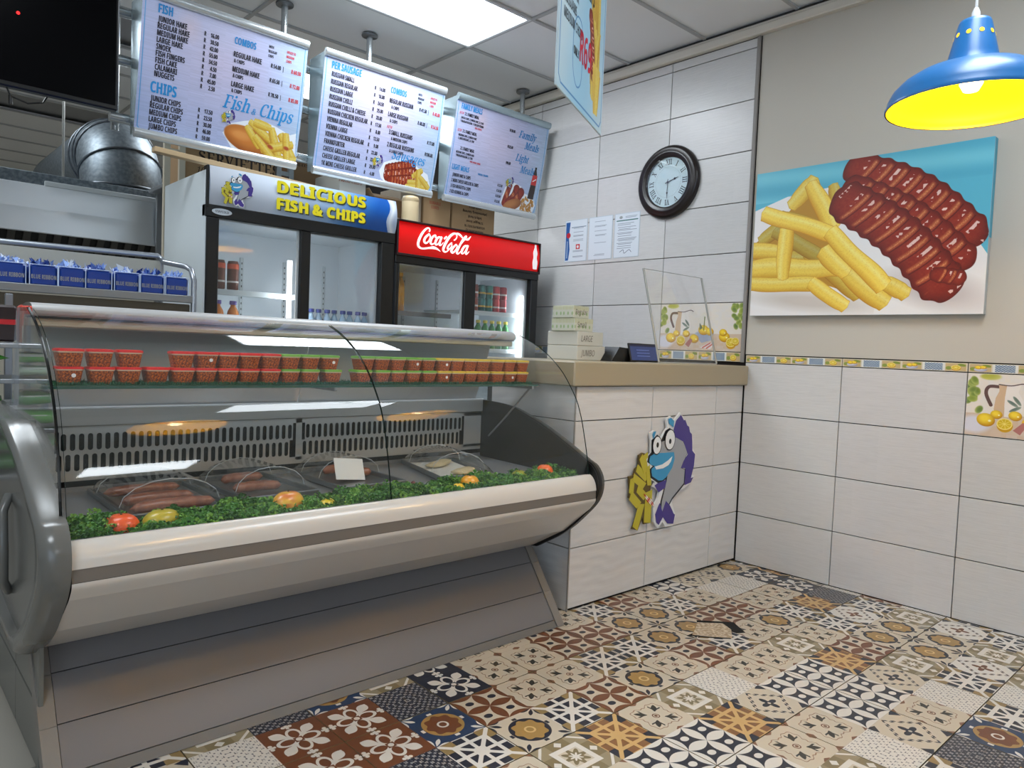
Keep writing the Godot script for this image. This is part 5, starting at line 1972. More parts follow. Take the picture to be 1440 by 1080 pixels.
	var strokes := [
		[[-1.209, 1.956, -1.204, 1.966, -1.212, 1.976, -1.232, 1.970, -1.261, 1.939, -1.284, 1.898, -1.292, 1.865, -1.282, 1.847, -1.257, 1.841, -1.21, 1.850, -1.17, 1.857, -1.141, 1.852, -1.114, 1.839], [0.006, 0.005, 0.005, 0.006, 0.0085, 0.0095, 0.009, 0.007, 0.005, 0.006, 0.0095, 0.006, 0.001]],
		[[-1.209, 1.94, -1.235, 1.916, -1.246, 1.892, -1.233, 1.878, -1.210, 1.894, -1.199, 1.922, -1.209, 1.94], [0.005, 0.008, 0.009, 0.006, 0.005, 0.005, 0.005]],
		[[-1.158, 1.923, -1.155, 1.933, -1.165, 1.937, -1.184, 1.920, -1.196, 1.893, -1.187, 1.877, -1.164, 1.888, -1.150, 1.904], [0.006, 0.005, 0.005, 0.008, 0.009, 0.006, 0.003, 0.002]],
		[[-1.118, 1.931, -1.139, 1.925, -1.156, 1.898, -1.154, 1.879, -1.136, 1.886, -1.116, 1.915], [0.005, 0.007, 0.009, 0.006, 0.004, 0.003]],
		[[-1.107, 1.936, -1.124, 1.892, -1.120, 1.879, -1.108, 1.884, -1.094, 1.900], [0.007, 0.009, 0.006, 0.003, 0.002]],
		[[-1.088, 1.924, -1.070, 1.940], [0.006, 0.006]],
		[[-1.008, 1.925, -0.994, 1.934, -0.984, 1.952, -0.990, 1.968, -1.012, 1.968, -1.044, 1.944, -1.074, 1.900, -1.092, 1.858, -1.082, 1.842, -1.062, 1.846, -1.040, 1.866], [0.004, 0.004, 0.004, 0.005, 0.007, 0.009, 0.010, 0.009, 0.006, 0.004, 0.003]],
		[[-0.998, 1.969, -0.975, 1.972, -0.950, 1.962, -0.930, 1.944], [0.004, 0.007, 0.007, 0.003]],
		[[-1.026, 1.907, -1.050, 1.884, -1.058, 1.866, -1.042, 1.864, -1.024, 1.886, -1.026, 1.907], [0.004, 0.006, 0.007, 0.005, 0.004, 0.004]],
		[[-0.988, 1.9, -1.013, 1.876, -1.026, 1.852, -1.012, 1.844, -0.988, 1.866, -0.979, 1.890, -0.988, 1.9], [0.005, 0.008, 0.009, 0.006, 0.005, 0.005, 0.005]],
		[[-0.978, 1.868, -0.938, 1.918, -0.904, 1.957, -0.908, 1.966, -0.932, 1.940, -0.964, 1.886, -0.980, 1.850, -0.968, 1.842, -0.945, 1.862], [0.002, 0.003, 0.004, 0.004, 0.007, 0.008, 0.008, 0.005, 0.002]],
		[[-0.912, 1.943, -0.888, 1.947, -0.866, 1.969], [0.004, 0.007, 0.002]],
		[[-0.895, 1.903, -0.916, 1.897, -0.936, 1.870, -0.940, 1.850, -0.924, 1.850, -0.900, 1.880], [0.005, 0.007, 0.009, 0.006, 0.004, 0.003]],
		[[-0.886, 1.908, -0.904, 1.862, -0.900, 1.848, -0.886, 1.856, -0.876, 1.868], [0.007, 0.009, 0.006, 0.003, 0.002]]]
	for s in strokes:
		var p := []
		for i in range(0, s[0].size(), 2):
			p.append(Vector2(s[0][i], s[0][i + 1]))
		var sm := smoothed(p, 5)
		var ws := []
		for i in sm.size():
			var u := float(i) / 5.0
			var a := int(u)
			ws.append(lerpf(s[1][mini(a, s[1].size() - 1)], s[1][mini(a + 1, s[1].size() - 1)], u - a))
		lw.stroke(sm, ws, lo, rx, UP)
	var bp := smoothed([Vector2(-0.277, 1.812), Vector2(-0.283, 1.86), Vector2(-0.275, 1.895), Vector2(-0.279, 1.93), Vector2(-0.268, 1.965), Vector2(-0.266, 1.988)], 4)
	var bp2 := PackedVector2Array()
	for q in bp:
		bp2.append(q)
	bp.reverse()
	for q in bp:
		bp2.append(Vector2(-0.516 - q.x, q.y))
	lw.prism(bp2, v3(0, 0, zf + 0.0245), rx, UP, 0.0)
	obj("header_lettering", lw, glow("letter_white_lit", Color(0.95, 0.93, 0.93), 0.7), r)
	wire_shelf(r, -1.40, -0.89, 1.445, zf - 0.13, zb + 0.06, M("shelf_dark", Color(0.30, 0.31, 0.32), 0.4))
	wire_shelf(r, -0.80, -0.25, 1.487, zf - 0.11, zb + 0.06, shelf_m)
	wire_shelf(r, -1.40, -0.25, 1.22, zf - 0.13, zb + 0.06, shelf_m)
	wire_shelf(r, -1.40, -0.25, 0.80, zf - 0.13, zb + 0.06, shelf_m)
	tube_light(r, -0.285, 1.0, 1.62, zf - 0.075, 4.0, 0.30)
	tube_light(r, -1.405, 1.0, 1.66, zf - 0.075, 4.0, 0.15)
	var cans := [[Color(0.10, 0.45, 0.45), "teal"], [Color(0.55, 0.22, 0.14), "brown-red"], [Color(0.08, 0.42, 0.40), "dark teal"], [Color(0.12, 0.48, 0.42), "green-teal"], [Color(0.74, 0.16, 0.18), "bright red"], [Color(0.62, 0.12, 0.16), "dark red"]]
	for i in 6:
		for lay2 in 2:
			var c := thing("drink_can", "%s slim can, %s from the left in the %s layer of the red-header fridge" % [cans[i][1], ORD[i], "lower" if lay2 == 0 else "upper"], "can", v3(-0.735 + 0.068 * i, 1.487 + lay2 * 0.094, zf - 0.16), 0.0, "cans on the upper shelf of the red-header fridge")
			put("can_body", can_mesh(0.030, 0.093) if i == 0 and lay2 == 0 else find_first("can_body", 0.093), M("can_col_%d" % i, cans[i][0], 0.3, 0.35), c)
			var bnd := Mesher.new()
			bnd.lathe([Vector2(0.0303, 0.030), Vector2(0.0303, 0.042)], 16)
			obj("print_band", bnd, M("band_gold" if i in [0, 2, 3] else "band_white", Color(0.80, 0.66, 0.22) if i in [0, 2, 3] else Color(0.86, 0.84, 0.82), 0.35), c)
	var gb := bottle_mesh(0.029, 0.205)
	var gc := cap_mesh(0.034, 0.205)
	for i in 7:
		var c := thing("lime_bottle", ORD[i] + " green bottle with a yellow cap from the left under the cans", "bottle", v3(-0.745 + 0.066 * i, 1.22, zf - 0.17), 0.0, "green bottles with yellow caps")
		put("bottle_body", gb, M("bottle_green", Color(0.16, 0.52, 0.24), 0.15), c)
		put("bottle_cap", gc, M("cap_yellow", Color(0.82, 0.76, 0.22), 0.4), c)
	for i in 3:
		var c := thing("energy_bottle", ["tall gold bottle at the left edge of the red-header fridge", "tall gold bottle, middle of three at the left of the red-header fridge", "tall gold bottle, innermost of three in the red-header fridge"][i], "bottle", v3(-1.335 + 0.068 * i, 1.445, zf - 0.20 - 0.05 * i), 0.0, "gold bottles in the red-header fridge")
		put("bottle_body", bottle_mesh(0.03, 0.265), M("bottle_gold", Color(0.78, 0.52, 0.16), 0.2, 0.3), c)
		put("bottle_cap", cap_mesh(0.034, 0.265), M("cap_gold", Color(0.85, 0.60, 0.20), 0.4), c)


var can_small: Mesh


func find_first(_n: String, h: float) -> Mesh:
	if can_small == null:
		can_small = can_mesh(0.030, h)
	return can_small


func fit_width(s: String, h: float) -> float:
	# natural width of bold lettering with capitals h high
	var m := Mesher.new()
	return maxf(text(m, s, Vector3.ZERO, v3(1, 0, 0), UP, h), 0.001)


func img_poster(kind: int) -> Image:
	var p := Pic.new(640, 480, Color.WHITE)
	for y in 480:
		for x in 640:
			var u := x / 640.0
			var v := y / 480.0
			var c := Color(0.66, 0.71, 0.86).lerp(Color(0.76, 0.73, 0.84), clampf(1.0 - Vector2(u - 0.45, v - 0.35).length() * 1.6, 0, 1))
			c = c.lerp(Color(0.68, 0.80, 0.88), clampf((u - 0.72) * 2.0, 0, 0.8))
			c = c.lerp(Color(0.90, 0.72, 0.68), clampf(0.30 - Vector2((u - 0.26) * 1.6, v - 0.16).length() * 2.2, 0, 0.3))
			c *= 0.97 + 0.06 * p.noise(x / 60, y / 2)
			p.im.set_pixel(x, y, c)
	var blue := Color(0.35, 0.60, 0.82)
	p.path([Vector2(10, 12), Vector2(10, 452), Vector2(26, 468), Vector2(616, 468), Vector2(628, 452), Vector2(628, 26)], 1.6, blue)
	var white := Color(0.90, 0.92, 0.95)
	if kind == 0:
		p.poly(pv([322, 410, 345, 372, 400, 350, 470, 330, 540, 344, 600, 362, 626, 350, 634, 480, 380, 480]), white)
		p.ell(432, 420, 108, 48, 0.22, Color(0.80, 0.50, 0.22), Color(0.55, 0.28, 0.10), 3.0)
		p.ell(400, 408, 50, 20, 0.15, Color(0.86, 0.58, 0.30), Color(0.78, 0.46, 0.20), 12.0)
		for q in [[430, 350, 520, 400], [470, 372, 600, 440], [520, 360, 560, 460], [420, 372, 470, 430], [560, 372, 636, 470], [490, 440, 610, 400], [500, 470, 640, 456], [580, 366, 600, 470], [450, 345, 505, 352], [455, 400, 540, 470]]:
			p.fry(q[0], q[1], q[2], q[3], 17, 0.88)
		p.ell(520, 424, 14, 7, 0.4, Color(0.66, 0.30, 0.16), Color(-1, 0, 0), 5.0)
		p.ell(590, 416, 12, 7, 0.2, Color(0.66, 0.30, 0.16), Color(-1, 0, 0), 5.0)
	elif kind == 1:
		p.poly(pv([330, 420, 350, 380, 430, 345, 510, 350, 540, 370, 600, 390, 625, 440, 610, 476, 400, 476, 345, 450]), white)
		p.sausage(380, 405, 500, 365, 26, 7, 0, true)
		p.sausage(380, 432, 515, 396, 26, 7, 0, true)
		p.sausage(400, 452, 515, 428, 24, 7, 0, true)
		for q in [[520, 410, 560, 380], [500, 440, 600, 430], [530, 400, 600, 460], [490, 462, 600, 450], [545, 385, 560, 470], [560, 410, 615, 450]]:
			p.fry(q[0], q[1], q[2], q[3], 14, 0.85)
	else:
		p.poly(pv([372, 440, 390, 360, 440, 328, 500, 340, 530, 370, 600, 380, 628, 420, 610, 472, 420, 476]), white)
		p.sausage(400, 440, 420, 350, 18, 1, 0, false)
		p.sausage(430, 430, 470, 360, 24, 1, 10, false)
		p.sausage(455, 430, 505, 372, 26, 1, 8, false)
		p.ell(460, 440, 66, 28, -0.35, Color(0.72, 0.46, 0.24), Color(0.50, 0.28, 0.12), 3.0)
		for k in 40:
			p.ell(525 + p.noise(k, 1) * 84, 392 + p.noise(k, 2) * 78, 10, 6, p.noise(k, 3) * 3, Color(0.78, 0.56, 0.26), Color(0.58, 0.38, 0.16), 2.0)
		p.poly(pv([560, 392, 566, 330, 572, 262, 580, 240, 592, 240, 600, 262, 606, 330, 604, 392]), Color(0.16, 0.09, 0.09))
		p.poly(pv([569, 300, 571, 268, 605, 268, 606, 320, 568, 320]), Color(0.78, 0.14, 0.14))
		p.line(578, 300, 598, 288, 2.5, Color(0.95, 0.93, 0.93))
		p.poly(pv([580, 228, 592, 228, 592, 240, 580, 240]), Color(0.12, 0.09, 0.09))
	return p.im


func heavy(m: Mesher, s: String, o: Vector3, ux: Vector3, uy: Vector3, h: float, cond: float, al: int) -> void:
	# poster capitals are thick and narrow: the same word twice, a stem apart
	var n := ux.cross(uy)
	text(m, s, o, ux, uy, h, cond, al)
	text(m, s, o + ux * h * 0.045 + n * 0.0001, ux, uy, h, cond, al)


func make_boards() -> void:
	var o := v3(0, 2.235, -1.78)
	var uy := v3(0, 0.665, 0.13).normalized()
	var ux := v3(1, 0, 0)
	var n := ux.cross(uy)
	var bw := 0.868
	var bh := 0.678
	var silver := M("board_silver", Color(0.78, 0.80, 0.81), 0.22, 0.55)
	var plate := M("board_plate", Color(0.66, 0.73, 0.76), 0.25, 0.6)
	var xs := [-2.902, -1.928, -0.958]
	var heads := ["FISH", "PER SAUSAGE", "FAMILY MEALS"]
	var labels := ["menu board headed FISH and CHIPS, beside the black television", "middle menu board headed PER SAUSAGE", "menu board headed FAMILY MEALS, nearest the tiled wall"]
	var tops: Array = []
	for k in 3:
		var t := thing("menu_board", labels[k], "menu board", v3(xs[k], 0, 0) + o, 0.0, "menu boards hanging over the fridges")
		var b := Mesher.new()
		var q := PackedVector2Array([Vector2(0.015, 0.0), Vector2(0.05, 0.0), Vector2(0.05, bh * 0.98), Vector2(-0.13 + 0.03, bh * 0.98)])
		for s in [0.004, bw - 0.004]:
			var pl := Mesher.new()
			var poly := PackedVector2Array()
			for i in 9:
				var u := i / 8.0
				var pp := uy * bh * u + n * (0.010 * sin(u * PI) - 0.004)
				poly.append(Vector2(-pp.z, pp.y))
			poly.append(Vector2(0.055, bh * 0.975))
			poly.append(Vector2(0.055, 0.0))
			pl.prism(poly, v3(s + 0.003, 0, 0), v3(0, 0, -1), v3(0, 1, 0), 0.006)
			obj("side_plate", pl, plate, t)
		var bk := Mesher.new()
		bk.box(v3(bw * 0.5, bh * 0.49, -0.058), v3(bw, bh * 0.97, 0.004))
		obj("back_sheet", bk, plate, t)
		# poster: gently bowed sheet
		var f := Mesher.new()
		f.smooth(true)
		for i in 10:
			var a := i / 10.0
			var c := (i + 1) / 10.0
			var pa := uy * bh * a + n * (0.010 * sin(a * PI))
			var pc := uy * bh * c + n * (0.010 * sin(c * PI))
			f.quad(pa, pa + ux * bw, pc + ux * bw, pc, Rect2(0, 1.0 - c, 1, 0.1))
		var fo := obj("poster", f, printed("poster_%d" % k, img_poster(k), 0.22), t)
		(fo.material_override as StandardMaterial3D).clearcoat_enabled = true
		(fo.material_override as StandardMaterial3D).clearcoat = 0.4
		for yy in [0.006, bh - 0.006]:
			var rl := Mesher.new()
			var rs := []
			for xx in [0.0, bw]:
				var ring := []
				for j in 12:
					var a := TAU * j / 12
					ring.append(v3(xx, 0, 0) + uy * (yy + cos(a) * 0.024) + n * (0.002 + sin(a) * 0.018))
				rs.append(ring)
			rl.smooth(true)
			rl.rings(rs, true, false)
			rl.smooth(false)
			rl.face(rs[0], -ux)
			rl.face(rs[1], ux)
			obj("snap_rail", rl, silver if k < 2 or yy < 0.1 else plate, t)
		var black := Mesher.new()
		var cy := Mesher.new()
		var rd := Mesher.new()
		var at := func(u: float, v: float) -> Vector3: return ux * bw * u + uy * bh * (1.0 - v) + n * (0.010 * sin((1.0 - v) * PI) + 0.0012)
		var w := func(m: Mesher, s: String, u: float, v: float, h: float, cond := 0.56, al := 0) -> void: heavy(m, s, at.call(u, v), ux, uy, h, cond, al)
		if k == 0:
			w.call(cy, "FISH", 0.085, 0.125, 0.042)
			var it := [["JUNIOR HAKE", "16.00"], ["REGULAR HAKE", "30.50"], ["MEDIUM HAKE", "42.00"], ["LARGE HAKE", "55.00"], ["SNOEK", "34.50"], ["FISH FINGERS", "4.50"], ["FISH CAKE", "7.00"], ["CALAMARI", "45.00"], ["NUGGETS", "2.50"]]
			for i in it.size():
				w.call(black, it[i][0], 0.085, 0.185 + 0.048 * i, 0.0275)
				w.call(black, "R", 0.345, 0.185 + 0.048 * i, 0.0215)
				w.call(black, it[i][1], 0.43, 0.185 + 0.048 * i, 0.0215, 0.58, 2)
			w.call(cy, "CHIPS", 0.07, 0.685, 0.054, 0.60)
			it = [["JUNIOR CHIPS", "17.50"], ["REGULAR CHIPS", "23.50"], ["MEDIUM CHIPS", "30.00"], ["LARGE CHIPS", "46.00"], ["JUMBO CHIPS", "59.00"]]
			for i in it.size():
				w.call(black, it[i][0], 0.075, 0.745 + 0.050 * i, 0.0275)
				w.call(black, "R", 0.345, 0.745 + 0.050 * i, 0.0215)
				w.call(black, it[i][1], 0.43, 0.745 + 0.050 * i, 0.0215, 0.58, 2)
			w.call(cy, "COMBOS", 0.525, 0.175, 0.036)
			for i in 3:
				w.call(black, ["WITH", "REGULAR", "CHIPS"][i], 0.74, 0.125 + 0.035 * i, 0.014)
				w.call(rd, ["UPSIZE TO", "MEDIUM", "CHIPS"][i], 0.86, 0.125 + 0.035 * i, 0.014)
				w.call(black, ["REGULAR HAKE", "MEDIUM HAKE", "LARGE HAKE"][i], 0.525, 0.270 + 0.112 * i, 0.0275)
				w.call(black, "& CHIPS", 0.53, 0.312 + 0.112 * i, 0.019)
				w.call(black, ["R 54.00  |", "R 65.50  |", "R 78.50  |"][i], 0.845, 0.270 + 0.112 * i, 0.0215, 0.58, 2)
				w.call(rd, ["R 60.50", "R 72.00", "R 85.00"][i], 0.965, 0.270 + 0.112 * i, 0.0215, 0.58, 2)
			text(cy, "Fish", at.call(0.485, 0.665), ux, uy, 0.068, 0.72, 0, "Droid Serif", 700, 0.25)
			text(cy, "&", at.call(0.665, 0.665), ux, uy, 0.03, 0.8, 0, "Droid Serif", 700, 0.25)
			text(cy, "Chips", at.call(0.715, 0.665), ux, uy, 0.068, 0.74, 0, "Droid Serif", 700, 0.25)
		elif k == 1:
			w.call(cy, "PER SAUSAGE", 0.055, 0.125, 0.040)
			var it := [["RUSSIAN SMALL", "14.00"], ["RUSSIAN REGULAR", "18.00"], ["RUSSIAN LARGE", "24.50"], ["RUSSIAN CHILLI", "25.00"], ["RUSSIAN CHILLI & CHEESE", "28.00"], ["RUSSIAN CHICKEN REGULAR", "17.50"], ["VIENNA REGULAR", "8.00"], ["VIENNA LARGE", "12.50"], ["VIENNA CHICKEN REGULAR", "9.00"], ["FRANKFURTER", "22.00"], ["CHEESE GRILLER REGULAR", "22.50"], ["CHEESE GRILLER LARGE", "29.00"], ["1K MINI CHEESE GRILLER", "4.00"]]
			for i in it.size():
				w.call(black, it[i][0], 0.06, 0.190 + 0.062 * i, 0.0275, 0.52)
				w.call(black, "R", 0.395, 0.190 + 0.062 * i, 0.0215)
				w.call(black, it[i][1], 0.48, 0.190 + 0.062 * i, 0.0215, 0.58, 2)
			w.call(cy, "COMBOS", 0.525, 0.175, 0.036)
			for i in 3:
				w.call(black, ["WITH", "REGULAR", "CHIPS"][i], 0.76, 0.125 + 0.035 * i, 0.014)
				w.call(rd, ["UPSIZE TO", "MEDIUM", "CHIPS"][i], 0.87, 0.125 + 0.035 * i, 0.014)
			for i in 2:
				w.call(black, ["REGULAR RUSSIAN", "LARGE RUSSIAN"][i], 0.525, 0.262 + 0.120 * i, 0.0275, 0.52)
				w.call(black, "& CHIPS", 0.545, 0.310 + 0.120 * i, 0.019)
				w.call(black, ["R 41.50  |", "R 48.00  |"][i], 0.865, 0.262 + 0.120 * i, 0.0215, 0.58, 2)
				w.call(rd, ["R 48.00", "R 54.50"][i], 0.97, 0.262 + 0.120 * i, 0.0215, 0.58, 2)
				w.call(black, ["3 SMALL RUSSIANS", "2 REGULAR RUSSIANS"][i], 0.55, 0.535 + 0.110 * i, 0.0275, 0.52)
				w.call(black, ["& MEDIUM CHIPS", "& LARGE CHIPS"][i], 0.575, 0.582 + 0.110 * i, 0.019)
				w.call(black, ["R 77.00", "R100.00"][i], 0.955, 0.535 + 0.110 * i, 0.0215, 0.58, 2)
			text(rd, "NEW", at.call(0.525, 0.485), ux, uy, 0.017, 0.7, 0, "Droid Serif", 700, 0.3)
			text(cy, "Sausages", at.call(0.60, 0.745), ux, uy, 0.058, 0.70, 0, "Droid Serif", 700, 0.25)
		else:
			w.call(cy, "FAMILY MEALS", 0.045, 0.115, 0.036, 0.52)
			var big := ["2 L FAMILY MEAL", "2 L FAMILY MEAL", "2 L FAMILY MEAL"]
			for i in 3:
				var v0 := 0.170 + 0.165 * i
				if i < 2:
					text(rd, "NEW", at.call(0.03, v0 - 0.004), ux, uy, 0.016, 0.7, 0, "Droid Serif", 700, 0.3)
				w.call(black, big[i], 0.085, v0, 0.021, 0.52)
				w.call(black, ["JUNIOR CHIPS, 2 JUNIOR HAKE, 2L COKE", "MEDIUM CHIPS, 2 JUNIOR HAKE", "MEDIUM CHIPS, 2 JUNIOR HAKE"][i], 0.05, v0 + 0.038, 0.0145, 0.52)
				w.call(black, ["1 REGULAR RUSSIAN, 1 CHICKEN VIENNA", "2 LARGE RUSSIANS, 2L COKE", "1 REGULAR RUSSIAN, 2L COKE"][i], 0.05, v0 + 0.070, 0.0145, 0.52)
				w.call(black, ["R138.00", "R125.00", "R99.00"][i], 0.62, v0 + 0.02, 0.019, 0.55, 2)
				w.call(rd, ["FEED 4 PEOPLE", "", "FEED 3 PEOPLE  R30.00"][i], 0.20, v0 + 0.100, 0.012, 0.52)
			w.call(cy, "LIGHT MEALS", 0.035, 0.70, 0.034, 0.50)
			w.call(cy, "OVER 60S / CHILDREN", 0.30, 0.70, 0.013, 0.5)
			for i in 4:
				w.call(black, ["JUNIOR HAKE & CHIPS", "2 MINI CHEESE GRILLERS & CHIPS", "3 FISH NUGGETS & CHIPS", "2 KID VIENNAS & CHIPS"][i], 0.05, 0.765 + 0.055 * i, 0.0215, 0.50)
				w.call(black, ["R 23.50", "R 24.50", "R 23.50", "R 22.50"][i], 0.575, 0.765 + 0.055 * i, 0.0175, 0.58, 2)
			text(cy, "Family", at.call(0.665, 0.22), ux, uy, 0.048, 0.72, 0, "Droid Serif", 700, 0.25)
			text(cy, "Meals", at.call(0.745, 0.32), ux, uy, 0.048, 0.72, 0, "Droid Serif", 700, 0.25)
			text(cy, "Light", at.call(0.665, 0.46), ux, uy, 0.048, 0.72, 0, "Droid Serif", 700, 0.25)
			text(cy, "Meals", at.call(0.735, 0.57), ux, uy, 0.048, 0.72, 0, "Droid Serif", 700, 0.25)
		obj("lettering", black, M("menu_ink", Color(0.10, 0.09, 0.14), 0.5), fo)
		obj("lettering", cy, M("menu_cyan", Color(0.10, 0.52, 0.78), 0.5), fo)
		obj("lettering", rd, M("menu_red", Color(0.78, 0.24, 0.26), 0.5), fo)
		var fe := Node3D.new()
		fe.name = "fish_emblem"
		t.add_child(fe, true)
		var fp: Vector3 = at.call([0.535, 0.50, 0.655][k], [0.735, 0.80, 0.70][k])
		fish_figure(fe, fp, ux, uy, 0.13, 0.0006, 0.0002)
	# tubes that carry the boards, ceiling posts with flanges
	var tube := M("tube_silver", Color(0.72, 0.74, 0.75), 0.25, 0.8)
	for i in 3:
		var y: float = [2.315, 2.605, 2.845][i]
		var m := Mesher.new()
		m.tube([v3(-2.99, y, -1.868), v3(-0.10, y, -1.868)], 0.026, 16)
		tag(obj("hanging_rail", m, tube), ["lowest silver tube behind the menu boards", "middle silver tube behind the menu boards", "topmost silver tube behind the menu boards"][i], "tube", "tubes behind the menu boards")
	var pn := ["silver ceiling post at the left edge of the first menu board", "silver ceiling post with round flange behind the first menu board's right end", "silver ceiling post with round flange above the middle menu board", "silver ceiling post with round flange above the last menu board"]
	var px := [-2.955, -2.06, -1.485, -0.135]
	for i in 4:
		var t := thing("ceiling_post", pn[i], "post", v3(px[i], 2.26, -1.868), 0.0, "posts carrying the menu boards")
		var m := Mesher.new()
		m.tube([v3(0, 0, -0.045), v3(0, 0.94, -0.045)], 0.019, 14)
		obj("pole", m, tube, t)
		var fl := Mesher.new()
		fl.lathe([Vector2(0.0, 0.925), Vector2(0.05, 0.926), Vector2(0.052, 0.932), Vector2(0.05, 0.9385), Vector2(0.0, 0.939)], 22, v3(0, 0, -0.045))
		obj("flange", fl, M("flange_grey", Color(0.52, 0.53, 0.54), 0.35, 0.7), t)
	make_sign()


func make_sign() -> void:
	# the poster that hangs over the counter, turned to the queue
	var a := v3(-2.212, 2.12, 0.517)
	var b := v3(-1.674, 2.12, 0.253)
	var ux := (b - a).normalized()
	var w := (b - a).length()
	var h := 0.86
	var t := thing("hanging_poster", "pale blue hanging price poster with R69, seen at a slant", "poster", a)
	var img := Pic.new(420, 600, Color(0.70, 0.83, 0.90))
	for y in 600:
		for x in 420:
			img.im.set_pixel(x, y, Color(0.62, 0.80, 0.90).lerp(Color(0.80, 0.87, 0.90), clampf(0.5 + 0.5 * sin(x * 0.012 + y * 0.004), 0, 1)))
	var line := Color(0.25, 0.52, 0.74)
	img.path([Vector2(14, 0), Vector2(14, 568), Vector2(32, 584), Vector2(392, 584), Vector2(408, 566), Vector2(408, 0)], 2.2, line)
	for k in 9:
		img.fry(230 + k * 14.0, 130 + k * 10.0 - (k % 2) * 20.0, 262 + k * 12.0, 260 + k * 26.0, 15, 0.9)
	img.poly(pv([250, 20, 330, 0, 350, 110, 300, 140]), Color(0.20, 0.18, 0.26))
	for k in 5:
		img.fry(205 + k * 16.0, -20 + k * 4.0, 225 + k * 16.0, 90 + k * 14.0, 13, 0.9)
	# chips stand in a paper cone beside sausages
	for k in 12:
		img.fry(280 + (k * 37) % 90, 330 + (k * 53) % 60, 290 + (k * 37) % 60, 470 + (k * 29) % 60, 14, 0.92)
	img.sausage(268, 330, 305, 470, 20, 6, -8)
	img.poly(pv([300, 470, 385, 450, 372, 540, 345, 562, 318, 530]), Color(0.86, 0.70, 0.34))
	for k in 6:
		img.fry(312 + k * 12.0, 440, 330 + k * 6.0, 560, 9, 0.95)
	for y0 in [70.0, 150.0]:
		img.path(smoothed([Vector2(330, y0 + 60), Vector2(352, y0), Vector2(392, y0 + 10), Vector2(384, y0 + 80), Vector2(340, y0 + 90), Vector2(330, y0 + 60)], 5), 1.5, line)
	img.path(smoothed([Vector2(120, 420), Vector2(150, 380), Vector2(196, 400), Vector2(200, 520), Vector2(160, 550), Vector2(124, 510), Vector2(120, 420)], 5), 2.0, line)
	var p := Mesher.new()
	p.quad(v3(0, 0, 0) , ux * w, ux * w + UP * h, UP * h)
	obj("print", p, printed("hanging_print", img.im, 0.35), t)
	var n := ux.cross(UP)
	var bd := Mesher.new()
	bd.x = Transform3D(Basis(ux, UP, n), Vector3.ZERO)
	bd.box(v3(w * 0.5, h * 0.5, -0.0035), v3(w + 0.004, h + 0.004, 0.006), 0.001)
	obj("board", bd, M("board_white", Color(0.80, 0.86, 0.89), 0.4), t)
	var ink := Mesher.new()
	var at := func(u: float, v: float) -> Vector3: return ux * w * u + UP * h * (1.0 - v) + n * 0.001
	text(ink, "RUSSIAN & CHIPS", at.call(0.09, 0.50), ux, UP, 0.062, 0.52)
	var gr := Mesher.new()
	for i in 3:
		text(gr, ["2 REGULAR", "RUSSIANS", "MEDIUM CHIPS"][i], at.call(0.09, 0.585 + 0.062 * i), ux, UP, 0.036, 0.62)
	var rd := Mesher.new()
	text(rd, "R69", at.call(0.42, 0.80), ux, UP, 0.115, 0.62)
	text(ink, "ONLY", at.call(0.30, 0.80), ux, UP, 0.03, 0.6)
	obj("lettering", ink, M("menu_ink"), t)
	obj("lettering", gr, M("ink_grey", Color(0.30, 0.34, 0.38), 0.5), t)
	obj("price", rd, M("price_red", Color(0.80, 0.12, 0.24), 0.5), t)
	var wi := Mesher.new()
	for u in [0.12, 0.88]:
		wi.tube([ux * w * u + UP * h - n * 0.0035, ux * w * u + UP * 1.079 - n * 0.0035], 0.0015, 6)
	obj("hanging_wire", wi, M("wire_grey", Color(0.6, 0.6, 0.6), 0.3, 0.8), t)


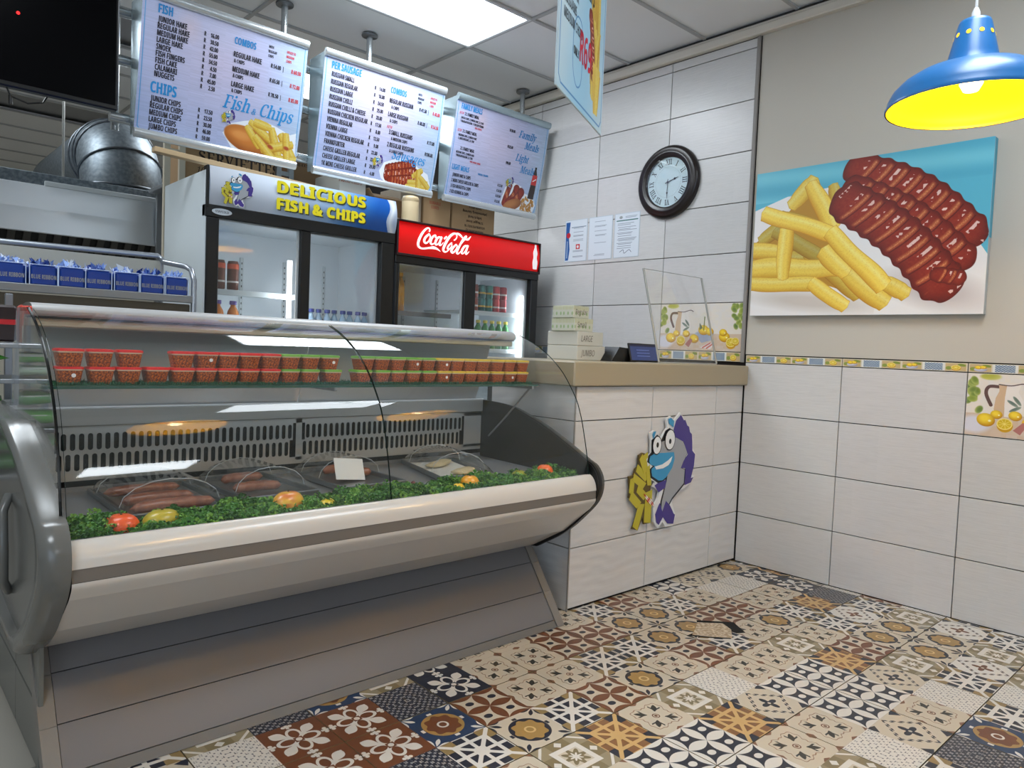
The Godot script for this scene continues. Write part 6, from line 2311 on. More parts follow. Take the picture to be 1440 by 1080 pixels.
func make_wall_things() -> void:
	# canvas print
	var t := thing("canvas_picture", "large canvas print of chips and scored grilled sausages on the taupe wall", "picture", v3(-0.002, 1.475, 0.03))
	var c := Mesher.new()
	c.box(v3(-0.019, 0.4135, 0.607), v3(0.036, 0.825, 1.20), 0.003)
	obj("canvas_wrap", c, M("canvas_edge", Color(0.74, 0.75, 0.75), 0.7), t)
	var tp := Mesher.new()
	tp.box(v3(-0.019, 0.59, 1.2078), v3(0.034, 0.46, 0.0016))
	obj("canvas_side", tp, M("canvas_side_blue", Color(0.36, 0.66, 0.75), 0.7), t)
	var f := Mesher.new()
	f.quad(v3(-0.0375, 0.002, 0.008), v3(-0.0375, 0.002, 1.206), v3(-0.0375, 0.825, 1.206), v3(-0.0375, 0.825, 0.008))
	obj("print", f, printed("canvas_print", img_canvas(), 0.45), t)
	# clock, built facing +Z then turned to the room
	var k := thing("wall_clock", "round wall clock with a dark brown rim and roman numerals", "clock", v3(-0.001, 2.350, -0.612), -PI / 2)
	var fr := Mesher.new()
	var prof := [Vector2(0.236, 0.0), Vector2(0.238, 0.012), Vector2(0.230, 0.028), Vector2(0.214, 0.036), Vector2(0.204, 0.034), Vector2(0.196, 0.040), Vector2(0.182, 0.040), Vector2(0.170, 0.030), Vector2(0.163, 0.030), Vector2(0.160, 0.016)]
	fr.x = Transform3D(Basis(v3(1, 0, 0), PI / 2), Vector3.ZERO)
	fr.lathe(prof, 48)
	var wood := M("clock_rim", Color(0.11, 0.075, 0.07), 0.3)
	obj("clock_rim", fr, wood, k)
	var fa := Mesher.new()
	fa.disc(v3(0, 0, 0.014), 0.164, v3(0, 0, 1), 40)
	obj("clock_face", fa, M("clock_paper", Color(0.76, 0.84, 0.86), 0.6), k)
	var nu := Mesher.new()
	var rom := ["XII", "I", "II", "III", "IIII", "V", "VI", "VII", "VIII", "IX", "X", "XI"]
	for i in 12:
		var a := TAU * i / 12
		var dir := v3(sin(a), cos(a), 0)
		text(nu, rom[i], dir * 0.112 + v3(0, 0, 0.0148), v3(cos(a), -sin(a), 0), dir, 0.034, 0.70, 1, "Droid Serif")
	for i in 60:
		var a := TAU * i / 60
		nu.stroke([Vector2(sin(a), cos(a)) * 0.096, Vector2(sin(a), cos(a)) * 0.100], [0.0007], v3(0, 0, 0.0147), v3(1, 0, 0), UP)
	obj("numerals", nu, M("clock_ink", Color(0.09, 0.11, 0.13), 0.6), k)
	for q in [["hour_hand", TAU * 2.45 / 12.0, 0.085, 0.0042], ["minute_hand", PI * 1.01, 0.105, 0.0032]]:
		var hm := Mesher.new()
		var d := Vector2(sin(q[1]), cos(q[1]))
		hm.stroke([-d * 0.02, d * q[2] * 0.6, d * q[2] * 0.66, d * q[2] * 0.72, d * q[2]], [q[3] * 0.7, q[3] * 0.6, q[3] * 2.0, q[3] * 0.7, 0.0008], v3(0, 0, 0.018), v3(1, 0, 0), UP)
		hm.disc(v3(0, 0, 0.0182), 0.008, v3(0, 0, 1), 14)
		obj(q[0], hm, M("clock_ink"), k)
	var gl := Mesher.new()
	gl.disc(v3(0, 0, 0.028), 0.164, v3(0, 0, 1), 40)
	obj("clock_glass", gl, pane("clock_pane", Color(0.95, 0.98, 1.0), 0.01), k)
	# three A4 notices
	var lab := ["certificate with a blue side band on the tiled wall, left of the other notices", "plain printed notice between the two other notices", "printed notice with a green rule, directly under the clock"]
	for i in 3:
		var p := Pic.new(210, 297, Color(0.86, 0.89, 0.92))
		var ink := Color(0.42, 0.46, 0.52)
		if i == 0:
			p.poly(pv([4, 10, 46, 10, 34, 120, 46, 210, 34, 290, 4, 290]), Color(0.16, 0.36, 0.62))
			p.ell(30, 106, 20, 20, 0, Color(0.78, 0.16, 0.22))
			for y in [58, 86, 110, 116, 140, 150, 222, 228, 262, 268]:
				p.line(80, y, 176, y, 1.2, ink)
			p.line(60, 50, 200, 50, 2.0, Color(0.25, 0.35, 0.45))
			p.poly(pv([108, 176, 146, 176, 146, 212, 108, 212]), Color(0.80, 0.24, 0.26))
			p.ell(126, 194, 11, 11, 0, Color(0.9, 0.9, 0.92))
			p.line(20, 150, 20, 270, 3, Color(0.8, 0.86, 0.92))
		elif i == 1:
			for y in [30, 60, 66, 96, 124, 130, 180, 262, 270]:
				p.line(50 + (y % 3) * 8, y, 160 - (y % 4) * 6, y, 1.1, ink)
		else:
			p.line(14, 46, 196, 46, 3.5, Color(0.24, 0.45, 0.42))
			p.ell(50, 24, 14, 10, 0, Color(0.6, 0.62, 0.62))
			p.line(90, 20, 190, 20, 1.2, ink)
			p.line(90, 28, 180, 28, 1.2, ink)
			for y in [66, 76, 92, 104, 112, 130, 138, 152, 168, 176, 184, 200, 208, 222, 236]:
				p.line(20 + (y % 5) * 4, y, 190 - (y % 7) * 9, y, 1.3, ink)
			p.path(smoothed([Vector2(50, 262), Vector2(80, 248), Vector2(90, 272), Vector2(130, 250), Vector2(150, 266)], 5), 1.5, Color(0.2, 0.22, 0.3))
		var nt := thing("notice", lab[i], "notice", v3(-0.0015, 2.04, [-1.418, -1.183, -0.945][i]), -PI / 2, "A4 notices on the tiled wall")
		nt.rotation.x = 0.0
		var m := Mesher.new()
		m.box(v3(0, 0, 0), v3(0.222, 0.306, 0.0016), 0.0005)
		obj("plastic_sleeve", m, M("sleeve", Color(0.78, 0.82, 0.85), 0.2), nt)
		var pp := Mesher.new()
		pp.quad(v3(-0.105, -0.1485, 0.0012), v3(0.105, -0.1485, 0.0012), v3(0.105, 0.1485, 0.0012), v3(-0.105, 0.1485, 0.0012))
		obj("printed_sheet", pp, printed("notice_%d" % i, p.im, 0.35), nt)
	# the cut-out fish on the counter front
	var fs := thing("fish_sign", "cut-out cartoon fish hugging a bag of chips on the counter front", "sign", v3(-0.75, 0.55, 0.012))
	fish_figure(fs, Vector3.ZERO, v3(1, 0, 0), UP, 1.0, 0.012, 0.0012)
	var sp := Mesher.new()
	for q in [[0.05, 0.15], [0.0, -0.15], [-0.22, 0.0]]:
		sp.box(v3(q[0], q[1], -0.0055), v3(0.03, 0.03, 0.012))
	obj("spacer", sp, M("spacer_dark", Color(0.2, 0.2, 0.2), 0.7), fs)


func make_pendants() -> void:
	var spots := [[-1.297, 1.493, "blue dome pendant lamp with a yellow inside, hanging near the canvas"], [-2.70, 1.60, "blue dome pendant lamp above the camera side of the queue, reflected in the left glass"]]
	for i in 2:
		var s: Array = spots[i]
		var t := thing("pendant_lamp", s[2], "pendant lamp", v3(s[0], 2.062, s[1]), 0.0, "blue pendant lamps over the queue")
		var o := [Vector2(0.246, 0.0), Vector2(0.248, 0.006), Vector2(0.243, 0.014), Vector2(0.240, 0.030), Vector2(0.228, 0.056), Vector2(0.202, 0.084), Vector2(0.165, 0.108), Vector2(0.120, 0.124), Vector2(0.082, 0.131), Vector2(0.077, 0.140), Vector2(0.071, 0.160), Vector2(0.048, 0.262), Vector2(0.044, 0.272), Vector2(0.036, 0.276), Vector2(0.0, 0.277)]
		var m := Mesher.new()
		m.lathe(o, 40)
		var paint := M("pendant_blue", Color(0.07, 0.42, 0.68), 0.3)
		paint.clearcoat_enabled = true
		paint.clearcoat = 0.4
		obj("shade", m, paint, t)
		var inn := []
		for p in o.slice(0, 12):
			inn.append(Vector2(maxf(p.x - 0.004, 0.0), p.y + (0.001 if p.y < 0.001 else -0.0015)))
		inn.append(Vector2(0.0, 0.262))
		var n := Mesher.new()
		n.lathe(inn, 40)
		obj("shade_lining", n, M("pendant_yellow", Color(1.0, 0.84, 0.0), 0.5), t)
		var ho := Mesher.new()
		for j in 10:
			var a := TAU * j / 10
			var d := v3(cos(a), 0, sin(a))
			ho.disc(d * 0.0575 + UP * 0.224, 0.0075, (d + UP * 0.22).normalized(), 12)
		obj("vent_hole", ho, glow("vent_glow", Color(1.0, 0.80, 0.15), 1.1), t)
		var bl := Mesher.new()
		bl.lathe([Vector2(0.0, 0.045), Vector2(0.022, 0.052), Vector2(0.034, 0.075), Vector2(0.030, 0.10), Vector2(0.016, 0.135), Vector2(0.014, 0.16), Vector2(0.0, 0.16)], 18)
		obj("light_bulb", bl, glow("bulb_glow", Color(1.0, 0.93, 0.75), 8.0), t)
		var l := OmniLight3D.new()
		l.name = "bulb_lamp"
		l.light_color = Color(1.0, 0.88, 0.66)
		l.light_energy = 0.42
		l.light_size = 0.03
		l.omni_range = 8.0
		l.omni_attenuation = 2.0
		l.shadow_enabled = true
		t.add_child(l, true)
		l.position = v3(0, 0.08, 0)
		var cd := Mesher.new()
		cd.tube([v3(0, 0.275, 0), v3(0.002, 0.70, 0.001), v3(0, 1.136, 0)], 0.0045, 8)
		obj("cord", cd, M("cord_white", Color(0.85, 0.85, 0.85), 0.5), t)
		var gl := Mesher.new()
		gl.lathe([Vector2(0.014, 0.274), Vector2(0.012, 0.30), Vector2(0.006, 0.315)], 12)
		gl.lathe([Vector2(0.05, 1.105), Vector2(0.048, 1.13), Vector2(0.02, 1.137)], 16)
		obj("cord_grip", gl, M("cord_white"), t)


func carton(called: String, label: String, cat: String, c: Vector3, s: Vector3, m: Material, group := "", turn := 0.0) -> Node3D:
	# a cardboard box with its lid seam and a strip of tape; c is the middle of the underside
	var t := thing(called, label, cat, c, turn, group)
	var b := Mesher.new()
	b.box(v3(0, s.y * 0.5, 0), s, 0.003)
	obj("box_body", b, m, t)
	var f := Mesher.new()
	f.box(v3(0, s.y + 0.0008, s.z * 0.25), v3(s.x * 0.99, 0.003, s.z * 0.49), 0.001)
	f.box(v3(0, s.y + 0.0008, -s.z * 0.25), v3(s.x * 0.99, 0.003, s.z * 0.48), 0.001)
	obj("lid_flap", f, m, t)
	return t


func make_counter_things() -> void:
	var white := M("carton_white", Color(0.80, 0.79, 0.75), 0.6)
	var pat := Pic.new(128, 64, Color(0.80, 0.80, 0.74))
	for k in 14:
		pat.line(8 + k * 9, 4, 6 + k * 9, 30, 1.2, Color(0.72, 0.72, 0.40))
		if k % 3 == 0:
			pat.ell(12 + k * 9, 46, 5, 7, 0, Color(0.60, 0.70, 0.50))
	var patm := printed("carton_pattern", pat.im, 0.6)
	patm.uv1_triplanar = true
	patm.uv1_scale = v3(7, 12, 7)
	var pen := M("pen_ink", Color(0.35, 0.30, 0.26), 0.6)
	var specs := [["white takeaway carton marked JUMBO at the foot of the counter stack", v3(-1.045, 1.1805, -0.41), v3(0.225, 0.074, 0.22), white, "JUMBO"],
		["white takeaway carton marked LARGE, resting on the JUMBO carton", v3(-1.055, 1.2575, -0.41), v3(0.205, 0.072, 0.22), white, "LARGE"],
		["small patterned carton on the LARGE carton, third up the stack", v3(-1.095, 1.3325, -0.40), v3(0.145, 0.066, 0.17), patm, "Small"],
		["small patterned carton topmost on the counter stack", v3(-1.110, 1.4015, -0.40), v3(0.125, 0.062, 0.15), patm, "Regular"]]
	for q in specs:
		var t := carton("takeaway_carton", q[0], "carton", q[1], q[2], q[3], "cartons stacked on the counter")
		var m := Mesher.new()
		text(m, q[4], v3(-q[2].x * 0.36, q[2].y * 0.30, q[2].z * 0.5 + 0.0008), v3(1, 0, 0), UP, q[2].y * 0.42, 0.75, 0, "Droid Sans", 400, 0.12)
		obj("handwriting", m, pen, t)
	var t1 := carton("takeaway_carton", "small white carton beside the stack, next to the payment tablet", "carton", v3(-0.895, 1.1805, -0.42), v3(0.07, 0.06, 0.12), patm, "cartons stacked on the counter")
	t1.rotation.y = 0.1
	# tablet on a wedge stand
	var tb := thing("payment_tablet", "small blue-screened payment tablet on a black wedge stand", "tablet", v3(-0.735, 1.1805, -0.20))
	var st := Mesher.new()
	st.prism(pv([-0.06, 0.0, 0.15, 0.0, 0.10, 0.072, 0.0, 0.078]), v3(-0.175, 0, -0.02), v3(1, 0, 0), UP, 0.10)
	obj("stand", st, M("tablet_black", Color(0.03, 0.03, 0.035), 0.35), tb)
	var sc := Mesher.new()
	var bs := Basis(v3(0, 1, 0), -0.12) * Basis(v3(1, 0, 0), -0.30)
	sc.x = Transform3D(bs, v3(0.005, 0.052, 0.0))
	sc.box(Vector3.ZERO, v3(0.215, 0.105, 0.010), 0.003)
	obj("tablet_body", sc, M("tablet_black"), tb)
	var sp := Pic.new(128, 64, Color(0.17, 0.23, 0.40))
	sp.poly(pv([0, 0, 128, 0, 128, 8, 0, 8]), Color(0.10, 0.13, 0.24))
	for y in [22, 34, 46]:
		sp.line(30, y, 92, y, 1.0, Color(0.35, 0.45, 0.70))
	var sm := printed("tablet_screen", sp.im, 0.15)
	sm.emission_enabled = true
	sm.emission_texture = sm.albedo_texture
	sm.emission = Color.BLACK
	sm.emission_energy_multiplier = 0.8
	var sf := Mesher.new()
	sf.x = Transform3D(bs, v3(0.005, 0.052, 0.0))
	sf.quad(v3(-0.10, -0.045, 0.0056), v3(0.10, -0.045, 0.0056), v3(0.10, 0.045, 0.0056), v3(-0.10, 0.045, 0.0056))
	obj("tablet_screen", sf, sm, tb)
	# leaning sneeze guard
	var g := thing("counter_screen", "clear acrylic sneeze guard leaning back on the counter end", "screen", v3(-0.432, 1.1805, -0.10))
	var up := v3(0, 0.518, -0.135)
	var p := Mesher.new()
	p.quad(v3(-0.285, 0, 0), v3(0.285, 0, 0), v3(0.285, 0, 0) + up, v3(-0.285, 0, 0) + up)
	obj("acrylic_pane", p, pane("acrylic", Color(0.96, 0.97, 0.97), 0.05), g)
	for s in [-1.0, 1.0]:
		var e := Mesher.new()
		e.tube([v3(s * 0.285, 0.006, 0), v3(s * 0.285, 0, 0) + up], 0.006, 8)
		obj("side_rod", e, M("rod_clear", Color(0.66, 0.66, 0.64), 0.2, 0.3), g)
	var te := Mesher.new()
	te.tube([v3(-0.285, 0, 0) + up, v3(0.285, 0, 0) + up], 0.002, 8)
	te.tube([v3(-0.285, 0.004, 0), v3(0.285, 0.004, 0)], 0.003, 8)
	obj("pane_rim", te, M("rim_clear", Color(0.70, 0.71, 0.71), 0.2), g)


func make_kitchen() -> void:
	var kraft := M("kraft", Color(0.62, 0.50, 0.36), 0.8)
	var kraft2 := M("kraft_dark", Color(0.52, 0.40, 0.28), 0.8)
	var pale := M("carton_pale", Color(0.78, 0.76, 0.72), 0.7)
	var ink := M("box_ink", Color(0.16, 0.11, 0.08), 0.7)
	var rink := M("box_ink_red", Color(0.62, 0.28, 0.18), 0.7)
	var rx := v3(1, 0, 0)
	var grp := "cardboard boxes on the fridges"
	var a := carton("cardboard_box", "brown serviette carton behind the FISH and CHIPS menu board", "box", v3(-2.20, 2.115, -2.43), v3(0.61, 0.40, 0.25), kraft, grp)
	var m := Mesher.new()
	text(m, "SERVIETTES", v3(-0.20, 0.165, 0.1265), rx, UP, 0.062, 0.95, 0, "Droid Serif")
	text(m, "1000 SINGLE PLY 260 X 300", v3(-0.21, 0.095, 0.1265), rx, UP, 0.036, 0.92, 0, "Droid Serif", 400, 0.2)
	obj("box_lettering", m, ink, a)
	var b := carton("cardboard_box", "dark brown carton under the gap between the first two menu boards", "box", v3(-1.60, 2.115, -2.43), v3(0.47, 0.34, 0.25), kraft2, grp)
	m = Mesher.new()
	text(m, "THIS SIDE UP", v3(0.0, 0.13, 0.1265), rx, UP, 0.016, 0.9, 1)
	text(m, "HANDLE WITH CARE", v3(0.0, 0.10, 0.1265), rx, UP, 0.013, 0.9, 1)
	text(m, "BAGS 4 X 500", v3(-0.20, 0.26, 0.1265), rx, UP, 0.02, 0.8)
	obj("box_lettering", m, ink, b)
	var c := carton("cardboard_box", "whitish carton with red print under the middle menu board", "box", v3(-1.60, 2.088, -2.03), v3(0.19, 0.20, 0.32), pale, grp)
	m = Mesher.new()
	text(m, "FRESH CHIPS", v3(-0.02, 0.14, 0.1615), rx, UP, 0.022, 0.8, 1, "Droid Serif", 700, 0.3)
	obj("box_lettering", m, rink, c)
	# an opened carton, flaps up
	var o := thing("open_carton", "opened brown carton with raised flaps on the gap between the fridges", "box", v3(-1.328, 2.0, -1.96), 0.0, grp)
	m = Mesher.new()
	for q in [[v3(0, 0.09, 0.08), v3(0.22, 0.18, 0.004)], [v3(0, 0.09, -0.08), v3(0.22, 0.18, 0.004)], [v3(-0.11, 0.09, 0), v3(0.004, 0.18, 0.16)], [v3(0.11, 0.09, 0), v3(0.004, 0.18, 0.16)], [v3(0, 0.003, 0), v3(0.22, 0.004, 0.16)]]:
		m.box(q[0], q[1])
	obj("box_body", m, kraft2, o)
	m = Mesher.new()
	m.x = Transform3D(Basis(rx, -1.1), v3(0, 0.18, 0.08))
	m.box(v3(0, 0.03, 0), v3(0.22, 0.06, 0.004))
	m.x = Transform3D(Basis(v3(0, 0, 1), 0.7), v3(-0.11, 0.18, 0))
	m.box(v3(0, 0.03, 0), v3(0.004, 0.06, 0.16))
	obj("flap", m, kraft, o)
	var can := thing("canister", "round-shouldered beige plastic canister at the left end of the red-header fridge top", "canister", v3(-1.215, 2.001, -1.79))
	m = Mesher.new()
	m.lathe([Vector2(0.054, 0), Vector2(0.056, 0.004), Vector2(0.056, 0.185), Vector2(0.050, 0.198), Vector2(0.030, 0.204), Vector2(0.0, 0.205)], 20)
	obj("canister_body", m, M("canister_beige", Color(0.76, 0.68, 0.54), 0.45), can)
	m = Mesher.new()
	m.lathe([Vector2(0.0565, 0.165), Vector2(0.0572, 0.168), Vector2(0.0572, 0.182), Vector2(0.0565, 0.185)], 20)
	obj("lid_band", m, M("canister_band", Color(0.70, 0.62, 0.48), 0.45), can)
	var d1 := carton("cardboard_box", "printed whitish carton wedged behind the beige canister", "box", v3(-1.12, 1.993, -2.05), v3(0.17, 0.29, 0.26), M("carton_print", Color(0.66, 0.60, 0.52), 0.7), grp)
	m = Mesher.new()
	text(m, "FROZEN", v3(0.0, 0.18, 0.1315), rx, UP, 0.018, 0.8, 1)
	text(m, "KEEP COLD", v3(0.0, 0.15, 0.1315), rx, UP, 0.012, 0.8, 1)
	text(m, "12 X 1 KG", v3(0.0, 0.11, 0.1315), rx, UP, 0.016, 0.8, 1)
	obj("box_lettering", m, M("ink_purple", Color(0.34, 0.22, 0.26), 0.7), d1)
	var d := carton("cardboard_box", "light brown carton with red print above the script lettering", "box", v3(-0.915, 1.993, -2.05), v3(0.235, 0.31, 0.30), kraft, grp)
	m = Mesher.new()
	text(m, "DURABLE", v3(-0.02, 0.215, 0.1515), rx, UP, 0.020, 0.8, 1)
	text(m, "CORES", v3(-0.02, 0.185, 0.1515), rx, UP, 0.020, 0.8, 1)
	obj("box_lettering", m, rink, d)
	m = Mesher.new()
	for q in [[0.02, 0.03], [0.035, 0.045], [0.055, 0.028], [-0.06, 0.02]]:
		m.box(v3(q[0], q[1], 0.1512), v3(0.008, 0.045, 0.001))
	obj("handling_mark", m, M("mark_brown", Color(0.42, 0.24, 0.08), 0.7), d)
	var e := carton("cardboard_box", "kraft carton with upside-down print, rightmost on the red-header fridge", "box", v3(-0.575, 1.991, -2.07), v3(0.40, 0.29, 0.32), kraft, grp)
	m = Mesher.new()
	for i in 6:
		text(m, ["Manufactured by", "GOLDEN POTATO 1K", "12 Nugget Street", "Selby & Hardi", "Johannesburg, Gauteng", "South Africa"][i], v3(0.01, 0.09 + 0.034 * i, 0.1615), -rx, -UP, 0.017, 0.85, 1)
	obj("box_lettering", m, ink, e)
	# long plank end
	m = Mesher.new()
	m.x = Transform3D(Basis(v3(0, 0, 1), -0.045), v3(-2.52, 2.145, -1.72))
	m.box(v3(0.17, 0, 0), v3(0.95, 0.026, 0.05), 0.002)
	var plank := obj("wood_plank", m, M("raw_wood", Color(0.72, 0.62, 0.48), 0.8))
	tag(plank, "long raw wooden batten lying on the white fridge top", "plank")
	# television
	var tv := thing("television", "black wall television hanging at the left of the menu boards", "television", v3(-3.575, 2.275, -1.62))
	m = Mesher.new()
	m.box(v3(0, 0.325, 0), v3(1.115, 0.65, 0.045), 0.006)
	obj("tv_case", m, M("tv_black", Color(0.022, 0.022, 0.025), 0.3), tv)
	m = Mesher.new()
	m.quad(v3(-0.545, 0.022, 0.0232), v3(0.545, 0.022, 0.0232), v3(0.545, 0.638, 0.0232), v3(-0.545, 0.638, 0.0232))
	obj("tv_screen", m, M("tv_glass", Color(0.02, 0.02, 0.025), 0.25), tv)
	mats["tv_glass"].metallic_specular = 0.15
	m = Mesher.new()
	m.disc(v3(0.158, 0.322, 0.0242), 0.007, v3(0, 0, 1), 14)
	obj("standby_light", m, glow("standby_red", Color(1.0, 0.02, 0.02), 2.5), tv)
	m = Mesher.new()
	m.tube([v3(0.0, 0.5, -0.02), v3(0.0, 0.5, -0.10), v3(0.0, 0.905, -0.10)], 0.02, 12)
	m.box(v3(0, 0.917, -0.10), v3(0.16, 0.014, 0.16), 0.003)
	obj("ceiling_bracket", m, M("tv_black"), tv)
	m = Mesher.new()
	m.tube([v3(0.12, 0.005, 0.0), v3(0.135, -0.035, 0.005), v3(0.20, -0.05, 0.0), v3(0.26, -0.03, -0.01), v3(0.28, 0.01, -0.02)], 0.004, 8)
	m.tube([v3(0.135, -0.03, 0.0), v3(0.137, -0.07, 0.0)], 0.008, 8)
	obj("cable", m, M("tv_black"), tv)
	# extraction hood with baffles, and its duct
	var galv := M("galvanised", Color(0.50, 0.53, 0.55), 0.5, 0.8)
	galv.albedo_texture = noise_tex(256, 256, 0.06, Color(0.80, 0.82, 0.84), Color(1, 1, 1), 61, false, 2.0, 3)
	galv.uv1_triplanar = true
	galv.uv1_scale = v3(2, 2, 2)
	var hood := thing("extraction_hood", "stainless extraction hood with dark baffle filters above the bread", "hood", v3(-3.25, 1.68, -2.6))
	var steel := M("hood_steel", Color(0.84, 0.86, 0.88), 0.28, 0.6)
	m = Mesher.new()
	m.prism(pv([-0.02, 0.095, 0.0, 0.36, 1.0, 0.36, 1.0, 0.34, 0.0, 0.095]), v3(0.95, 0, 0), v3(0, 0, -1), UP, 1.90)
	m.box(v3(0.0, 0.226, 0.004), v3(1.9, 0.268, 0.012), 0.003)
	obj("front_panel", m, steel, hood)
	m = Mesher.new()
	m.box(v3(0.0, 0.398, -0.06), v3(1.9, 0.078, 0.03), 0.004)
	m.box(v3(0.0, 0.40, -0.5), v3(1.9, 0.075, 0.86))
	obj("top_channel", m, galv, hood)
	m = Mesher.new()
	m.box(v3(0.42, 0.372, 0.006), v3(0.62, 0.028, 0.02), 0.002)
	obj("trim_plate", m, M("hood_white", Color(0.82, 0.84, 0.85), 0.35, 0.3), hood)
	for i in 26:
		m = Mesher.new()
		m.x = Transform3D(Basis(v3(1, 0, 0), 0.75) , v3(-0.93 + 0.074 * i, 0.045, -0.045))
		m.box(v3(0, 0, 0), v3(0.036, 0.14, 0.006), 0.001)
		obj("baffle", m, M("baffle_grey", Color(0.30, 0.29, 0.28), 0.4, 0.6), hood)
	m = Mesher.new()
	m.x = Transform3D(Basis(v3(1, 0, 0), 0.75), v3(0, 0.04, -0.075))
	m.box(Vector3.ZERO, v3(1.88, 0.17, 0.01))
	obj("filter_back", m, M("filter_black", Color(0.03, 0.03, 0.03), 0.6), hood)
	m = Mesher.new()
	m.box(v3(0, 0.10, -0.99), v3(1.9, 0.6, 0.02))
	obj("back_splash", m, steel, hood)
	var du := thing("duct_elbow", "large galvanised duct elbow rising from the hood", "duct", v3(-2.66, 2.127, -2.92))
	var seams := []
	var path := []
	var rad := 0.235
	path.append(v3(0, 0.0, 0))
	path.append(v3(0, 0.01, 0))
	for i in 5:
		var an := PI / 2 * (i + 0.5) / 5.0
		path.append(v3(0, 0.01 + sin(an) * 0.25, -0.25 + cos(an) * 0.25))
	path.append(v3(0, 0.26, -0.32))
	path.append(v3(0, 0.26, -1.6))
	m = Mesher.new()
	m.tube(path, rad, 30, false)
	obj("duct_pipe", m, galv, du)
	m = Mesher.new()
	for q in [[1, 0.0], [3, 0.55], [5, 1.2], [6, 1.45], [7, PI / 2]]:
		var an: float = q[1]
		var nrm := v3(0, cos(an), -sin(an))
		var ring := []
		var sd := v3(1, 0, 0)
		var u2 := nrm.cross(sd)
		for j in 31:
			var b2 := TAU * j / 30
			ring.append(path[q[0]] + (sd * cos(b2) + u2 * sin(b2)) * (rad + 0.003))
		m.tube(ring, 0.008, 6, false)
	obj("seam_ring", m, M("seam_dark", Color(0.38, 0.40, 0.42), 0.35, 0.8), du)
	m = Mesher.new()
	m.tube([v3(-3.03, 2.115, -2.70), v3(-3.03, 3.2, -2.70)], 0.007, 8)
	tag(obj("hanger_rod", m, M("rod_steel", Color(0.66, 0.66, 0.64), 0.35, 0.6)), "thin steel rod hanging the hood from the ceiling", "rod")
	# cream uprights behind the fridge
	for i in 2:
		var up := thing("shelf_upright", ["cream steel upright beside the duct, behind the white fridge", "grey steel upright between the serviette carton and its neighbour"][i], "upright", v3([-2.545, -1.865][i], 0.0, -2.283))
		m = Mesher.new()
		for s in [-1.0, 1.0]:
			m.box(v3(s * 0.042, 1.35, 0), v3(0.034, 2.7, 0.03), 0.002)
		for y in [2.30, 2.42, 2.55, 2.68]:
			m.box(v3(0, y, 0), v3(0.06, 0.03, 0.02), 0.002)
		obj("upright_post", m, M("upright_cream", Color(0.78, 0.74, 0.66), 0.5) if i == 0 else M("upright_grey", Color(0.55, 0.56, 0.57), 0.4, 0.4), up)
	m = Mesher.new()
	m.box(v3(-1.85, 2.10, -2.445), v3(1.5, 0.025, 0.265), 0.003)
	for q in [[-2.545, -2.555], [-1.12, -2.32], [-1.12, -2.555], [-1.865, -2.555]]:
		m.box(v3(q[0], 1.06, q[1]), v3(0.03, 2.09, 0.03), 0.002)
	tag(obj("storage_shelf", m, M("upright_grey", Color(0.55, 0.56, 0.57), 0.4, 0.4)), "grey storage shelf behind the fridges, carrying the serviette carton", "shelf")
	make_bread()
	make_freezer_rack()


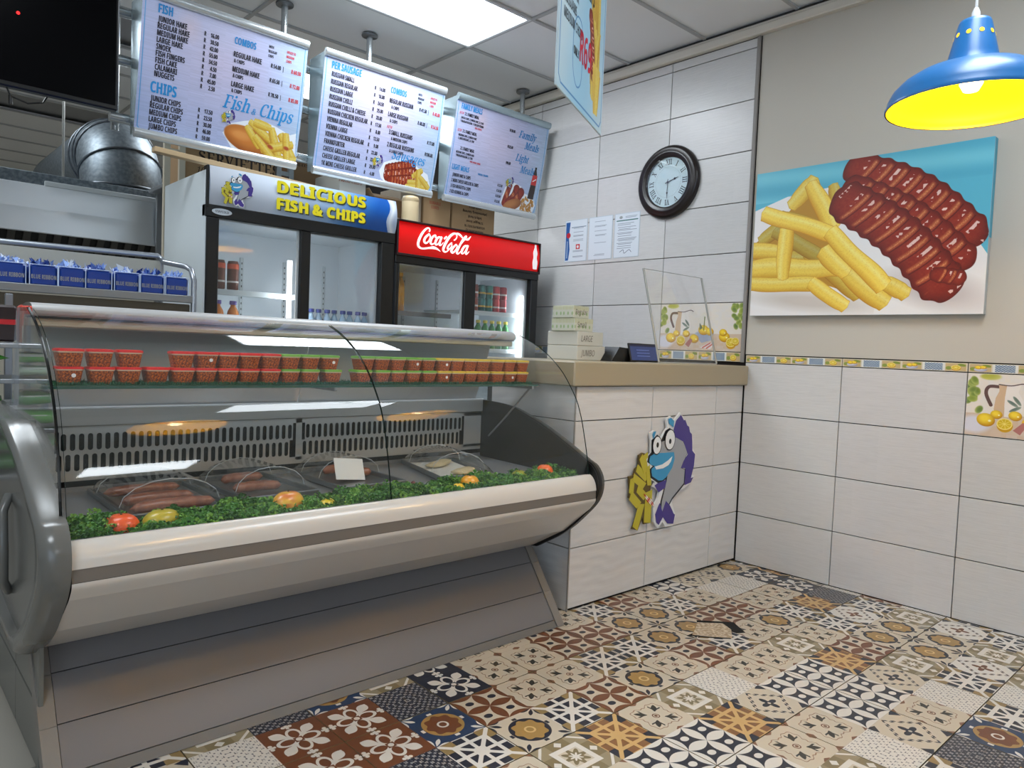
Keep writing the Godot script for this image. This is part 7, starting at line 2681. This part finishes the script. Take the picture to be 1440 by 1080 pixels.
func make_bread() -> void:
	# a tube-framed rack with wrapped loaves
	var t := thing("bread_rack", "steel tube bread rack behind the display case", "rack", v3(-3.29, 0, -1.40))
	var steel := M("rack_steel", Color(0.58, 0.60, 0.63), 0.3, 0.7)
	var m := Mesher.new()
	m.tube([v3(-0.52, 1.60, -0.20), v3(0.46, 1.615, -0.20), v3(0.475, 1.60, -0.19), v3(0.48, 1.585, -0.17), v3(0.495, 1.55, 0.10), v3(0.50, 1.53, 0.16), v3(0.503, 1.48, 0.19), v3(0.503, 0.05, 0.19)], 0.013, 10)
	m.tube([v3(0.475, 1.60, -0.20), v3(0.475, 0.05, -0.20)], 0.013, 10)
	m.tube([v3(-0.52, 1.60, -0.20), v3(-0.52, 0.05, -0.20)], 0.013, 10)
	m.tube([v3(-0.52, 1.42, 0.19), v3(-0.52, 0.05, 0.19)], 0.013, 10)
	obj("tube_frame", m, steel, t)
	m = Mesher.new()
	m.box(v3(-0.01, 1.399, 0.0), v3(1.0, 0.006, 0.36))
	m.box(v3(-0.01, 1.392, 0.195), v3(1.01, 0.034, 0.012), 0.003)
	obj("shelf", m, M("rack_shelf", Color(0.56, 0.57, 0.58), 0.35, 0.6), t)
	m = Mesher.new()
	m.box(v3(-0.01, 1.335, 0.17), v3(1.0, 0.07, 0.02), 0.003)
	m.box(v3(-0.01, 0.9, 0.0), v3(1.0, 0.02, 0.36), 0.003)
	obj("lower_shelf", m, M("rack_dark", Color(0.32, 0.29, 0.24), 0.5, 0.3), t)
	m = Mesher.new()
	m.box(v3(-0.01, 1.50, -0.19), v3(0.96, 0.18, 0.006))
	obj("back_sheet", m, M("rack_sheet", Color(0.66, 0.66, 0.62), 0.5, 0.3), t)
	var blue := M("wrap_blue", Color(0.03, 0.21, 0.54), 0.3)
	blue.clearcoat_enabled = true
	blue.clearcoat = 0.3
	var film := M("wrap_film", Color(0.50, 0.62, 0.86), 0.15)
	film.clearcoat_enabled = true
	film.clearcoat = 0.8
	var loaf := Mesher.new()
	loaf.box(v3(0, 0.044, 0), v3(0.098, 0.088, 0.24), 0.010)
	var loaf_m := loaf.done()
	var pil := Mesher.new()
	for s in [[-0.0495, 0.044], [0.0495, 0.044]]:
		pil.box(v3(s[0], s[1], 0.118), v3(0.003, 0.086, 0.006), 0.001)
	pil.box(v3(0, 0.087, 0.118), v3(0.098, 0.003, 0.006), 0.001)
	var crease := pil.done()
	var tx := Mesher.new()
	text(tx, "BLUE RIBBON", v3(0, 0.030, 0.1212), v3(1, 0, 0), UP, 0.017, 0.58, 1)
	var letters := tx.done()
	for row in 2:
		for i in 7 - row:
			var lb := ("%s blue-wrapped loaf from the left, front row of the bread rack" if row == 0 else "%s blue-wrapped loaf from the left, back row of the bread rack") % ORD[i]
			var o := thing("bread_loaf", lb, "bread", v3(-3.487 + 0.1045 * i + 0.05 * row, 1.4025, -1.335 - 0.185 * row), rng.randf_range(-0.04, 0.04), "blue-wrapped loaves on the bread rack")
			if row == 1:
				o.scale = v3(1, 1, 0.5)
				o.position.z = -1.51
			put("loaf", loaf_m, blue, o)
			put("wrap_crease", crease, M("crease_white", Color(0.76, 0.82, 0.92), 0.2), o)
			if row == 0:
				put("lettering", letters, M("wrap_letter", Color(0.58, 0.58, 0.56), 0.4), o)
			# crumpled, twisted end of the bag on top
			var f := Mesher.new()
			var fw := Mesher.new()
			for k in 60:
				var mb := f if k % 3 else fw
				var p := v3(rng.randf_range(-0.032, 0.032), 0.088, rng.randf_range(-0.02, 0.112))
				var q := p + v3(rng.randf_range(-0.018, 0.018), rng.randf_range(0.006, 0.038), rng.randf_range(-0.03, 0.02))
				var r := p + v3(rng.randf_range(-0.018, 0.018), rng.randf_range(0.0, 0.022), rng.randf_range(-0.03, 0.03))
				mb.tri(p, q, r)
			obj("bag_twist", f, blue if i % 2 else film, o)
			obj("bag_twist", fw, film if i % 2 else M("film_white", Color(0.82, 0.86, 0.92), 0.15), o)


func pillow(w: float, h: float, d: float, sd: int) -> ArrayMesh:
	# a plump, creased plastic bag lying flat
	var n := FastNoiseLite.new()
	n.seed = sd
	n.frequency = 9.0
	var m := Mesher.new()
	m.smooth(true)
	for side in [1.0, -1.0]:
		for i in 12:
			for j in 8:
				var q := []
				for k in [[0, 0], [1, 0], [1, 1], [0, 1]]:
					var u: float = (i + k[0]) / 12.0
					var v: float = (j + k[1]) / 8.0
					var e := pow(maxf(0.0, 16.0 * u * (1 - u) * v * (1 - v)), 0.4)
					q.append(v3((u - 0.5) * w, h * 0.5 + side * h * 0.5 * e * (0.85 + 0.3 * n.get_noise_3d(u, v, side)), (v - 0.5) * d))
				m.face(q, v3(0, side, 0))
	return m.done()


func make_freezer_rack() -> void:
	# shelves of bagged vegetables seen through the left end glass
	var t := thing("bag_rack", "grey steel shelf rack of vegetable bags behind the left end glass", "rack", v3(-3.60, 0, -1.0))
	var steel := M("rack_steel")
	var m := Mesher.new()
	for q in [[-0.045, 0.205], [-0.60, 0.205], [0.09, -0.12], [-0.60, -0.12]]:
		m.box(v3(q[0], 0.68, q[1]), v3(0.025, 1.36, 0.025), 0.002)
	obj("rack_post", m, steel, t)
	for y in [0.70, 0.86, 1.04, 1.165]:
		m = Mesher.new()
		m.box(v3(-0.24, y, 0.055), v3(0.70, 0.016, 0.31), 0.002)
		obj("rack_shelf", m, M("rack_shelf"), t)
	var greens := [Color(0.26, 0.62, 0.20), Color(0.60, 0.82, 0.55), Color(0.34, 0.68, 0.22), Color(0.22, 0.56, 0.18), Color(0.72, 0.82, 0.70), Color(0.30, 0.66, 0.22)]
	var names := ["dark green vegetable bag on the lowest shelf of the left rack", "pale green vegetable bag on top of the lowest bag in the left rack", "bright green vegetable bag on the second shelf of the left rack", "deep green vegetable bag on top of the bright green one", "whitish green vegetable bag on the third shelf of the left rack", "green vegetable bag just under the top shelf of the left rack"]
	for i in 6:
		var y: float = [0.708, 0.779, 0.868, 0.939, 1.050, 1.098][i]
		var b := thing("vegetable_bag", names[i], "bag", v3(-3.70 + 0.015 * (i % 2), y, -0.945), 0.12 * (i % 3 - 1), "vegetable bags on the left rack")
		put("bag", pillow(0.26, 0.066 if i < 4 else 0.046, 0.22, 70 + i), M("bag_green_%d" % i, greens[i], 0.25), b)
		var l := Mesher.new()
		l.box(v3(-0.02, 0.036 if i < 4 else 0.028, 0.096), v3(0.09, 0.020, 0.004), 0.001)
		obj("bag_label", l, M("bag_label", Color(0.82, 0.86, 0.82), 0.3), b)
		if i == 1 or i == 4:
			var x := Mesher.new()
			text(x, "MCCAIN" if i == 1 else "McCain", v3(-0.02, 0.030 if i == 1 else 0.022, 0.0985), v3(1, 0, 0), UP, 0.010, 0.8, 1)
			obj("lettering", x, M("badge_ink"), b)
	for i in 2:
		var r := thing("red_pack", ["red and white pack upright on the top shelf of the left rack", "dark tray pack with a red band at the left edge of the picture"][i], "pack", v3([-3.475, -3.585][i], 1.1735, [-0.90, -0.87][i]), 0.05)
		m = Mesher.new()
		m.box(v3(0, 0.07, 0), [v3(0.075, 0.14, 0.05), v3(0.12, 0.13, 0.06)][i], 0.008)
		obj("pack_body", m, M("pack_red", Color(0.74, 0.24, 0.18), 0.3) if i == 0 else M("pack_dark", Color(0.14, 0.08, 0.09), 0.3), r)
		m = Mesher.new()
		m.box(v3(0, 0.04 if i == 0 else 0.075, [0.0255, 0.0305][i]), [v3(0.06, 0.05, 0.002), v3(0.116, 0.018, 0.002)][i])
		obj("pack_band", m, M("pack_white", Color(0.80, 0.78, 0.76), 0.4) if i == 0 else M("pack_band_red", Color(0.72, 0.10, 0.14), 0.3), r)
